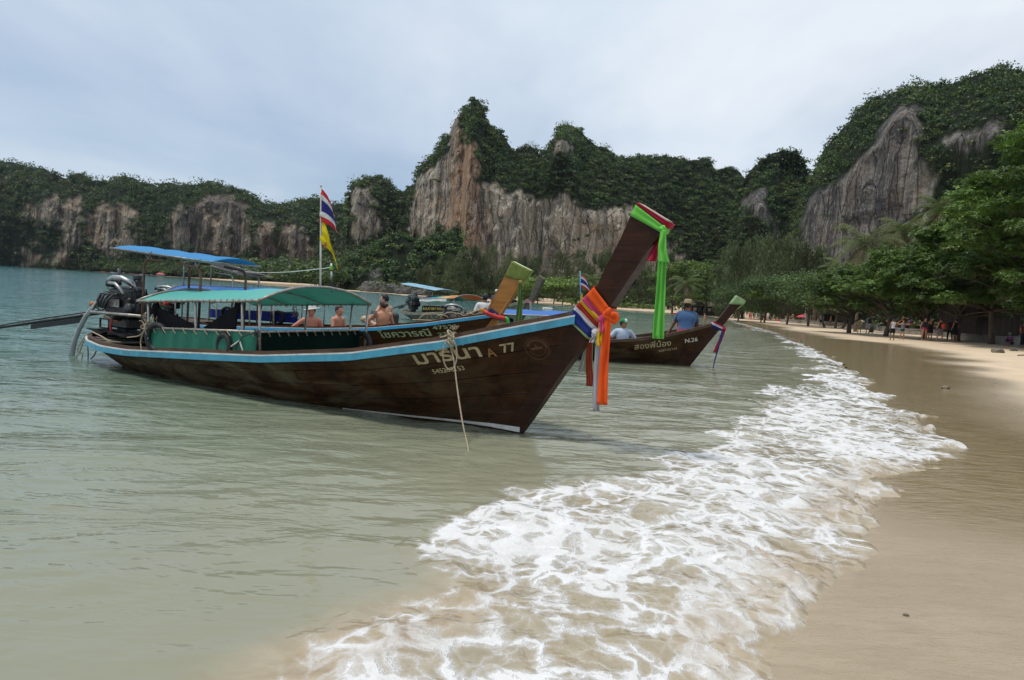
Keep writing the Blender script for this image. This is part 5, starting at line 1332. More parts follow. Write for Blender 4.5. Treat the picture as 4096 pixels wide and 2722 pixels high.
# lettering
hull_text(B1, 'มารีนา', -1.02, .745, .195, .22, P_CREAM, width=.72, bold=.009)
v_ = np.array([[0, -.055, 0], [.045, -.005, 0], [.05, .025, 0], [.03, .045, 0], [.01, .04, 0], [0, .025, 0], [-.01, .04, 0], [-.03, .045, 0], [-.05, .025, 0], [-.045, -.005, 0]]) * .85
hull_text(B1, None, -.455, 1.065, .10, .2, P_CREAM, 'heart_mark', extra=(v_, [tuple(range(10))]))
hull_text(B1, 'A', -.225, .905, .135, .22, P_OCHRE, bold=.004)
hull_text(B1, '77', -.075, .965, .135, .26, P_CREAM, width=.145, bold=.004)
hull_text(B1, '545200153', -.86, .655, .072, .22, P_CREAM, width=.36, bold=.002)
def ring(r0, r1, n=40):
    q = np.linspace(0, 2 * math.pi, n, endpoint=False); a = np.stack([r0 * np.cos(q), r0 * np.sin(q), 0 * q], 1); b = np.stack([r1 * np.cos(q), r1 * np.sin(q), 0 * q], 1)
    return np.vstack([a, b]), [(i, (i + 1) % n, (i + 1) % n + n, i + n) for i in range(n)]
for r0, r1 in ((.122, .128), (.112, .115), (.078, .083)): hull_text(B1, None, .275, 1.045, .1, 0, P_FAINT, 'emblem_ring', extra=ring(r0, r1))
for k in range(22):
    q = math.pi * (.05 + .9 * k / 21) ; s_ = .010
    v_ = np.array([[-s_ * .6, -s_, 0], [s_ * .6, -s_, 0], [s_ * .6, s_, 0], [-s_ * .6, s_, 0]])
    hull_text(B1, None, .275 + .097 * math.cos(q), 1.045 + .097 * math.sin(q), .1, q - math.pi / 2, P_FAINT, 'emblem_letter', extra=(v_, [(0, 1, 2, 3)]))
hull_text(B1, None, .255, 1.045, .1, .25, P_FAINT, 'emblem_ship', extra=(np.array([[-.04, -.015, 0], [.07, -.015, 0], [.085, .01, 0], [-.055, .01, 0], [0, .012, 0], [.01, .05, 0], [.03, .012, 0]]), [(0, 1, 2, 3), (4, 6, 5)]))

# ------------------------------------------------------------------ flags
def flag_colors(name, stops, axis='Y'):
    """cloth striped along its own height (generated coordinates are kept in the uv attribute)"""
    m, t, o = new_mat(name); N = NT(t)
    a = N.attr('stripe'); c = N.ramp(a, stops, 'CONSTANT')
    c = N.mix(N.ramp(N.noise(N.coord(), 14, 4, .6), [(.3, 0), (.7, .25)]), c, (.1, .08, .08))
    b = N.n('ShaderNodeBsdfPrincipled', {'Base Color': c, 'Roughness': .75, 'Specular IOR Level': .15}); tr = N.n('ShaderNodeBsdfTranslucent', {'Color': c})
    t.links.new(N.n('ShaderNodeMixShader', {0: .35, 1: b.outputs[0], 2: tr.outputs[0]}).outputs[0], o.inputs[0]); return m
M_THAI = flag_colors('thai flag cloth', [(0, (.62, .03, .035)), (.17, (.75, .74, .72)), (.33, (.030, .028, .20)), (.67, (.75, .74, .72)), (.83, (.62, .03, .035))])
M_YFLAG = flag_colors('yellow flag cloth', [(0, (.78, .60, .01)), (.999, (.78, .60, .01))])
def limp_flag(name, mat, top, drop, fly, hoist, folds, seed, parent, dirx):
    """flag hanging from a pole: top = upper hoist corner (world)"""
    rg = np.random.default_rng(seed); nu, nv = 26, 22
    U_, V_ = np.meshgrid(np.linspace(0, 1, nu), np.linspace(0, 1, nv), indexing='ij')       # u along fly, v down the hoist
    dx_ = np.asarray(dirx, float); px_ = np.cross(dx_, V(0, 0, 1))
    out_ = fly * 1.9 * (1 - np.exp(-U_ * 1.6)) * (.62 + .38 * V_)
    down = hoist * V_ * (1 - .25 * U_) + drop * U_ ** 1.2
    fold = .05 * fly * 4 * np.sin(U_ * folds + V_ * 2.2) * U_ ** .6 + .02 * fbm(U_ * 5, V_ * 5, seed, 2)
    P = np.asarray(top, float) + dx_ * (out_ + .25 * fold)[..., None] + px_ * fold[..., None] - V(0, 0, 1) * down[..., None]
    i = np.arange(nu * nv).reshape(nu, nv); f = np.stack([i[:-1, :-1], i[:-1, 1:], i[1:, 1:], i[1:, :-1]], -1).reshape(-1, 4)
    return mesh_np(name, P.reshape(-1, 3), f, mat, parent, True, {'stripe': V_.ravel()})
fb = B1.w(-3.36, 0, 1.55); ft = at(1284, 745, fb[1])
fl = empty('flag_pole', (0, 0, 0), 0, 'thin flagpole on the green canopy with a limp striped flag and a yellow flag', 'flag')
mb = MB(); mb.tube([fb + (ft - fb) * q for q in np.linspace(0, 1, 5)], [.013, .013, .012, .011, .010], 8); mb.build('pole', P_WHITE, fl, True)
mb = MB(); mb.tube([fb + (ft - fb) * .995, ft + V(0, 0, .02)], .016, 8); mb.build('pole_tip', P_WHITE, fl, True)
DX = unit(V(1, -.25, 0))
limp_flag('striped_flag', M_THAI, fb + (ft - fb) * .975, .30, .20, .46, 5.5, 4, fl, DX)
yf = limp_flag('yellow_flag', M_YFLAG, fb + (ft - fb) * .68, .46, .20, .34, 4.2, 9, fl, DX)
c_ = fb + (ft - fb) * .42 + DX * .085 - V(0, .055, 0)
mb = MB()
for (dx2, dz2, r_) in ((0, 0, .022), (.006, .034, .012), (-.012, .02, .010), (.014, .018, .010), (0, -.03, .012), (-.012, -.018, .008)): mb.ball(c_ + DX * dx2 + V(0, -.004, dz2), (r_, .004, r_), 8, 5)
mb.build('crest', pmat('crest print', (.50, .12, .03), None, 20), yf)
wp = empty('antenna_pole', (0, 0, 0), 0, 'short black and white pole with a green tie standing beside the flagpole', 'pole')
a_ = B1.w(-3.5, .35, 1.50); b_ = at(1325, 1055, a_[1] + .05)
for f0, f1, mt in ((0, .55, M_IRON), (.55, .72, P_WHITE), (.72, .80, M_RED), (.80, 1, P_WHITE)):
    mb = MB(); mb.tube([a_ + (b_ - a_) * f0, a_ + (b_ - a_) * f1], .013, 8); mb.build('pole_section', mt, wp, True)
mb = MB()
for k in range(4): mb.torus(a_ + (b_ - a_) * (.80 + .035 * k), .022, .006, (0, 0, 1), 12, 5)
mb.build('green_tie', pmat('lime cord', (.20, .62, .06), None, 20), wp, True)
ln = MB(); e0 = at(935, 1085, 12.4); e1 = a_ + (b_ - a_) * .86; ln.tube([e0 + (e1 - e0) * q - V(0, 0, .05 * math.sin(q * math.pi)) for q in np.linspace(0, 1, 9)], .006, 6)
o = ln.build('stay_line', P_WHITE, None, True); tag(o, 'pale taut line running from the rear roof to the pole', 'line')

# ------------------------------------------------------------------ sashes round the prow of the main boat
C_ORANGE = cloth('fluorescent orange cloth', (0.90, 0.125, 0.012), (.82, .095, .008)); C_PINK = cloth('pink cloth', (0.60, 0.055, 0.16)); C_YELLOW = cloth('yellow cloth', (0.78, 0.50, 0.01))
C_RED = cloth('red cloth', (0.44, 0.030, 0.015)); C_WHITE = cloth('white cloth', (0.70, 0.68, 0.70)); C_BLUE = cloth('blue cloth', (0.018, 0.040, 0.23)); C_LIME = cloth('lime green cloth', (0.20, 0.68, 0.10), (.17, .58, .08))
C_CRIM = cloth('crimson cloth', (0.42, 0.012, 0.040)); C_SHEERR = cloth('sheer red cloth', (0.60, 0.11, 0.05), trans=.55); C_SHEERG = cloth('sheer pale green cloth', (0.55, 0.68, 0.32), trans=.55); C_SHEERW = cloth('sheer white cloth', (0.66, 0.64, 0.68), trans=.5)
def band(B, bh, bl, fh, fl_, h, mat, name, parent, seed=1, belly=.0):
    """cloth wound once round the prow: upper/lower points on the back edge and the front edge (x, z)"""
    rows = []
    for v in np.linspace(0, 1, 6):
        b_ = V(*bh) * (1 - v) + V(*bl) * v; f_ = V(*fh) * (1 - v) + V(*fl_) * v; L = []
        bul = .004 + .006 * math.sin(v * math.pi * 3.0 + seed)
        d = unit(f_ - b_)
        for q in np.linspace(0, 1, 10):
            p = b_ + (f_ - b_) * q - V(d[1], -d[0]) * belly * math.sin(q * math.pi); L.append((p[0], -(h + bul + .004 * math.sin(q * 7 + seed)), p[1]))
        e = f_ + d * .02; L += [(e[0], -h * .5, e[1]), (e[0] + .004, 0, e[1]), (e[0], h * .5, e[1])]
        for q in np.linspace(1, 0, 10):
            p = b_ + (f_ - b_) * q; L.append((p[0], h + bul, p[1]))
        e = b_ - d * .02; L += [(e[0], h * .5, e[1]), (e[0] - .004, 0, e[1]), (e[0], -h * .5, e[1])]
        rows.append(L)
    mb = MB(); mb.grid(np.array(rows), thick=.004, wrap=True)
    v = np.vstack(mb.v); vw = np.array([B.w(*p) for p in v]) + V(0, 0, B.root.location[2])
    return mesh_np(name, vw, mb.f, mat, parent, True)
def tail(top, bot, w0, w1, mat, name, parent, folds=3, amp=.02, seed=0, wdir=(1, -.15, 0), sway=.02, curl=0.0):
    """strip of cloth hanging from top to bot (world), gathered into folds"""
    top, bot = np.asarray(top, float), np.asarray(bot, float); wd2 = unit(wdir); nd = np.cross(wd2, V(0, 0, 1)); rows = []
    for t in np.linspace(0, 1, 26):
        c = top + (bot - top) * t + wd2 * sway * math.sin(t * 4 + seed) * t; wv = w0 + (w1 - w0) * t ** .7; L = []
        for k in np.linspace(-.5, .5, 25):
            L.append(c + wd2 * wv * k + nd * (amp * math.sin(k * 2 * math.pi * folds + seed + .8 * t) * (.4 + .6 * t) + .006 * math.sin(9 * t + 6 * k)))
        rows.append(L)
    mb = MB(); mb.grid(np.array(rows), thick=.003); return mb.build(name, mat, parent, True)
def knot(c, r, mat, parent, seed=0, name='knot'):
    rg = np.random.default_rng(seed); mb = MB()
    c = np.asarray(c, float); n, m_ = 14, 10; v = []
    for i in range(m_ + 1):
        t = math.pi * i / m_
        for k in range(n):
            q = 2 * math.pi * k / n; d = V(math.sin(t) * math.cos(q), math.sin(t) * math.sin(q), -math.cos(t)); v.append(c + d * r * (1 + .22 * math.sin(3 * q + 2 * t * 2 + seed)))
    mb.add(v, [(i * n + k, i * n + (k + 1) % n, (i + 1) * n + (k + 1) % n, (i + 1) * n + k) for i in range(m_) for k in range(n)]); return mb.build(name, mat, parent, True)
def sash(label): return empty('sash', (0, 0, 0), 0, label, 'sash')
KN = B1.w(1.07, -.13, 1.45)
s = sash('deep blue cloth band lowest round the prow of the front boat'); band(B1, (.66, 1.515), (.585, 1.41), (.925, 1.31), (.855, 1.22), .100, C_BLUE, 'wrap', s, 1)
s = sash('white cloth band above the blue one with a long hanging end'); band(B1, (.685, 1.545), (.655, 1.50), (.945, 1.335), (.915, 1.295), .106, C_WHITE, 'wrap', s, 2)
knot(B1.w(.96, -.15, 1.27), .045, C_WHITE, s, 2); tail(B1.w(.955, -.16, 1.27), at(2377, 1372, 7.32), .05, .075, C_WHITE, 'short_end', s, 2, .02, 1); tail(at(2392, 1340, 7.36), at(2388, 1646, 7.36), .06, .075, C_SHEERW, 'long_end', s, 1.5, .014, 2)
s = sash('dark red cloth band in the middle of the prow wrapping'); band(B1, (.735, 1.60), (.675, 1.535), (.985, 1.385), (.935, 1.325), .103, C_RED, 'wrap', s, 3)
tail(at(2361, 1345, 7.50), at(2353, 1545, 7.50), .045, .085, C_SHEERR, 'sheer_end', s, 3, .018, 4)
s = sash('narrow yellow cloth band between the red and pink ones'); band(B1, (.755, 1.625), (.725, 1.592), (1.0, 1.415), (.975, 1.375), .109, C_YELLOW, 'wrap', s, 4)
tail(B1.w(1.01, -.155, 1.37), at(2401, 1386, 7.25), .045, .062, C_YELLOW, 'short_end', s, 1.5, .014, 2)
s = sash('pink cloth band just below the orange sash'); band(B1, (.815, 1.675), (.745, 1.615), (1.03, 1.475), (.99, 1.40), .106, C_PINK, 'wrap', s, 5)
knot(B1.w(1.03, -.15, 1.42), .05, C_PINK, s, 4); tail(B1.w(1.03, -.17, 1.42), at(2401, 1330, 7.20), .06, .05, C_PINK, 'short_end', s, 2, .018, 5)
s = sash('fluorescent orange sash knotted on the prow with a long hanging end'); band(B1, (.885, 1.76), (.80, 1.665), (1.07, 1.56), (1.015, 1.455), .112, C_ORANGE, 'wrap', s, 6)
knot(KN, .06, C_ORANGE, s, 7); tail(KN - V(0, .05, 0), at(2406, 1620, 7.18), .07, .108, C_ORANGE, 'long_end', s, 1.5, .016, 3, sway=.01)
mb = MB(); loop = [KN + V(.0, -.03, .0), KN + V(.05, -.04, .035), KN + V(.085, -.03, .035), KN + V(.10, -.03, -.01), KN + V(.075, -.03, -.045), KN + V(.03, -.04, -.02)]
mb.tube(loop, [.02, .03, .03, .034, .034, .02], 8); mb.build('bow_loop', C_ORANGE, s, True)
mb = MB(); mb.tube([KN + V(-.02, -.04, .02), KN + V(.0, -.04, .07), KN + V(.02, -.03, .10)], [.025, .03, .012], 8); mb.build('bow_loop', C_ORANGE, s, True)
s = sash('pale green sheer strip hanging behind the prow wrapping'); tail(at(2358, 1340, 7.62), at(2358, 1495, 7.62), .05, .10, C_SHEERG, 'hanging_end', s, 2, .015, 2); band(B1, (.60, 1.40), (.59, 1.385), (.86, 1.225), (.85, 1.20), .097, C_SHEERG, 'wrap', s, 8)
s = sash('white sheer strip hanging left of the pale green strip'); tail(at(2346, 1350, 7.70), at(2330, 1490, 7.70), .03, .06, C_SHEERW, 'hanging_end', s, 1.5, .012, 1); knot(at(2350, 1346, 7.70), .018, C_SHEERW, s, 1)
GK = B1.w(1.60, -.12, 2.375)
s = sash('bright lime green sash tied round the tip of the prow'); band(B1, (1.285, 2.625), (1.235, 2.515), (1.605, 2.405), (1.575, 2.345), .098, C_LIME, 'wrap', s, 1)
knot(GK, .035, C_LIME, s, 3); tail(GK - V(0, .02, .02), at(2635, 1356, GK[1] - .03), .055, .115, C_LIME, 'long_end', s, 2.0, .022, 1, sway=.008); tail(GK - V(.0, .035, .01), at(2652, 1050, GK[1] - .06), .04, .10, C_LIME, 'short_end', s, 1.5, .016, 3)
s = sash('crimson cloth strip under the lime green sash'); band(B1, (1.305, 2.648), (1.285, 2.628), (1.645, 2.45), (1.612, 2.40), .094, C_CRIM, 'wrap', s, 2)
tail(B1.w(1.545, .03, 2.33), at(2609, 1046, GK[1] + .10), .06, .095, C_CRIM, 'hanging_end', s, 1.5, .016, 2)
# mooring rope
rp = empty('mooring_rope', (0, 0, 0), 0, 'hemp rope knotted on the gunwale of the front boat and hanging into the water', 'rope')
top = B1.w(-.47, -.70, 1.17); end = G(1888, 1838, .0)
mb = MB(); c = [top, B1.w(-.46, -.82, 1.10), B1.w(-.44, -.80, .98), at(1815, 1440, 7.45), at(1830, 1560, 7.3), at(1850, 1690, 7.1), at(1868, 1770, 6.95), end, at(1960, 1895, 6.4) , at(2040, 1945, 6.15)]
c[-2][2] = .008; c[-1][2] = .0; cc = np.array(c)
mb.tube(sm(cc, 10), .0085, 7); mb.build('line', M_ROPE, rp, True)
mb = MB()
for k, (dx_, dz_, r_) in enumerate(((0, .02, .05), (.01, -.05, .045), (.0, -.10, .05))): mb.torus(B1.w(-.46 + dx_, -.80, 1.13 + dz_), r_, .012, (1, .3 * k - .3, .8), 16, 7)
mb.build('knot', M_ROPE, rp, True)
mb = MB(); q = np.linspace(.4, 2 * math.pi + .2, 24); mb.tube(np.stack([at(1800 + 28 * math.sin(a), 1418 - 62 * math.cos(a), 7.42) for a in q]), .009, 6); mb.build('loop', M_ROPE, rp, True)
rg = np.random.default_rng(9); mb = MB()
for k in range(26): d = rg.normal(size=3); d[2] = abs(d[2]); p = top + V(0, 0, .03); mb.tube([p, p + unit(d) * .035, p + unit(d) * .05 + rg.normal(size=3) * .01], .004, 4)
mb.build('frayed_end', M_ROPE, rp)
mb = MB(); mb.tube([top, B1.w(-.62, -.70, 1.11), B1.w(-.85, -.72, 1.06), B1.w(-.98, -.72, 1.02)], .010, 6); mb.build('tail', M_ROPE, rp, True)

# ------------------------------------------------------------------ second boat, behind the first
B2 = Boat('longtail_boat', 'red brown longtail boat with orange prow and blue canopy behind the front boat', (-.99, 15.22), (.93, -.36), 1, 1, .76)
B2.root.location[2] = .12
hull(B2, W_RED, P_BOTTOM, W_RED, P_BLUE2, W_ORANGE, W_DECK, prow=[(.83, 1.53), (1.0, 1.9), (1.17, 2.29), (1.38, 2.66), (1.40, 2.70), (.99, 2.93), (.86, 2.60), (.62, 1.95), (.50, 1.62), (.46, 1.44)], m_cap=pmat('pale green prow cap', (.55, .60, .36), None, 20, .6))
canopy(B2, T_BLUE, -7.8, -4.45, 1.42, 1.52, 1.0, .24, post_x=[-7.5, -6.2, -5.2, -4.5], lash=True)
side_panel(B2, T_DBLUE, -8.3, -5.35, 1, .50, .56, .80, .92, .96)
for xx in (-7.6, -5.9): tyre(B2, xx, .86, .70, .20, .045, .1)
mb = MB(); rg = np.random.default_rng(2)
for k in range(8):
    p = V(-5.35, .93, .95); q = rg.normal(size=(5, 3)) * .05; q[0] = 0; mb.tube(p + np.cumsum(q, 0) * V(1, .6, 1.2) + V(0, 0, -.02 * k), .013, 5)
mb.tube([(-5.4, .93, .98), (-5.7, .93, .90), (-6.0, .93, .96)], .012, 5); B2.mesh(mb, 'rope_knot', M_ROPE, smooth=True)
rear_roof(B2, -7.95, -5.85, 2.58, 2.08, .5, T_NET, [(-7.8, .45), (-6.2, .45)], rise=.05, zb=.4, pipe=M_STEEL)
engine(B2, -8.75, 0, .92, 1, scale=1.05)
shaft(B2, (-9.1, 0, 1.0), (-12.6, .6, .3))
hull_text(B2, 'โชควารณี', -1.72, .52, .26, .155, P_PALE, width=1.10, bold=.007)
hull_text(B2, '4752', -.56, .87, .145, .20, P_PALE, width=.40, bold=.005); hull_text(B2, '2210', -.50, .70, .115, .20, P_PALE, width=.38, bold=.004)
mb = MB(); a, f_ = text_mesh('8', .16); mb.add(np.stack([.12 + a[:, 0] * .9, np.full(len(a), -.098), .95 + a[:, 1] + .2 * a[:, 0]], 1), f_); B2.mesh(mb, 'numeral', P_PALE)
mb = MB(); mb.tube([(-3.2, .9, .78), (-2.4, .95, .86), (-1.4, .95, .90)], .02, 6); mb.tube([(-3.1, .9, .62), (-2.9, .92, .82)], .015, 6); mb.tube([(-2.2, .9, .66), (-2.0, .92, .88)], .015, 6); B2.mesh(mb, 'bamboo_rail', W_GUN, smooth=True)
mb = MB(); mb.ball((-3.25, .88, .90), (.10, .08, .12), 10, 7); B2.mesh(mb, 'float', pmat('buff float', (.50, .40, .26), None, 9, .6), smooth=True)
C_MOSS = cloth('moss green pleated cloth', (0.24, 0.29, 0.075), (.18, .22, .05), .2, scale=14)
s = sash('moss green pleated cloth over the tip of the orange prow')
rows = []
for v in np.linspace(0, 1, 9):
    b_ = V(.99, 2.94) * (1 - v) + V(.84, 2.52) * v; f_ = V(1.42, 2.71) * (1 - v) + V(1.27, 2.43) * v; L = []
    for q in np.linspace(0, 1, 22):
        p = b_ + (f_ - b_) * q; L.append((p[0], -(.095 + .008 * math.sin(q * 60)), p[1] - .03 * math.sin(q * 3.14) * v))
    L += [(f_[0] + .02, -.05, f_[1]), (f_[0] + .02, .05, f_[1])]
    for q in np.linspace(1, 0, 22):
        p = b_ + (f_ - b_) * q; L.append((p[0], (.095 + .008 * math.sin(q * 60)), p[1]))
    L += [(b_[0] - .02, .05, b_[1]), (b_[0] - .02, -.05, b_[1])]
    rows.append(L)
mb = MB(); mb.grid(np.array(rows), thick=.004, wrap=True); v = np.array([B2.w(*p) for p in np.vstack(mb.v)]) + V(0, 0, .12); mesh_np('wrap', v, mb.f, C_MOSS, s, True)
MK = B2.w(1.22, -.12, 2.36) + V(0, 0, .12); knot(MK, .045, C_MOSS, s, 2); tail(MK, at(2078, 1302, MK[1] - .02), .05, .15, cloth('leaf green cloth', (.11, .21, .055), None, .25), 'long_end', s, 2, .02, 1)
s = sash('dark navy cloth folded round the foot of the orange prow'); band(B2, (.58, 1.60), (.36, 1.36), (.86, 1.36), (.80, 1.26), .105, cloth('navy cloth', (.028, .026, .10), (.05, .045, .15)), 'wrap', s, 3)
gl = empty('garland', (0, 0, 0), 0, 'tube garland of red, yellow and green wrapped round the orange prow', 'garland')
for pts, mt in (((1922, 1236, 1930, 1243, 1937, 1248), cloth('marigold cloth', (.75, .33, .03))), ((1935, 1246, 1955, 1258, 1985, 1268, 2012, 1273, 2022, 1274), M_RED), ((2020, 1270, 2030, 1280, 2032, 1295, 2030, 1318), pmat('green plastic', (.03, .36, .06), None, 6, .4))):
    P = [at(pts[i], pts[i + 1], 14.65) for i in range(0, len(pts), 2)]; mb = MB(); mb.tube(P, .048 if mt is M_RED else .042, 10); mb.build('tube', mt, gl, True)
ro = empty('rope_coil', (0, 0, 0), 0, 'loose hemp rope coils lying on the bow of the orange prowed boat', 'rope'); rg = np.random.default_rng(6)
for k in range(6):
    c_ = B2.w(-1.15 + .22 * k, .1 + .1 * rg.random(), 1.10 + .03 * k) + V(0, 0, .10); mb = MB(); mb.torus(c_, .14 + .08 * rg.random(), .014, (.3 * rg.normal(), 1, .5 + .5 * rg.random()), 20, 6); mb.build('coil', M_ROPE, ro, True)
mb = MB(); mb.tube([B2.w(-1.4, 0, 1.1) + V(0, 0, .1), B2.w(-.9, 0, 1.12) + V(0, 0, .1), B2.w(-.3, 0, 1.24) + V(0, 0, .1), B2.w(.2, 0, 1.40) + V(0, 0, .1), B2.w(.48, 0, 1.60) + V(0, 0, .1)], .016, 6); mb.build('coil', M_ROPE, ro, True)

# ------------------------------------------------------------------ third boat, right
B3 = Boat('longtail_boat', 'small dark longtail boat numbered N.26 with a blue canopy, right of the prow', (4.8, 18.72), (.995, -.1), .84, .9, .83)
hull(B3, W_MAIN, P_BOTTOM, W_GUN, W_GUN, W_PROW, W_DECK, rub=False, pin=False, nstr=6, prow=[(.98, 1.42), (1.20, 1.75), (1.45, 2.10), (1.60, 2.24), (1.63, 2.28), (1.34, 2.43), (1.15, 2.12), (.92, 1.76), (.70, 1.46), (.66, 1.42)])
canopy(B3, T_BLUE, -6.3, -3.5, 1.34, 1.42, 1.0, .17, post_x=[-6.1, -5.0, -3.6], lash=False)
engine(B3, -7.75, 0, .95, 0, scale=1.0)
mb = MB(); mb.tube([(-8.6, -.3, .75), (-7.6, -.36, 1.0), (-6.9, -.36, 1.35), (-6.6, -.36, 1.50), (-6.45, -.36, 1.42), (-6.6, -.36, 1.1), (-6.75, -.36, .85)], .032, 8); B3.mesh(mb, 'steering_arm', M_RUST, smooth=True)
mb = MB(); mb.tube([(-8.5, -.34, .80), (-7.6, -.40, 1.05), (-6.9, -.40, 1.40), (-6.7, -.40, 1.45)], .03, 7); mb.torus((-6.85, -.40, 1.40), .06, .02, (1, 0, .5), 12, 6); B3.mesh(mb, 'arm_rope', M_ROPE, smooth=True)
hull_text(B3, 'สองพี่น้อง', -1.80, .50, .26, .17, P_CREAM, width=1.16, bold=.006); hull_text(B3, '4687-02162', -1.02, .46, .105, .20, P_CREAM, width=.62, bold=.002); hull_text(B3, 'N.26', -.20, .80, .19, .19, P_WHITE, width=.42, bold=.005)
s = sash('pale green cloth over the tip of the small boat prow'); band(B3, (1.34, 2.42), (1.16, 2.14), (1.62, 2.27), (1.56, 2.15), .098, cloth('pale green cloth', (.35, .52, .25)), 'wrap', s, 2); tail(B3.w(1.60, .0, 2.2), B3.w(1.26, .1, 1.86), .06, .07, C_SHEERG, 'hanging_end', s, 1, .01, 1)
s = sash('red, white and navy ribbon knotted at the foot of the small boat prow')
for k, (mt, o_) in enumerate(((C_BLUE, 0), (C_WHITE, .04), (C_CRIM, .08))): band(B3, (.64 + o_, 1.46 + o_ * 1.2), (.60 + o_, 1.40 + o_ * 1.2), (.98 + o_, 1.33 + o_), (.95 + o_, 1.27 + o_), .102 + .002 * k, mt, 'wrap', s, k)
KB = B3.w(1.02, -.14, 1.32); knot(KB, .05, C_CRIM, s, 1); tail(KB, at(2862, 1412, KB[1] - .03), .10, .09, C_CRIM, 'long_end', s, 1.5, .015, 1); tail(KB + V(-.04, -.02, -.05), at(2854, 1474, KB[1] - .05), .06, .025, C_BLUE, 'long_end', s, 1, .01, 2)
fl = empty('flag_pole', (0, 0, 0), 0, 'small flags on a light blue stick above the blue canopy', 'flag')
fb2 = B3.w(-3.55, 0, 1.55); ft2 = at(2321, 1086, fb2[1]); mb = MB(); mb.tube([fb2, ft2], .014, 7); mb.build('pole', P_BLUE2, fl, True)
limp_flag('striped_flag', M_THAI, fb2 + (ft2 - fb2) * .93, .36, .28, .34, 5, 3, fl, V(1, 0, 0)); limp_flag('yellow_flag', M_YFLAG, fb2 + (ft2 - fb2) * .52, .28, .10, .22, 4, 5, fl, V(1, 0, 0))

# ------------------------------------------------------------------ fourth boat, further out
B4 = Boat('longtail_boat', 'grey water taxi longtail boat with orange and teal canopy further out', (.13, 32.0), (.7, -.714))
hull(B4, W_GREY, P_BOTTOM, W_GREY, W_GREY, W_DARKGREY, W_DECK, rub=True, pin=False, nstr=6, m_cap=W_DARKGREY)
T_ORANGE = pmat('orange tarpaulin', (.72, .24, .03), (.62, .19, .02), 2, .5, bump=.2, trans=.35); T_TEAL = pmat('teal tarpaulin', (.10, .42, .44), None, 2, .5, bump=.2, trans=.35); T_GREYT = pmat('grey tarpaulin', (.16, .17, .19), None, 2, .5, bump=.2, trans=.2); T_PALEO = pmat('pale orange tarpaulin', (.74, .48, .18), None, 2, .5, bump=.2, trans=.35)
canopy(B4, None, patches=[(0, .22, T_GREYT), (.22, .50, T_TEAL), (.50, .76, T_PALEO), (.76, 1, T_ORANGE)], lash=False)
side_panel(B4, T_BLACK, -5.9, -3.4, -1, .52, .66, .86, .95, .99, lash=False)
a, f_ = text_mesh('RAILAY BAY WATER TAXI', .2); a[:, 0] *= 2.3 / a[:, 0].max(); mb = MB(); mb.add(np.stack([-5.78 + a[:, 0], -1.035 + 0 * a[:, 0], .64 + .045 * a[:, 0] + a[:, 1]], 1), f_); B4.mesh(mb, 'lettering', P_YEL)
mb = MB(); xs = np.linspace(-6.1, -3.9, 14); P = np.stack([np.stack([xs, np.full(14, -1.03), 1.16 + .06 * (xs + 6.1) + .0 * xs], 1), np.stack([xs, np.full(14, -1.05), 1.05 + .06 * (xs + 6.1) + .02 * np.sin(xs * 5)], 1)], 1); mb.grid(P, thick=.005); B4.mesh(mb, 'canopy_valance', pmat('white tarp strip', (.66, .66, .64), None, 3, .6))
rear_roof(B4, -8.3, -5.2, 1.90, 1.66, .8, pmat('pale blue roof tarp', (.34, .60, .74), None, 2, .5, trans=.3), [(-7.4, .6), (-5.6, .6)], pipe=M_STEEL)
engine(B4, -8.0, 0, .72, 0, scale=1.1); shaft(B4, (-8.6, 0, .8), (-11.5, .3, .25))
s = sash('pale pink ribbon knotted on the grey driftwood prow'); band(B4, (.72, 1.55), (.62, 1.36), (1.02, 1.45), (.95, 1.34), .102, cloth('faded pink cloth', (.55, .22, .22)), 'wrap', s, 1); tail(B4.w(1.0, -.14, 1.4), B4.w(1.02, -.14, .95), .10, .09, C_SHEERW, 'long_end', s, 1.5, .02, 1)
mb = MB(); mb.bbox((-.9, -.1, 1.10), (.75, .4, .16), .07); B4.mesh(mb, 'life_jacket', pmat('yellow vest', (.70, .46, .06), None, 6, .6), smooth=True)
mb = MB(); mb.ball((-.35, .1, 1.30), (.22, .2, .2), 10, 7); mb.ball((-.5, .15, 1.38), (.13, .13, .14), 8, 6); B4.mesh(mb, 'black_bag', T_BLACK, smooth=True)

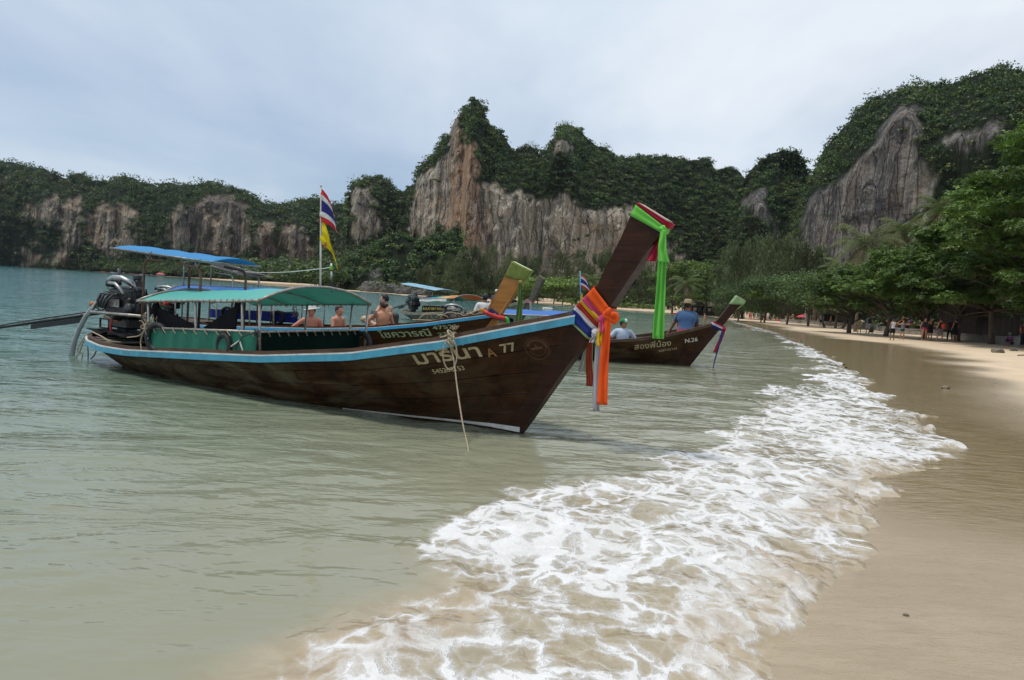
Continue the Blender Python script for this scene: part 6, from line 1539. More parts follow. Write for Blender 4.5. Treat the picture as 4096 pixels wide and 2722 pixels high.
# ================================================================== PEOPLE
def nets(F, o, h):
    """surface nets: F < 0 inside"""
    s = F < 0
    c = s[:-1, :-1, :-1].astype(np.int8)
    for a in (0, 1):
        for b in (0, 1):
            for d in (0, 1):
                if a + b + d: c = c + s[a:F.shape[0] - 1 + a, b:F.shape[1] - 1 + b, d:F.shape[2] - 1 + d]
    act = (c > 0) & (c < 8); I = np.argwhere(act); idx = np.full(act.shape, -1); idx[act] = np.arange(len(I))
    acc = np.zeros((len(I), 3)); cnt = np.zeros(len(I))
    for ax in range(3):
        for a in (0, 1):
            for b in (0, 1):
                off = [a, b]; off.insert(ax, 0); p0 = I + off; e = np.zeros(3, int); e[ax] = 1; p1 = p0 + e
                f0 = F[p0[:, 0], p0[:, 1], p0[:, 2]]; f1 = F[p1[:, 0], p1[:, 1], p1[:, 2]]; k = (f0 < 0) != (f1 < 0)
                t = np.where(k, f0 / np.where(k, f0 - f1, 1), 0)
                acc += np.where(k[:, None], np.array(off) + e * t[:, None], 0); cnt += k
    v = o + h * (I + acc / np.maximum(cnt, 1)[:, None])
    fs = []
    for ax in range(3):
        sl0 = [slice(None)] * 3; sl1 = [slice(None)] * 3; sl0[ax] = slice(0, -1); sl1[ax] = slice(1, None)
        A, Bq = s[tuple(sl0)], s[tuple(sl1)]; E = np.argwhere(A != Bq); inside = A[tuple(E.T)]
        o1, o2 = [i for i in range(3) if i != ax]
        ok = (E[:, o1] > 0) & (E[:, o2] > 0) & (E[:, o1] < F.shape[o1] - 1) & (E[:, o2] < F.shape[o2] - 1); E = E[ok]; inside = inside[ok]
        q = []
        for d1, d2 in ((-1, -1), (0, -1), (0, 0), (-1, 0)):
            p = E.copy(); p[:, o1] += d1; p[:, o2] += d2; q.append(idx[p[:, 0], p[:, 1], p[:, 2]])
        q = np.stack(q, 1); flip = inside if ax != 1 else ~inside
        q = np.where(flip[:, None], q, q[:, ::-1]); fs.append(q[(q >= 0).all(1)])
    return v, np.concatenate(fs)
def smin(a, b, k):
    if a is None: return b
    h = np.clip(.5 + .5 * (b - a) / k, 0, 1); return b + (a - b) * h - k * h * (1 - h)
class SDF:
    def __init__(s, pts, h, pad=.10):
        P = np.asarray(pts, float); lo, hi = P.min(0) - pad, P.max(0) + pad
        s.n = np.ceil((hi - lo) / h).astype(int) + 1; s.h, s.o = h, lo
        s.X = (lo + h * np.stack(np.meshgrid(*[np.arange(k) for k in s.n], indexing='ij'), -1)).astype(np.float32)
    def new(s): return np.full(tuple(s.n), .6, np.float32)
    def sl(s, lo, hi):
        a = np.clip(np.floor((lo - s.o) / s.h).astype(int), 0, s.n); b = np.clip(np.ceil((hi - s.o) / s.h).astype(int) + 1, 0, s.n)
        return tuple(slice(x, y) for x, y in zip(a, b))
    def put(s, F, q, sl, k):
        f = F[sl]
        if k: t = np.clip(.5 + .5 * (q - f) / k, 0, 1); F[sl] = q + (f - q) * t - k * t * (1 - t)
        else: F[sl] = np.minimum(f, q)
    def cone(s, F, a, b, r0, r1, k=.03, flat=False):
        a, b = np.asarray(a, float), np.asarray(b, float); d = b - a; L2 = max(d @ d, 1e-9); m = max(r0, r1) + .09
        sl = s.sl(np.minimum(a, b) - m, np.maximum(a, b) + m); X = s.X[sl]
        if X.size == 0: return F
        t = ((X - a) @ d) / L2; tc_ = np.clip(t, 0, 1)
        if flat: q = np.maximum(np.linalg.norm(X - a - t[..., None] * d, axis=-1) - (r0 + (r1 - r0) * tc_), (np.abs(t - .5) - .5) * math.sqrt(L2))
        else: q = np.linalg.norm(X - a - tc_[..., None] * d, axis=-1) - (r0 + (r1 - r0) * tc_)
        s.put(F, q, sl, k); return F
    def ell(s, F, c, r, k=.03, M=None):
        c = np.asarray(c, float); r = np.asarray(r, float); m = r.max() + .09; sl = s.sl(c - m, c + m); p = s.X[sl] - c
        if p.size == 0: return F
        if M is not None: p = p @ np.asarray(M)
        s.put(F, (np.linalg.norm(p / r, axis=-1) - 1) * (r.prod() ** (1 / 3.)), sl, k); return F
    def mesh(s, F, name, mat, parent):
        v, f = nets(F, s.o, s.h)
        if len(f) == 0: return None
        return mesh_np(name, v, f, mat, parent, True)
def skin(name, c): return pmat(name, c, tuple(x * .88 for x in c), 9, .55, bump=.05, spec=.35, rvar=.05)
SK_FAIR, SK_TAN, SK_BROWN, SK_DARK = skin('fair skin', (.56, .30, .20)), skin('tanned skin', (.46, .225, .125)), skin('brown skin', (.26, .125, .07)), skin('dark brown skin', (.13, .065, .04))
def hairm(name, c): return pmat(name, c, tuple(x * .5 for x in c), 40, .5, bump=.5, bdist=.006, stretch=(1, 1, .3))
H_BLACK, H_BROWN, H_BLOND, H_DKBR = hairm('black hair', (.014, .012, .011)), hairm('brown hair', (.075, .035, .018)), hairm('fair hair', (.36, .24, .11)), hairm('dark brown hair', (.035, .019, .012))
M_EYE = pmat('dark eyes', (.012, .010, .010), None, 20, .2, bump=0)
_fab = {}
def fab(c):
    k = tuple(c)
    if k not in _fab: _fab[k] = cloth('fabric %d' % len(_fab), c, None, .08, .85, 18, .2)
    return _fab[k]
def stand(armL=(.06, .05), armR=(.06, .05), step=0.0, width=.10, lean=0.0):
    """standing / walking joints for a 1.72 m body facing +y; arms as (out, forward) of the hand"""
    J = dict(pel=(0, 0, .94), che=(0, lean * .5, 1.28), nek=(0, lean * .9, 1.47), hed=(0, .02 + lean, 1.615))
    for sg, nm, ar, st in ((-1, 'L', armL, step), (1, 'R', armR, -step)):
        J['sh' + nm] = (sg * .185, lean * .85, 1.405); J['hip' + nm] = (sg * .088, 0, .90)
        out_, fw = ar[0], ar[1]; up = ar[2] if len(ar) > 2 else 0.0
        sh = V(*J['sh' + nm])
        if up == 0:
            J['el' + nm] = tuple(sh + V(sg * (.04 + out_ * .6), -.03 + fw * .25, -.27)); J['wr' + nm] = tuple(sh + V(sg * (.04 + out_), fw, -.50 + abs(fw) * .3))
        else:
            J['el' + nm] = tuple(sh + V(sg * (.10 + out_), fw * .5, -.14 + up * .18)); J['wr' + nm] = tuple(sh + V(sg * out_ * .4, fw + .08, up * .34))
        J['kn' + nm] = (sg * width, .03 + st * .55, .50 + abs(st) * .02); J['an' + nm] = (sg * width, st - .02, .085 + max(0, -st) * .15); J['to' + nm] = (sg * width * 1.15, st + .13, .03 + max(0, -st) * .05)
    return J
def person(label, loc, rz, J, h=1.72, sk=None, hair=None, hair_len=0, shirt=None, sleeve=.55, shirt_z=.90, pants=None, leg=.45, dress=None, hat=None, voxel=.022, fat=1.0, face=True, legs=True, group=None, tank=False, head_turn=0.0, top2=None, hat_mat=None):
    """one continuous body, clothes and hair as parts; J: joints in body space"""
    sk = sk or SK_FAIR; hair = hair or H_DKBR; k = h / 1.72
    root = empty('person', loc, rz, label, 'person', group); root.scale = (k, k, k)
    J = {a: V(*b) for a, b in J.items()}
    S_ = SDF(list(J.values()) + [J['hed'] + V(0, 0, .14)], voxel, .16)
    up = unit(J['nek'] - J['pel']); fx = unit(J['shR'] - J['shL']); fy = np.cross(up, fx); Mt = np.stack([fx, fy, up], 1)
    tor = S_.new()
    S_.ell(tor, J['pel'] + up * .02, (.155 * fat, .115 * fat, .13), 0, Mt); S_.ell(tor, (J['pel'] + J['che']) / 2, (.135 * fat, .105 * fat, .20), .05, Mt)
    S_.ell(tor, J['che'] + up * .01, (.165 * fat, .112 * fat, .185), .05, Mt); S_.cone(tor, J['shL'] + (J['shR'] - J['shL']) * .06, J['shR'] + (J['shL'] - J['shR']) * .06, .058, .058, .06)
    body = tor.copy(); S_.cone(body, J['nek'] - up * .03, J['hed'] - V(0, .02, .03), .056, .05, .04)
    hc = J['hed']; ct, st_ = math.cos(head_turn), math.sin(head_turn); Hx = V(ct, st_, 0); Hy = V(-st_, ct, 0); HM = np.stack([Hx, Hy, V(0, 0, 1)], 1)
    head = S_.new(); S_.ell(head, hc + V(0, 0, .012), (.074, .092, .105), 0, HM); S_.ell(head, hc + Hy * .022 - V(0, 0, .055), (.052, .062, .060), .03, HM)
    if face:
        S_.cone(head, hc + Hy * .088 + V(0, 0, .012), hc + Hy * .106 - V(0, 0, .022), .010, .015, .012)
        for sg in (-1, 1): S_.ell(head, hc + Hx * .076 * sg - Hy * .005 - V(0, 0, .008), (.014, .022, .032), .008, HM)
        S_.ell(head, hc + Hy * .083 - V(0, 0, .048), (.026, .014, .009), .010, HM)
    hs = S_.sl(hc - .25, hc + .25); body[hs] = smin(body[hs], head[hs], .03)
    for nm in 'LR':
        S_.cone(body, J['sh' + nm], J['el' + nm], .052 * (fat * .5 + .5), .040, .035); S_.cone(body, J['el' + nm], J['wr' + nm], .040, .027, .03)
        d = unit(J['wr' + nm] - J['el' + nm]); wr = J['wr' + nm]; sdv = unit(np.cross(d, V(0, 1, .3))); up2 = np.cross(sdv, d)
        S_.ell(body, wr + d * .055, (.020, .042, .050), .02, np.stack([up2, sdv, d], 1))
        for q, L in ((-.030, .065), (-.011, .078), (.010, .074), (.029, .058)):
            p0 = wr + d * .085 + sdv * q; p1 = p0 + d * L * .55 + sdv * q * .2; S_.cone(body, p0, p1, .0105, .0095, .008); S_.cone(body, p1, p1 + d * L * .4 + up2 * L * .25, .0095, .008, .005)
        p0 = wr + d * .03 + sdv * .035; S_.cone(body, p0, p0 + d * .045 + sdv * .03, .0125, .0095, .01)
        if legs:
            S_.cone(body, J['hip' + nm], J['kn' + nm], .088 * fat, .056, .04); S_.cone(body, J['kn' + nm], J['an' + nm], .056, .036, .03)
            S_.ell(body, J['kn' + nm] * .68 + J['an' + nm] * .32 - V(0, .012, 0), (.05, .056, .11), .03); S_.cone(body, J['an' + nm] - V(0, .03, .035), J['to' + nm], .036, .026, .025)
    S_.mesh(body, 'body', sk, root)
    # hair
    hy = (S_.X - hc) @ Hy; hz = S_.X[..., 2] - hc[2]
    cap = S_.new(); S_.ell(cap, hc + V(0, 0, .020) - Hy * .008, (.086, .101, .112), 0, HM)
    cap = np.maximum(cap, np.minimum(.5, (hy - .030) - np.maximum(0, hz - .045) * 2.2)); cap = np.maximum(cap, -.075 - hz + np.maximum(0, hy + .02) * 1.4)
    if hair_len == 1: S_.cone(cap, hc - Hy * .055 + V(0, 0, .03), J['nek'] - up * .16 - Hy * .07, .085, .055, .03)
    if hair_len == 2: S_.ell(cap, hc - Hy * .115 + V(0, 0, .02), (.05, .045, .05), .02)
    if hair is not False: S_.mesh(cap, 'hair', hair, root)
    if face and voxel < .018:
        mb = MB()
        for sg in (-1, 1): mb.ball(hc + Hx * .030 * sg + Hy * .087 + V(0, 0, .016), (.011, .008, .006), 8, 5)
        mb.build('eyes', M_EYE, root, True)
    if shirt:
        T = tor - .016; fs = fat * .5 + .5
        for nm in 'LR':
            if not tank: S_.cone(T, J['sh' + nm], J['sh' + nm] + (J['el' + nm] - J['sh' + nm]) * min(sleeve, 1), .064 * fs + .004, .064, .02, True)
            if sleeve > 1: S_.cone(T, J['el' + nm], J['el' + nm] + (J['wr' + nm] - J['el' + nm]) * .9, .052, .040, .02, True)
        al = (S_.X - J['pel']) @ up
        T = np.maximum(T, (shirt_z - .94) - al); T = np.maximum(T, al - (.50 if tank else .535)); S_.mesh(T, 'shirt', fab(shirt), root)
    if pants:
        T = S_.new(); S_.ell(T, J['pel'] - up * .01, (.175 * fat, .135 * fat, .15), 0, Mt); T = np.maximum(T, ((S_.X - J['pel']) @ up) - .075)
        if legs:
            for nm in 'LR':
                S_.cone(T, J['hip' + nm], J['hip' + nm] + (J['kn' + nm] - J['hip' + nm]) * min(1, leg), .105 * fat, .085 if leg < 1.01 else .072, .03, True)
                if leg > 1: S_.cone(T, J['kn' + nm], J['kn' + nm] + (J['an' + nm] - J['kn' + nm]) * (leg - 1), .072, .058, .03, True)
        S_.mesh(T, 'trousers' if leg > 1 else 'shorts', fab(pants), root)
    if dress:
        T = tor - .016; al = (S_.X - J['pel']) @ up; S_.cone(T, J['pel'] + up * .05, J['pel'] - up * .36, .15, .21, .06, True)
        T = np.maximum(T, al - .48); S_.mesh(T, 'dress', fab(dress), root)
    if top2:
        al = (S_.X - J['pel']) @ up; T = np.maximum(tor - .012, np.abs(al - .30) - .075); S_.mesh(T, 'bikini_top', fab(top2), root)
    if hat:
        mb = MB(); hm = hat_mat or fab(hat[1]); c = hc + V(0, 0, .045)
        if hat[0] == 'cap':
            mb.lathe(c, [(.098, -.01), (.100, .02), (.088, .07), (.05, .098), (.004, .105)], 16)
            mb.build('cap_crown', hm, root, True)
            mb = MB(); q = np.linspace(-1.1, 1.1, 12); a = [c + Hx * .095 * math.sin(t) + Hy * .092 * math.cos(t) for t in q]; b_ = [c + Hx * .100 * math.sin(t) + Hy * (.088 * math.cos(t) + .085 * math.cos(t * .8)) - V(0, 0, .012) for t in q]
            mb.grid(np.stack([a, b_], 1), thick=.006); mb.build('cap_peak', fab(hat[2]) if len(hat) > 2 else hm, root, True)
            if len(hat) > 3:
                mb = MB(); q = np.linspace(-.75, .75, 8); P = [[c + (Hx * math.sin(t) + Hy * math.cos(t)) * r_ + V(0, 0, z_) for t in q] for r_, z_ in ((.1025, .0), (.1015, .03), (.092, .068), (.07, .09))]
                mb.grid(np.array(P), thick=.002); mb.build('cap_front', fab(hat[3]), root, True)
        else:
            ax = V(*hat[2]) if len(hat) > 2 else V(0, 0, 1)
            br = hat[3] if len(hat) > 3 else .17
            mb.lathe(c, [(.100, .0), (.100, .02), (.092, .075), (.078, .115), (.05, .120), (.004, .112)], 18, ax); mb.build('hat_crown', hm, root, True)
            mb = MB(); mb.lathe(c + ax * .006, [(.098, .004), (br * .8, -.006), (br, .004), (br, .010), (br * .8, .0), (.098, .012)], 20, ax, close=False); mb.build('hat_brim', hm, root, True)
    return root

def sit(armL, armR, lean=0.0, knee_up=.0, tilt=0.0, reach=1.0):
    """seated on a thwart: hips at z .0, arms given as hand positions"""
    J = dict(pel=(0, 0, .06), che=(tilt * .5, lean * .5, .39), nek=(tilt, lean * .9, .575), hed=(tilt * 1.2, .02 + lean, .72))
    for sg, nm, hd in ((-1, 'L', armL), (1, 'R', armR)):
        sh = V(sg * .185 + tilt * .9, lean * .85, .51); J['sh' + nm] = tuple(sh); hd = V(*hd); J['wr' + nm] = tuple(hd)
        mid = (sh + hd) / 2; L = np.linalg.norm(hd - sh); s_ = math.sqrt(max(0, .275 ** 2 - (L / 2) ** 2)); J['el' + nm] = tuple(mid + unit(V(sg * .7, -.5, -.55)) * s_)
        J['hip' + nm] = (sg * .088, .02, .03); J['kn' + nm] = (sg * .17, .36 * reach, .17 + knee_up + .12 * (1 - reach)); J['an' + nm] = (sg * .12, .40 * reach - knee_up * .5, -.14); J['to' + nm] = (sg * .13, .40 * reach + .14 - knee_up * .5, -.18)
    return J
def bp(px, py, D, hz):
    """root position so that the head centre (height hz) falls on a photo pixel at depth D"""
    p = at(px, py, D); return (p[0], p[1], p[2] - hz)
HV = .018
# --- aboard the second boat
person('shirtless man in a white brimmed hat leaning on the second boat', bp(1247, 1244, 16.3, .74), R(215), sit((-.20, .25, .12), (.52, .10, .26), .08, 0, .03), 1.75, skin('sunburnt skin', (.55, .24, .16)), H_BROWN, pants=(.02, .02, .03), hat=('brim', (.80, .78, .72), (.18, -.05, 1), .185), voxel=HV, head_turn=-.7)
person('shirtless dark haired young man facing right in the second boat', bp(1344, 1242, 16.15, .735), R(250), sit((-.15, .32, .06), (.22, .30, .06), .07), 1.76, skin('pink tanned skin', (.52, .25, .16)), H_DKBR, pants=(.05, .06, .14), voxel=HV, head_turn=-.15)
wm = person('woman with a hair bun and bare back holding a phone in the second boat', bp(1535, 1217, 15.75, .735), R(30), sit((-.26, .34, .36), (.24, .22, .08), .04), 1.66, skin('warm tanned skin', (.50, .235, .13)), H_BROWN, 2, pants=(.05, .12, .35), voxel=HV, head_turn=.45)
person('shirtless man with curly dark hair behind the woman with the bun', bp(1547, 1200, 16.5, .735), R(60), sit((-.25, .30, .30), (.22, .26, .10), .05), 1.78, SK_FAIR, H_BLACK, pants=(.03, .03, .04), voxel=HV, head_turn=.5)
person('dark haired person in black bending low beside the woman with the bun', bp(1588, 1262, 16.0, .735), R(20), sit((-.2, .35, -.05), (.2, .35, -.05), .22), 1.6, SK_TAN, H_BLACK, 1, shirt=(.012, .012, .014), voxel=.017, head_turn=0)
ph = empty('phone', (0, 0, 0), 0, 'black phone held up by the woman with the bun', 'phone'); mb = MB(); pc = at(1497, 1251, 15.55); mb.bbox(pc, (.13, .012, .07), .008); mb.build('case', M_IRON, ph); mb = MB(); mb.box(pc - V(-.01, .008, 0), (.10, .004, .05)); mb.build('screen', pmat('phone screen', (.30, .32, .36), None, 8, .15, bump=0), ph)
# --- aboard the small boat and at its stern
J = stand((.10, .04), (.16, .10), 0, .11)
m_ = person('man in a white shirt seen from behind, left of the orange prow', bp(1941, 1190, 20.0, 1.63), R(4), J, 1.72, SK_BROWN, H_BLACK, shirt=(.74, .73, .72), sleeve=.75, shirt_z=.84, pants=(.05, .05, .06), leg=.8, voxel=.017)
mb = MB(); mb.box((.075, -.142, 1.20), (.15, .006, .10)); mb.build('back_print', fab((.60, .03, .05)), m_); mb = MB(); mb.lathe((.075, -.146, 1.20), [(.028, 0), (.045, 0), (.045, .003), (.028, .003)], 16, (0, -1, 0), False); mb.build('print_ring', P_WHITE, m_)
person('man in a blue and white cap half hidden by the orange prow', bp(1988, 1170, 32.8, .74), R(170), sit((-.2, .3, .1), (.2, .3, .1)), 1.75, SK_TAN, H_BLACK, shirt=(.05, .07, .2), hat=('cap', (.70, .72, .78), (.08, .14, .50)), voxel=.02)
person('seated man under the blue canopy with an orange cloth on his lap', bp(2021, 1276, 19.0, .73), R(188), sit((-.18, .28, .14), (.2, .28, .12), .06), 1.7, SK_BROWN, H_BLACK, shirt=(.10, .10, .12), voxel=.018, head_turn=.3)
o = tag(MB().bbox(at(2012, 1302, 18.6), (.32, .2, .16), .06).build('life_jacket', pmat('pale orange vest', (.72, .34, .16), None, 8, .7), None, True), 'pale orange life jacket in front of the seated man', 'life jacket')
person('dark haired person leaning under the blue canopy', bp(2056, 1286, 19.2, .73), R(120), sit((-.18, .28, .1), (.2, .28, .1), .1), 1.65, SK_BROWN, H_BLACK, shirt=(.02, .02, .03), voxel=.018)
g_ = person('man in a pale blue shirt and green cap with arms spread on the rails', bp(2494, 1296, 18.85, .735), R(186), sit((-.52, -.05, .12), (.55, .0, .10), -.02, reach=.45), 1.76, SK_TAN, H_DKBR, shirt=(.52, .62, .76), sleeve=.75, pants=(.08, .09, .12), hat=('cap', (.025, .26, .10), (.025, .26, .10), (.75, .75, .73)), voxel=HV, head_turn=.85)
mb = MB(); mb.tube([(-.055, .128, .36), (-.05, .142, .28), (-.035, .14, .18)], [.008, .02, .006], 6); mb.build('chest_print', fab((.20, .25, .34)), g_)
person('heavy man in a blue shirt and tan sun hat crouching on the small boat', bp(2752, 1232, 18.6, .72), R(-10), sit((-.40, .30, .02), (.36, .34, .02), .14, .20), 1.86, SK_BROWN, H_DKBR, shirt=(.055, .115, .24), sleeve=.8, shirt_z=.80, pants=(.42, .03, .04), leg=.6, hat=('brim', (.36, .29, .17), (0, .05, 1), .20), voxel=HV, fat=1.28)

# ================================================================== ON THE BEACH
PV = .041
def on_sand(px, py): p = GT(px, py); return (p[0], p[1], p[2])
def hgt(px, py_head, py_foot):
    p = GT(px, py_foot); return (py_foot - py_head) / FPX * math.hypot(p[0], p[1]) * .97
def bp2(label, px, yh, yf, rz, J, **k):
    return person(label, on_sand(px, yf), R(rz), J, min(1.86, max(1.0, hgt(px, yh, yf))), voxel=k.pop('voxel', PV), face=False, **k)
bp2('woman in a red dress, leftmost of the standing group by the sign', 2997, 1249, 1281, 170, stand(), dress=(.60, .03, .04), hair=H_BROWN, hair_len=1)
bp2('woman in a grey top beside the woman in the red dress', 3004, 1250, 1281, 190, stand((.1, .2)), shirt=(.30, .33, .36), pants=(.10, .12, .2), hair=H_DKBR, hair_len=1)
bp2('woman in black beside the grey topped woman', 3013, 1250, 1281, 200, stand((.06, .1)), shirt=(.02, .02, .02), tank=True, pants=(.02, .02, .02), hair=H_BLACK, hair_len=1)
bp2('man in a turquoise shirt in the group by the sign', 3031, 1249, 1281, 185, stand((.08, .15), (.12, .05)), shirt=(.10, .50, .52), pants=(.03, .04, .07), hair=H_BLACK)
bp2('man in a white shirt in the group by the sign', 3045, 1247, 1279, 150, stand((.10, .1), (.10, .0), .1), shirt=(.72, .72, .72), pants=(.40, .36, .22), leg=.9, hair=H_DKBR)
bp2('man in a brown shirt in front of the group by the sign', 3055, 1250, 1285, 175, stand((.10, .1), (.10, .0), .14), shirt=(.16, .12, .07), pants=(.03, .03, .05), leg=.8, hair=H_DKBR)
bp2('woman in a white top, rightmost of the group by the sign', 3070, 1251, 1285, 180, stand((.06, .1), (.06, .1), -.1), shirt=(.75, .73, .70), pants=(.55, .50, .42), leg=.4, hair=H_BROWN, hair_len=1)
bp2('man in a pale pink shirt and dark trousers by the red kayak', 3148, 1255, 1289, 10, stand(), sk=SK_BROWN, shirt=(.60, .48, .42), pants=(.02, .02, .025), leg=1.9, hair=H_BLACK)
bp2('man in a grey shirt and navy shorts walking towards the camera', 3283, 1257, 1310, 178, stand((.10, .02), (.10, .02), .10), shirt=(.38, .38, .39), sleeve=.9, pants=(.015, .02, .05), leg=.75, hair=H_BROWN, sk=SK_TAN)
bp2('shirtless boy in grey shorts walking along the seawall', 3320, 1266, 1308, 240, stand((.06, .18), (.06, -.15), .22), sk=SK_TAN, pants=(.14, .15, .18), leg=.6, hair=H_BLACK)
bp2('woman in a yellow dress walking away along the beach', 3436, 1279, 1333, 20, stand((.22, -.02), (.14, .05), .12), shirt=(.62, .52, .26), sleeve=1.5, pants=(.60, .50, .24), leg=.8, hair=H_BLACK, sk=SK_BROWN)
m_ = bp2('man in a pale blue shirt with a black backpack pulling a suitcase', 3470, 1268, 1335, 8, stand((.14, .05), (.20, -.05), .08), shirt=(.42, .58, .74), sleeve=.8, pants=(.72, .72, .72), leg=1.1, hair=H_BLACK, sk=SK_TAN)
mb = MB(); mb.bbox((0, -.20, 1.22), (.32, .18, .46), .07); mb.bbox((0, -.30, 1.12), (.24, .08, .22), .03); mb.build('backpack', pmat('black nylon', (.015, .016, .018), None, 12, .6, bump=.3), m_, True)
sc = on_sand(3484, 1334); su = empty('suitcase', sc, R(12), 'dark green soft suitcase tilted on its wheels on the sand', 'suitcase')
mb = MB(); mb.bbox((0, 0, .42), (.52, .32, .66), .09); mb.build('case', pmat('dark green canvas', (.045, .06, .042), None, 10, .75, bump=.4), su, True)
mb = MB(); mb.tube([(-.15, -.05, .74), (-.15, -.10, 1.0), (.15, -.10, 1.0), (.15, -.05, .74)], .012, 6); mb.build('pull_handle', M_STEEL, su, True)
for sg in (-1, 1): MB().cyl((sg * .18, .1, .05), (sg * .24, .1, .05), .05).build('wheel', M_RUBBER, su, True)
bp2('man in a white vest and black shorts with his back turned', 3567, 1284, 1363, 5, stand((.06, .02), (.06, .02), 0, .14), shirt=(.62, .64, .70), tank=True, pants=(.012, .012, .015), leg=.85, hair=H_BLACK, sk=SK_BROWN)
bp2('woman in a grey top and denim shorts shading her eyes with both arms', 3606, 1290, 1361, 185, stand((.32, .1, .9), (.32, .1, .9), .05, .12), shirt=(.20, .22, .24), tank=True, pants=(.03, .06, .12), leg=.4, hair=H_DKBR, sk=SK_TAN)
bp2('woman in a dark top and pink bikini bottom, left of the pair of women', 3694, 1283, 1364, 175, stand((.16, .12, .2), (.12, .05), 0, .13), shirt=(.035, .025, .04), tank=True, shirt_z=.98, pants=(.55, .04, .12), leg=.12, hair=H_DKBR, sk=SK_TAN, hair_len=1)
bp2('woman in a loose black tunic, right of the pair of women', 3718, 1282, 1363, 180, stand((.14, .05), (.14, .05), .0, .10), dress=(.012, .012, .014), hair=H_DKBR, sk=SK_TAN, hair_len=1)
m_ = bp2('man in grey shorts carrying a bright orange bag on his back', 3757, 1281, 1368, 12, stand((.10, .05), (.08, .05), .10, .14), shirt=(.02, .02, .025), tank=True, pants=(.17, .16, .19), leg=.95, hair=H_BLACK, sk=SK_TAN)
mb = MB(); mb.bbox((.05, -.20, 1.17), (.34, .16, .42), .08); mb.build('bag', pmat('orange bag nylon', (.70, .08, .02), None, 10, .6, bump=.3), m_, True)
m_ = bp2('person in dark clothes with a shoulder bag beside the kayak rack', 3797, 1285, 1367, 350, stand((.10, .05), (.10, .05), .12, .12), shirt=(.05, .015, .02), pants=(.012, .012, .015), leg=1.8, hair=H_BLACK, sk=SK_DARK)
mb = MB(); mb.bbox((-.12, -.16, .95), (.40, .16, .34), .06); mb.build('shoulder_bag', pmat('dark bag', (.02, .025, .02), None, 10, .7, bump=.3), m_, True)
bp2('man in a black vest and long black shorts nearest the kayak rack', 3817, 1282, 1368, 15, stand((.10, .05), (.08, .15), .05, .13), shirt=(.014, .014, .016), tank=True, pants=(.014, .014, .016), leg=.95, hair=H_BLACK, sk=SK_TAN)
cp = on_sand(4045, 1388); person('crouching person in a teal headscarf and purple sleeves at the right edge', (cp[0], cp[1], cp[2] + .22), R(100), sit((-.2, .45, .15), (.2, .45, .15), .22, .18), 1.6, SK_BROWN, False, shirt=(.14, .04, .16), sleeve=1.5, pants=(.02, .02, .03), leg=1.5, hat=('cap', (.06, .30, .36)), voxel=PV, face=False)
bp2('person in dark red standing at the right edge of the picture', 4086, 1300, 1392, 200, stand((.1, .1), (.1, .1)), shirt=(.14, .03, .04), pants=(.015, .015, .02), leg=1.8, hair=H_BLACK, sk=SK_BROWN)
p = G(2816, 1306, -.25); person('child in an orange swimsuit wading in the shallow water', (p[0], p[1], p[2]), R(90), stand((.05, .1), (.05, .05), .12), 1.42, SK_TAN, H_DKBR, pants=(.45, .14, .05), leg=.15, voxel=PV, face=False)
for i, (px, py) in enumerate(((2678, 1250), (2640, 1243), (2352, 1229))):
    p = G(px, py, 0); person(('swimmer in the green water, %s of the three far bathers' % ('rightmost', 'middle', 'leftmost')[i]), (p[0], p[1], -1.05), R(120 + 60 * i), stand((.2, .2), (.2, .2)), 1.7, SK_TAN, H_DKBR, legs=False, voxel=.05, face=False)
for i, (px, yf) in enumerate(((2197, 1216), (2206, 1217), (2216, 1217))):
    bp2('%s of the three tiny walkers on the far beach' % ('leftmost', 'middle', 'rightmost')[i], px, yf - 15, yf, 90 * i, stand(), shirt=((.10, .10, .12), (.5, .1, .1), (.03, .03, .05))[i], pants=(.05, .05, .07), hair=H_BLACK, voxel=.06)
for i, (px, yf, c, d_) in enumerate(((2535, 1237, (.12, .35, .6), 'blue'), (2546, 1238, (.55, .05, .05), 'red'), (2452, 1229, (.6, .6, .6), 'white'), (2474, 1231, (.04, .04, .05), 'black'))):
    bp2('distant beach walker in a %s shirt under the far trees' % d_, px, yf - 19, yf, 70 * i, stand((.1, .1), (.1, .1), .1), shirt=c, pants=(.08, .08, .1), hair=H_BLACK, voxel=.06)

# ---- seawall and terrace
M_CONC = pmat('weathered concrete', (.34, .315, .28), (.24, .22, .195), 2.5, .88, bump=.5, bdist=.02, dirt=(.09, .08, .07), dirt_amt=.6)
wall_px = [(3120, 1290), (3174, 1293), (3260, 1299), (3340, 1306), (3395, 1310), (3425, 1313), (3500, 1322), (3591, 1336), (3751, 1345), (3910, 1368), (4060, 1384), (4300, 1412)]
WL = [GT(*p) for p in wall_px]
WH = .62
sw = empty('seawall', tuple(WL[5]), 0, 'low weathered concrete seawall along the back of the beach', 'wall')
for a, b in zip(WL[:-1], WL[1:]):
    d = unit(V(b[0] - a[0], b[1] - a[1], 0)); n_ = V(d[1], -d[0], 0); n_ = n_ if n_[0] > 0 else -n_; g_ = d * .012
    for nm, z0, z1, t0, t1 in (('wall_segment', -.6, WH - .10, .05, .45), ('coping', WH - .10, WH, 0, .5)):
        mb = MB(); q = [a + g_ + n_ * t0 + V(0, 0, z0), b - g_ + n_ * t0 + V(0, 0, z0), b - g_ + n_ * t1 + V(0, 0, z0), a + g_ + n_ * t1 + V(0, 0, z0)]
        top_ = [p_ + V(0, 0, z1 - z0) for p_ in q]; mb.add(np.array(q + top_) - WL[5], [(3, 2, 1, 0), (4, 5, 6, 7), (0, 1, 5, 4), (1, 2, 6, 5), (2, 3, 7, 6), (3, 0, 4, 7)]); mb.build(nm, M_CONC, sw)
tv = []
for a in WL: tv.append((a[0] + .3, a[1], a[2] + WH - .06))
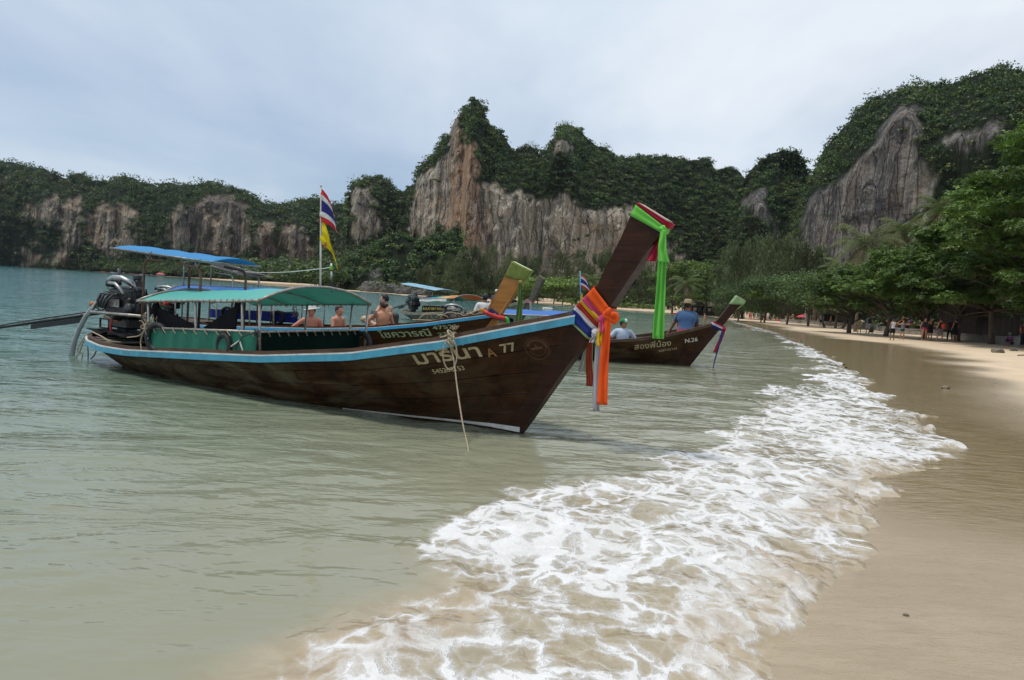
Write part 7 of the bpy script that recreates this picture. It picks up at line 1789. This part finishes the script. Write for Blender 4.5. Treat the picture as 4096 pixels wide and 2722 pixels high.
for a in WL: tv.append((a[0] + 40, a[1] + 12, a[2] + WH + 1.2))
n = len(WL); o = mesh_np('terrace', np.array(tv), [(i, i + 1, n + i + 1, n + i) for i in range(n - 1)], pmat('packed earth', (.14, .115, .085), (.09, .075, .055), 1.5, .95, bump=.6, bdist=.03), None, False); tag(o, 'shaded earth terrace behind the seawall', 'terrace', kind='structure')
def on_terr(px, back):
    """point on the terrace: behind the seawall by so many metres on the sight line of px"""
    xs = np.array([w_[0] for w_ in wall_px], float); W = np.array(WL); p = np.array([np.interp(px, xs, W[:, i]) for i in range(3)]); d = unit(V(p[0], p[1], 0))
    q = p + d * back; return V(q[0], q[1], p[2] + WH - .05 + .025 * back)
sr = empty('stair_rail', tuple(on_terr(3385, 0)), 0, 'two dark wooden handrails of the steps down to the sand', 'handrail')
for px0, px1 in ((3352, 3398), (3366, 3411)):
    a = GT(px0, 1308) + V(0, 0, .10); b = on_terr(px1, .2) + V(0, 0, .75); o_ = V(*sr.location)
    mb = MB(); mb.tube([a - o_, b - o_], .05, 6); mb.build('rail', W_DECK if False else pmat('dark timber', (.035, .025, .018), (.02, .014, .01), 6, .7), sr)
    for q in (.05, .55, .98): c = a + (b - a) * q; mb = MB(); mb.box(c - o_ + V(0, 0, -.42), (.09, .09, .86)); mb.build('post', MATS['dark timber'], sr)
M_TIMB = MATS['dark timber']
for k in range(4):
    pass
# ---- loungers and sunbathers
M_CUSH = pmat('beige cushion', (.52, .43, .27), (.44, .36, .22), 5, .85, bump=.2); M_TEAK = pmat('teak', (.17, .075, .035), (.11, .05, .024), 7, .6, bump=.3, stretch=(.3, 3, 3))
def lounger(label, px, back, rz, group=None, cushion=True):
    p = on_terr(px, back); r_ = empty('sun_lounger', tuple(p), R(rz), label, 'sun lounger', group)
    mb = MB(); mb.box((0, -.25, .30), (.66, 1.35, .05)); mb.build('frame', M_TEAK, r_)
    for sx in (-1, 1):
        for y in (-.82, .35): mb = MB(); mb.box((sx * .28, y, .14), (.06, .06, .28)); mb.build('leg', M_TEAK, r_)
    if cushion:
        mb = MB(); mb.bbox((0, -.25, .36), (.60, 1.30, .07), .03); mb.build('cushion', M_CUSH, r_)
    c, s_ = math.cos(R(42)), math.sin(R(42)); Mx = np.array([[1, 0, 0], [0, c, -s_], [0, s_, c]])
    mb = MB(); mb.bbox((0, .42 + .32 * c, .36 + .32 * s_), (.62, .72, .07), .03, M=Mx); mb.build('backrest', M_CUSH, r_)
    return p
for i, (px, bk, lab) in enumerate([(3655, 2.6, 'beige sun lounger nearest the bending man'), (3700, 2.6, 'beige sun lounger behind the pair of women'), (3738, 3.0, 'beige sun lounger left of the orange bag'), (3752, 2.4, 'beige sun lounger just behind the orange bag'),
        (3790, 2.6, 'beige sun lounger behind the person with the shoulder bag'), (3812, 3.2, 'beige sun lounger nearest the kayak rack'), (3532, 2.2, 'sun lounger under the leftmost sunbather'), (3565, 2.6, 'sun lounger under the sunbather in the white cap'), (3605, 2.4, 'sun lounger under the pink sunbather')]):
    lounger(lab, px, bk, 250 if i < 6 else 240)
def lie(px, back, rz, label, **k):
    p = on_terr(px, back); J = sit((-.25, -.15, .12), (.30, -.05, .10), -.16, .22); J['kn' + 'L'] = (-.1, .40, .26); J['anL'] = (-.1, .62, .02); J['toL'] = (-.1, .74, .06); J['knR'] = (.1, .45, .10); J['anR'] = (.1, .84, .03); J['toR'] = (.1, .90, .12)
    person(label, (p[0], p[1], p[2] + .40), R(rz), J, k.pop('h', 1.68), voxel=.046, face=False, **k)
lie(3530, 2.2, 60, 'sunbather with long fair hair at the left end of the loungers', sk=SK_FAIR, hair=H_BLOND, hair_len=1, top2=(.2, .22, .4), pants=(.2, .22, .4), leg=.1)
lie(3562, 2.6, 60, 'sunbather in a white cap sitting up on a lounger', sk=SK_FAIR, hat=('cap', (.75, .75, .75)), pants=(.1, .12, .3), leg=.5)
lie(3600, 2.4, 60, 'pink skinned sunbather with fair hair on a lounger', sk=SK_FAIR, hair=H_BLOND, hair_len=1, pants=(.5, .3, .3), leg=.1)
lie(3672, 2.6, 70, 'sunbather with bent knees on a beige lounger', sk=SK_FAIR, pants=(.08, .08, .22), leg=.6)
p = on_terr(3580, 3.4); person('sitting person in a straw hat among the sunbathers', (p[0], p[1], p[2] + .4), R(170), sit((-.3, .2, .1), (.3, .2, .1)), 1.68, SK_TAN, H_BLOND, hat=('brim', (.50, .36, .16)), voxel=.046, face=False)
p = on_terr(3634, 2.3); J = stand((.05, .30), (.05, .30), 0, .12); 
for k_ in ('che', 'nek', 'hed', 'shL', 'shR', 'elL', 'elR', 'wrL', 'wrR'):
    v_ = V(*J[k_]) - V(0, 0, .94); a_ = R(-72); J[k_] = (v_[0], v_[1] * math.cos(a_) - v_[2] * math.sin(a_), .94 + v_[1] * math.sin(a_) + v_[2] * math.cos(a_))
person('shirtless man in purple shorts bending over a lounger', (p[0], p[1], p[2]), R(85), J, 1.75, SK_TAN, H_DKBR, pants=(.16, .10, .42), leg=.7, voxel=PV, face=False)
p = on_terr(3170, 2.0); person('brown skinned person sitting with back turned by the red parasol', (p[0], p[1], p[2] + .35), R(15), sit((-.2, .3, .1), (.2, .3, .1)), 1.7, SK_TAN, H_DKBR, voxel=.05, face=False)
lounger('dark wooden lounger with a pink towel by the red parasol', 3185, 2.0, 240, cushion=False)
# ---- kayaks
def kayak(label, c, rz, L, mat, tilt=0.0, group=None):
    r_ = empty('kayak', tuple(c), rz, label, 'kayak', group); xs = np.linspace(-1, 1, 17); rows = []
    for x in xs:
        w_ = .36 * (1 - abs(x) ** 2.4) + .012; hh = .15 * (1 - abs(x) ** 3) + .02; sheer = .10 * x * x
        rows.append([(x * L / 2, w_ * math.cos(q), sheer + hh * (math.sin(q) * (.75 if math.sin(q) > 0 else 1.0))) for q in np.linspace(0, 2 * math.pi, 14, endpoint=False)])
    mb = MB(); mb.grid(np.array(rows), wrap=True); mb.build('hull', mat, r_, True)
    mb = MB(); q = np.linspace(0, 2 * math.pi, 18, endpoint=False); mb.tube(np.stack([.42 * np.cos(q), .20 * np.sin(q), np.full(18, .125)], 1), .022, 6, closed=True); mb.build('cockpit_rim', M_RUBBER, r_, True)
    mb = MB(); mb.bbox((-.12, 0, .10), (.5, .32, .04), .015); mb.build('seat', M_RUBBER, r_)
    for sg in (-1, 1): mb = MB(); mb.torus((sg * L * .47, 0, .13), .03, .008, (0, 1, 0), 10, 5); mb.build('grab_loop', M_RUBBER, r_)
    return r_
def kp(name, c): return pmat(name, c, tuple(x * .85 for x in c), 3, .35, bump=.05, dirt=(.2, .16, .12), dirt_amt=.25)
K_RED, K_BLUE, K_YEL, K_OR = kp('red plastic', (.58, .025, .03)), kp('blue plastic', (.02, .08, .36)), kp('yellow plastic', (.50, .38, .02)), kp('orange plastic', (.60, .25, .03))
ky = on_sand(3133, 1287); kayak('red kayak lying on the sand near the man in pale pink', V(*ky) + V(0, 0, .16), R(-8), 3.4, K_RED)
ky = on_sand(2712, 1262); kayak('red kayak afloat at the edge of the far beach', V(ky[0], ky[1], .15), R(10), 3.6, K_RED)
ky = on_sand(2660, 1249); kayak('long red kayak pulled up by the far kiosks', V(*ky) + V(0, 0, .2), R(-20), 4.5, K_RED)
rk = on_terr(3900, 1.6)
rr = empty('kayak_rack', tuple(rk), R(35), 'timber rack that holds the stacked kayaks under the trees', 'rack')
for y in (-.9, .9):
    for x in (-.75, .75): mb = MB(); mb.box((x, y, 1.15), (.09, .09, 2.5)); mb.build('post', M_TIMB, rr)
    for z in (.12, .72, 1.30, 1.88): mb = MB(); mb.box((0, y, z), (1.6, .07, .08)); mb.build('bar', M_TIMB, rr)
for i, (dx_, z, mt, lab) in enumerate([(.35, .34, K_YEL, 'yellow kayak on the lowest bar of the rack'), (-.35, .36, K_OR, 'orange kayak on the lowest bar of the rack'), (.32, .94, K_BLUE, 'dark blue kayak on the second bar of the rack'), (-.36, .95, K_RED, 'red kayak beside the blue one on the rack'),
        (.3, 1.52, K_OR, 'orange kayak beside the middle red one on the rack'), (-.32, 1.53, K_RED, 'red kayak on the third bar of the rack'), (.0, 2.10, K_RED, 'red kayak on top of the rack')]):
    q = R(35); kayak(lab, rk + V(math.cos(q) * dx_, math.sin(q) * dx_, z), R(35 + 100), 3.2, mt)
# ---- beach bar, huts, posts, signs
def hutpart(root, o_, mb, nm, mt): return mb.build(nm, mt, root)
hp_ = on_terr(3985, 3.0); hh = empty('plank_hut', tuple(hp_), R(28), 'dark plank hut with a thatched roof in the shade at the right', 'hut')
M_PLK = pmat('shaded brown planks', (.075, .055, .042), (.045, .033, .026), 3, .85, bump=.5, bdist=.01, stretch=(6, 6, .4)); M_THATCH = pmat('dry thatch', (.15, .115, .075), (.09, .068, .045), 9, .95, bump=1, bdist=.05, stretch=(1, 4, 1))
for k in range(22):
    mb = MB(); mb.box((-3.0 + k * .30, 0 + .01 * (k % 3), 1.25), (.285, .04, 2.5 + .05 * (k % 4))); mb.build('plank', M_PLK, hh)
for k in range(10): mb = MB(); mb.box((-3.15, .2 + k * .30, 1.25), (.04, .285, 2.5)); mb.build('plank', M_PLK, hh)
for k in range(7):
    mb = MB(); z = 2.35 + k * .26; y = -.7 + k * .34; mb.box((.2, y, z), (7.4, .55, .07), M=np.array([[1, 0, 0], [0, .80, -.60], [0, .60, .80]])); mb.build('thatch_course', M_THATCH, hh)
bt = on_terr(3335, 3.5); bar = empty('beach_bar', tuple(bt), R(25), 'open beach bar with a black awning and a blue tarp under the trees', 'bar')
for x in (-3.2, 0, 3.2):
    for y in (-1.4, 1.6): mb = MB(); mb.tube([(x, y, 0), (x + .05, y, 2.9)], .06, 7); mb.build('post', M_TIMB, bar)
mb = MB(); P = [[(x, y, 2.75 - .35 * (y + 1.8) / -3.4 * 0 + .25 * (y + 1.8) / 3.6 - .10 * math.sin((x + 3.6) / 7.2 * math.pi * 3) ** 2) for x in np.linspace(-3.6, 3.6, 16)] for y in np.linspace(-1.8, 1.8, 8)]; mb.grid(np.array(P), thick=.02); mb.build('roof_sheet', T_BLACK, bar, True)
mb = MB(); P = [[(x, -1.8 - .25 * t, 2.6 - 1.1 * t - .12 * math.sin(x * 2.2) ** 2 * t) for x in np.linspace(-3.4, 1.0, 14)] for t in np.linspace(0, 1, 6)]; mb.grid(np.array(P), thick=.01); mb.build('awning', T_BLACK, bar, True)
mb = MB(); P = [[(x, -1.7 - .1 * t, 2.85 - 1.7 * t * (.4 + .6 * (x - 1) / 2.4)) for x in np.linspace(1.0, 3.5, 10)] for t in np.linspace(0, 1, 7)]; mb.grid(np.array(P), thick=.01); mb.build('blue_tarp', pmat('cobalt tarp', (.015, .13, .36), None, 2, .5, bump=.4, bdist=.05, trans=.3), bar, True)
mb = MB(); P = [[(-3.4 + 1.0 * u_ , -1.9 - .1 * t, 2.9 - .9 * t * (1 - u_ * .6)) for u_ in np.linspace(0, 1, 8)] for t in np.linspace(0, 1, 6)]; mb.grid(np.array(P), thick=.01); mb.build('white_flap', pmat('white tarp strip', (.66, .66, .64)), bar, True)
mb = MB(); mb.bbox((0, -.2, .55), (5.6, .6, 1.1), .03); mb.build('counter', M_TIMB, bar)
for i, px in enumerate((3306, 3343, 3356, 3387, 3404)):
    p = on_terr(px, 1.0); r_ = empty('table_lamp_post', tuple(p), 0, '%s of the dark posts with white tops along the bar terrace' % ('first from the left', 'second from the left', 'middle', 'second from the right', 'rightmost')[i], 'post')
    mb = MB(); mb.box((0, 0, .5), (.14, .14, 1.0)); mb.build('post', M_TIMB, r_); mb = MB(); mb.lathe((0, 0, 1.0), [(.09, 0), (.11, .02), (.11, .10), (.06, .16), (.02, .17)], 10); mb.build('white_top', P_WHITE, r_, True)
bs = on_terr(3266, 1.2); bam = empty('bamboo_screen', tuple(bs), R(20), 'screen of leaning dry bamboo poles beside the lamp post', 'screen'); M_BAM = pmat('dry bamboo', (.30, .20, .115), (.20, .13, .07), 5, .7, bump=.3, stretch=(1, 1, .3)); rg = np.random.default_rng(8)
for k in range(13): mb = MB(); a = V(-.9 + k * .15, rg.uniform(-.1, .1), 0); mb.tube([a, a + V(rg.uniform(-.15, .1) - .1, rg.uniform(-.1, .1), rg.uniform(2.2, 2.9))], .045, 6); mb.build('pole', M_BAM, bam, True)
mb = MB(); mb.box((.2, 0, 3.0), (2.2, 1.4, .08), M=np.array([[.97, 0, -.24], [0, 1, 0], [.24, 0, .97]])); mb.build('shade_roof', M_THATCH, bam)
pl = on_terr(3240, .8); o = MB().bbox((0, 0, .45), (1.9, .25, .95), .03).build('plaster_panel', M_CONC, None); o.location = tuple(pl); o.rotation_euler = (0, 0, R(15)); tag(o, 'short grey plastered wall panel between lamp post and bamboo screen', 'wall')
gz = on_terr(3272, 6.0); gaz = empty('gazebo', tuple(gz), R(20), 'high flat brown roof on posts showing above the bamboo screen', 'gazebo')
mb = MB(); mb.add([(-1.7, -1.4, 4.5), (1.7, -1.4, 4.5), (1.7, 1.4, 4.5), (-1.7, 1.4, 4.5), (-1.5, -1.2, 4.95), (1.5, -1.2, 4.95), (1.5, 1.2, 4.95), (-1.5, 1.2, 4.95)], [(3, 2, 1, 0), (4, 5, 6, 7), (0, 1, 5, 4), (1, 2, 6, 5), (2, 3, 7, 6), (3, 0, 4, 7)]); mb.build('roof', pmat('brown roof boards', (.20, .12, .085), (.14, .085, .06), 5, .8, bump=.4), gaz)
for x in (-1.3, 1.3):
    for y in (-1, 1): mb = MB(); mb.box((x, y, 2.2), (.14, .14, 4.6)); mb.build('post', M_TIMB, gaz)
lp = GT(3217, 1294); lamp = empty('lamp_post', tuple(lp), 0, 'leaning grey lamp post with a white globe at the seawall', 'lamp post'); tz = at(3225, 1212, lp[1])
mb = MB(); e = tz - lp; mb.tube([(0, 0, -.2), tuple(e)], [.07, .05], 8); mb.build('post', M_STEEL, lamp, True); mb = MB(); mb.ball(tuple(e + V(0, 0, .1)), .14, 12, 8); mb.build('globe', P_WHITE, lamp, True); mb = MB(); mb.bbox((.25, .0, .25), (.45, .4, .6), .03); mb.build('bin', M_IRON, lamp)
lq = GT(3227, 1293); e = at(3231, 1212, lq[1]) - lq; o = MB().tube([(0, 0, -.2), tuple(e), tuple(e + V(.5, 0, .02))], .035, 7).build('pipe_post', M_STEEL, None, True); o.location = tuple(lq); tag(o, 'thin bent pipe standing right of the lamp post', 'post')
pr = on_terr(3206, .8); um = empty('parasol', tuple(pr), 0, 'low red parasol beside the lamp post', 'parasol'); mb = MB(); mb.lathe((0, 0, .55), [(1.0, 0), (.6, .22), (.04, .42), (.02, .45)], 10); mb.build('canopy', kp('red parasol cloth', (.62, .03, .05)), um); mb = MB(); mb.tube([(0, 0, 0), (0, 0, 1.0)], .025, 6); mb.build('pole', P_WHITE, um, True)
o = MB().bbox((0, 0, .6), (.36, .08, 1.25), .03).build('surfboard', P_WHITE, None); o.location = tuple(on_terr(3211, 1.4)); o.rotation_euler = (R(10), R(12), 0); tag(o, 'white board leaning upright behind the red parasol', 'board')
def board(label, px, py_mid, back, w_, h_, bands, legs=True):
    p = on_terr(px, back) if back is not None else GT(px, py_mid); r_ = empty('sign_board', tuple(p), R(5), label, 'sign'); n = len(bands); z0 = .7
    mb = MB(); mb.box((0, .03, z0 + h_ / 2), (w_ + .08, .04, h_ + .08)); mb.build('frame', M_TIMB, r_)
    for i, c in enumerate(bands): mb = MB(); mb.box((0, 0, z0 + h_ * (n - i - .5) / n), (w_, .02, h_ / n - .02)); mb.build('panel', fab(c), r_)
    for sx in (-1, 1): mb = MB(); mb.box((sx * w_ * .4, .04, z0 / 2), (.06, .05, z0)); mb.build('leg', M_TIMB, r_)
sb0 = GT(3112, 1288)
board('striped red, green, blue and white sign board beside the standing group', 3112, 1283, None, 1.5, 1.9, [(.50, .20, .18), (.5, .5, .48), (.08, .28, .10), (.06, .12, .40), (.40, .18, .2), (.6, .6, .6)])
board('white poster board behind the man in turquoise', 3044, 1276, None, .9, 1.3, [(.62, .66, .68), (.30, .36, .42)])
board('white poster board left of the striped sign', 3082, 1279, None, .9, 1.3, [(.62, .66, .68), (.25, .30, .36)])
board('orange brown carved panel left of the man with the backpack', 3481, 1290, 3.0, .7, 1.5, [(.30, .10, .035), (.26, .08, .03), (.34, .13, .05)])
p = on_terr(3428, .6); r_ = empty('menu_stand', tuple(p), R(-25), 'white menu card tilted on a stand above the seawall', 'menu stand'); mb = MB(); mb.tube([(0, 0, 0), (0, 0, .85)], .03, 6); mb.build('post', M_TIMB, r_); mb = MB(); mb.box((0, 0, .95), (.55, .03, .40), M=np.array([[.8, 0, -.6], [0, 1, 0], [.6, 0, .8]])); mb.build('card', P_WHITE, r_)
# far kiosks below the casuarinas
for i, (px, py, cs, lab) in enumerate(((2780, 1262, [(.5, .12, .08), (.55, .5, .45), (.12, .10, .09)], 'far beach kiosk hung with red and white goods'), (2838, 1264, [(.10, .09, .08), (.45, .42, .38), (.30, .12, .06)], 'far beach kiosk with stacked dark sign boards'), (2885, 1266, [(.05, .05, .05), (.3, .28, .25)], 'dark beach kiosk just left of the small boat prow'))):
    p = GT(px, py); k_ = empty('kiosk', tuple(p), R(10), lab, 'kiosk')
    for sx in (-1, 1):
        for sy in (0, 2.4): mb = MB(); mb.box((sx * 1.9, sy, 1.25), (.1, .1, 2.5)); mb.build('post', M_TIMB, k_)
    mb = MB(); mb.add([(-2.4, -.6, 2.4), (2.4, -.6, 2.4), (2.4, 3, 2.5), (-2.4, 3, 2.5), (-2.2, 1.2, 3.3), (2.2, 1.2, 3.3)], [(3, 2, 1, 0), (0, 1, 5, 4), (2, 3, 4, 5), (1, 2, 5), (3, 0, 4)]); mb.build('roof', M_THATCH, k_)
    mb = MB(); mb.box((0, .4, .45), (3.6, .5, .9)); mb.build('counter', M_TIMB, k_); mb = MB(); mb.box((0, 2.3, 1.2), (3.8, .06, 2.2)); mb.build('back_wall', M_PLK, k_)
    for j, c in enumerate(cs): mb = MB(); mb.box((-1.3 + j * 1.2, .1, 1.5), (.8, .05, .8)); mb.build('panel', fab(c), k_)
# boulders on the far bank and loose stones
M_BOULD = pmat('dark wet boulder', (.16, .145, .13), (.07, .065, .06), .9, .85, bump=.9, bdist=.15, dirt=(.03, .03, .03), dirt_amt=.7)
def stone(name, label, c, r, seed, mat, cat='rock', group=None):
    rg = np.random.default_rng(seed); mb = MB(); mb.ball((0, 0, 0), 1, 14, 9); v = np.vstack(mb.v); d = v / (np.linalg.norm(v, axis=1, keepdims=True) + 1e-9)
    k = 1 + .33 * fbm(d[:, 0] * 1.6 + seed, d[:, 1] * 1.6, d[:, 2] * 1.6, 3); o = mesh_np(name, d * k[:, None] * np.asarray(r), mb.f, mat, None, False); o.location = tuple(c); tag(o, label, cat, group); return o
rg = np.random.default_rng(17)
for i in range(20):
    px = 1330 + i * 19 + rg.uniform(-6, 6); D = np.interp(px, [1330, 1500, 1720], [285, 243, 226]) + rg.uniform(-3, 2); p = foot(px, D); r_ = rg.uniform(1.4, 3.6)
    stone('boulder', 'dark boulder at the water line below the wooded bank', (p[0], p[1], .4 + r_ * .2), (r_ * 1.3, r_, r_ * .85), 500 + i, M_BOULD, 'boulder', 'boulders below the wooded bank')
M_STONE = pmat('sandy stone', (.20, .165, .115), (.12, .10, .07), 14, .85, bump=.7, bdist=.02)
for i, (px, py, r_, lab) in enumerate(((3780, 1556, .075, 'small mossy stone alone in the wet sand film'), (3990, 1412, .26, 'flat grey stone on the sand near the right edge'), (4055, 1405, .16, 'yellowish stone on the sand right of the flat grey one'), (3365, 1316, .2, 'dark stone on the sand below the stair rails'), (3383, 1320, .22, 'brown stone right of the dark stone below the stair rails'), (3625, 2464, .012, 'tiny dark pebble on the smooth wet sand'))):
    p = GT(px, py); stone('stone', lab, (p[0], p[1], p[2] + r_ * .3), (r_ * 1.4, r_, r_ * .7), 600 + i, M_STONE, 'stone')
a, b = GT(4070, 1425), GT(4200, 1430); o = MB().tube([a + V(0, 0, .04), (a + b) / 2 + V(0, 0, .10), b + V(0, 0, .05)], [.03, .05, .04], 6).build('driftwood', W_DARKGREY, None, True); tag(o, 'curved driftwood stick lying on the sand at the right edge', 'driftwood')
# far left shore: tiny boats and a red roofed hut
for i, px in enumerate((432, 470, 505, 545, 585, 610)):
    D = np.interp(px, [400, 700], [520, 400]); p = at(px, 1056 + .0645 * px + CAM_H * FPX / D * .75, D); n_ = 9; xs = np.linspace(-1, 1, n_)
    rows = [[(x * 4.5, w_ * y, z + .9 * max(0, abs(x) - .5)) for y, z in ((-1, .7), (-.6, 0), (.6, 0), (1, .7))] for x, w_ in zip(xs, 1.1 * (1 - np.abs(xs) ** 3) + .05)]
    mb = MB(); mb.grid(np.array(rows), thick=.06); o = mb.build('moored_boat', fab(((.5, .2, .15), (.6, .6, .6), (.3, .15, .1))[i % 3]), None); o.location = (p[0], p[1], -.1); o.rotation_euler = (0, 0, .3 * i); tag(o, 'tiny boat moored off the far left shore', 'boat', 'tiny boats on the far left shore')
p = at(643, 1095, 395); kh = empty('shore_hut', (p[0], p[1], .3), .2, 'small red roofed hut on the far left shore', 'hut'); mb = MB(); mb.box((0, 0, 1.2), (7, 5, 2.6)); mb.build('wall', pmat('pale hut wall', (.35, .33, .30)), kh); kh.scale = (.45, .45, .45)
mb = MB(); mb.add([(-5, -3.5, 2.5), (5, -3.5, 2.5), (5, 3.5, 2.5), (-5, 3.5, 2.5), (-2.5, 0, 4.6), (2.5, 0, 4.6)], [(3, 2, 1, 0), (0, 1, 5, 4), (2, 3, 4, 5), (1, 2, 5), (3, 0, 4)]); mb.build('roof', kp('red roof paint', (.42, .04, .045)), kh)
for i in range(6):
    p = G(2176 + i * 5.5 + (i % 2), 1236.5 + .3 * i, 0); o = MB().ball((0, 0, 0), (.28, .22, .2), 8, 6).build('float', P_WHITE, None, True); o.location = (p[0], p[1], .06); tag(o, 'small pale float in a short line off the far beach', 'float', 'floats off the far beach')

# ================================================================== AIR
hz = MB(); hz.box((0, 2000, 64), (13000, 13000, 148)); hzo = hz.build('haze', None, None)
m, t, o = new_mat('thin sea haze'); N = NT(t)
vol = N.n('ShaderNodeVolumePrincipled', {'Color': (.80, .88, 1.0), 'Density': 0.00004, 'Anisotropy': 0.2}); t.links.new(vol.outputs[0], o.inputs['Volume'])
hzo.data.materials.append(m); tag(hzo, 'thin pale haze over the bay', 'haze', kind='stuff')
# put the empties of things that were laid out in world space at the foot of their thing
for e_ in [o_ for o_ in COL.objects if o_.type == 'EMPTY' and o_.parent is None and o_.location.length < 1e-6 and len(o_.children)]:
    P_ = []
    for c_ in e_.children:
        if c_.type == 'MESH' and len(c_.data.vertices):
            a_ = np.empty(len(c_.data.vertices) * 3, np.float32); c_.data.vertices.foreach_get('co', a_); P_.append(a_.reshape(-1, 3))
    P_ = np.vstack(P_); b_ = Vector((float(P_[:, 0].mean()), float(P_[:, 1].mean()), float(P_[:, 2].min())))
    e_.location = b_
    for c_ in e_.children: c_.location = -b_
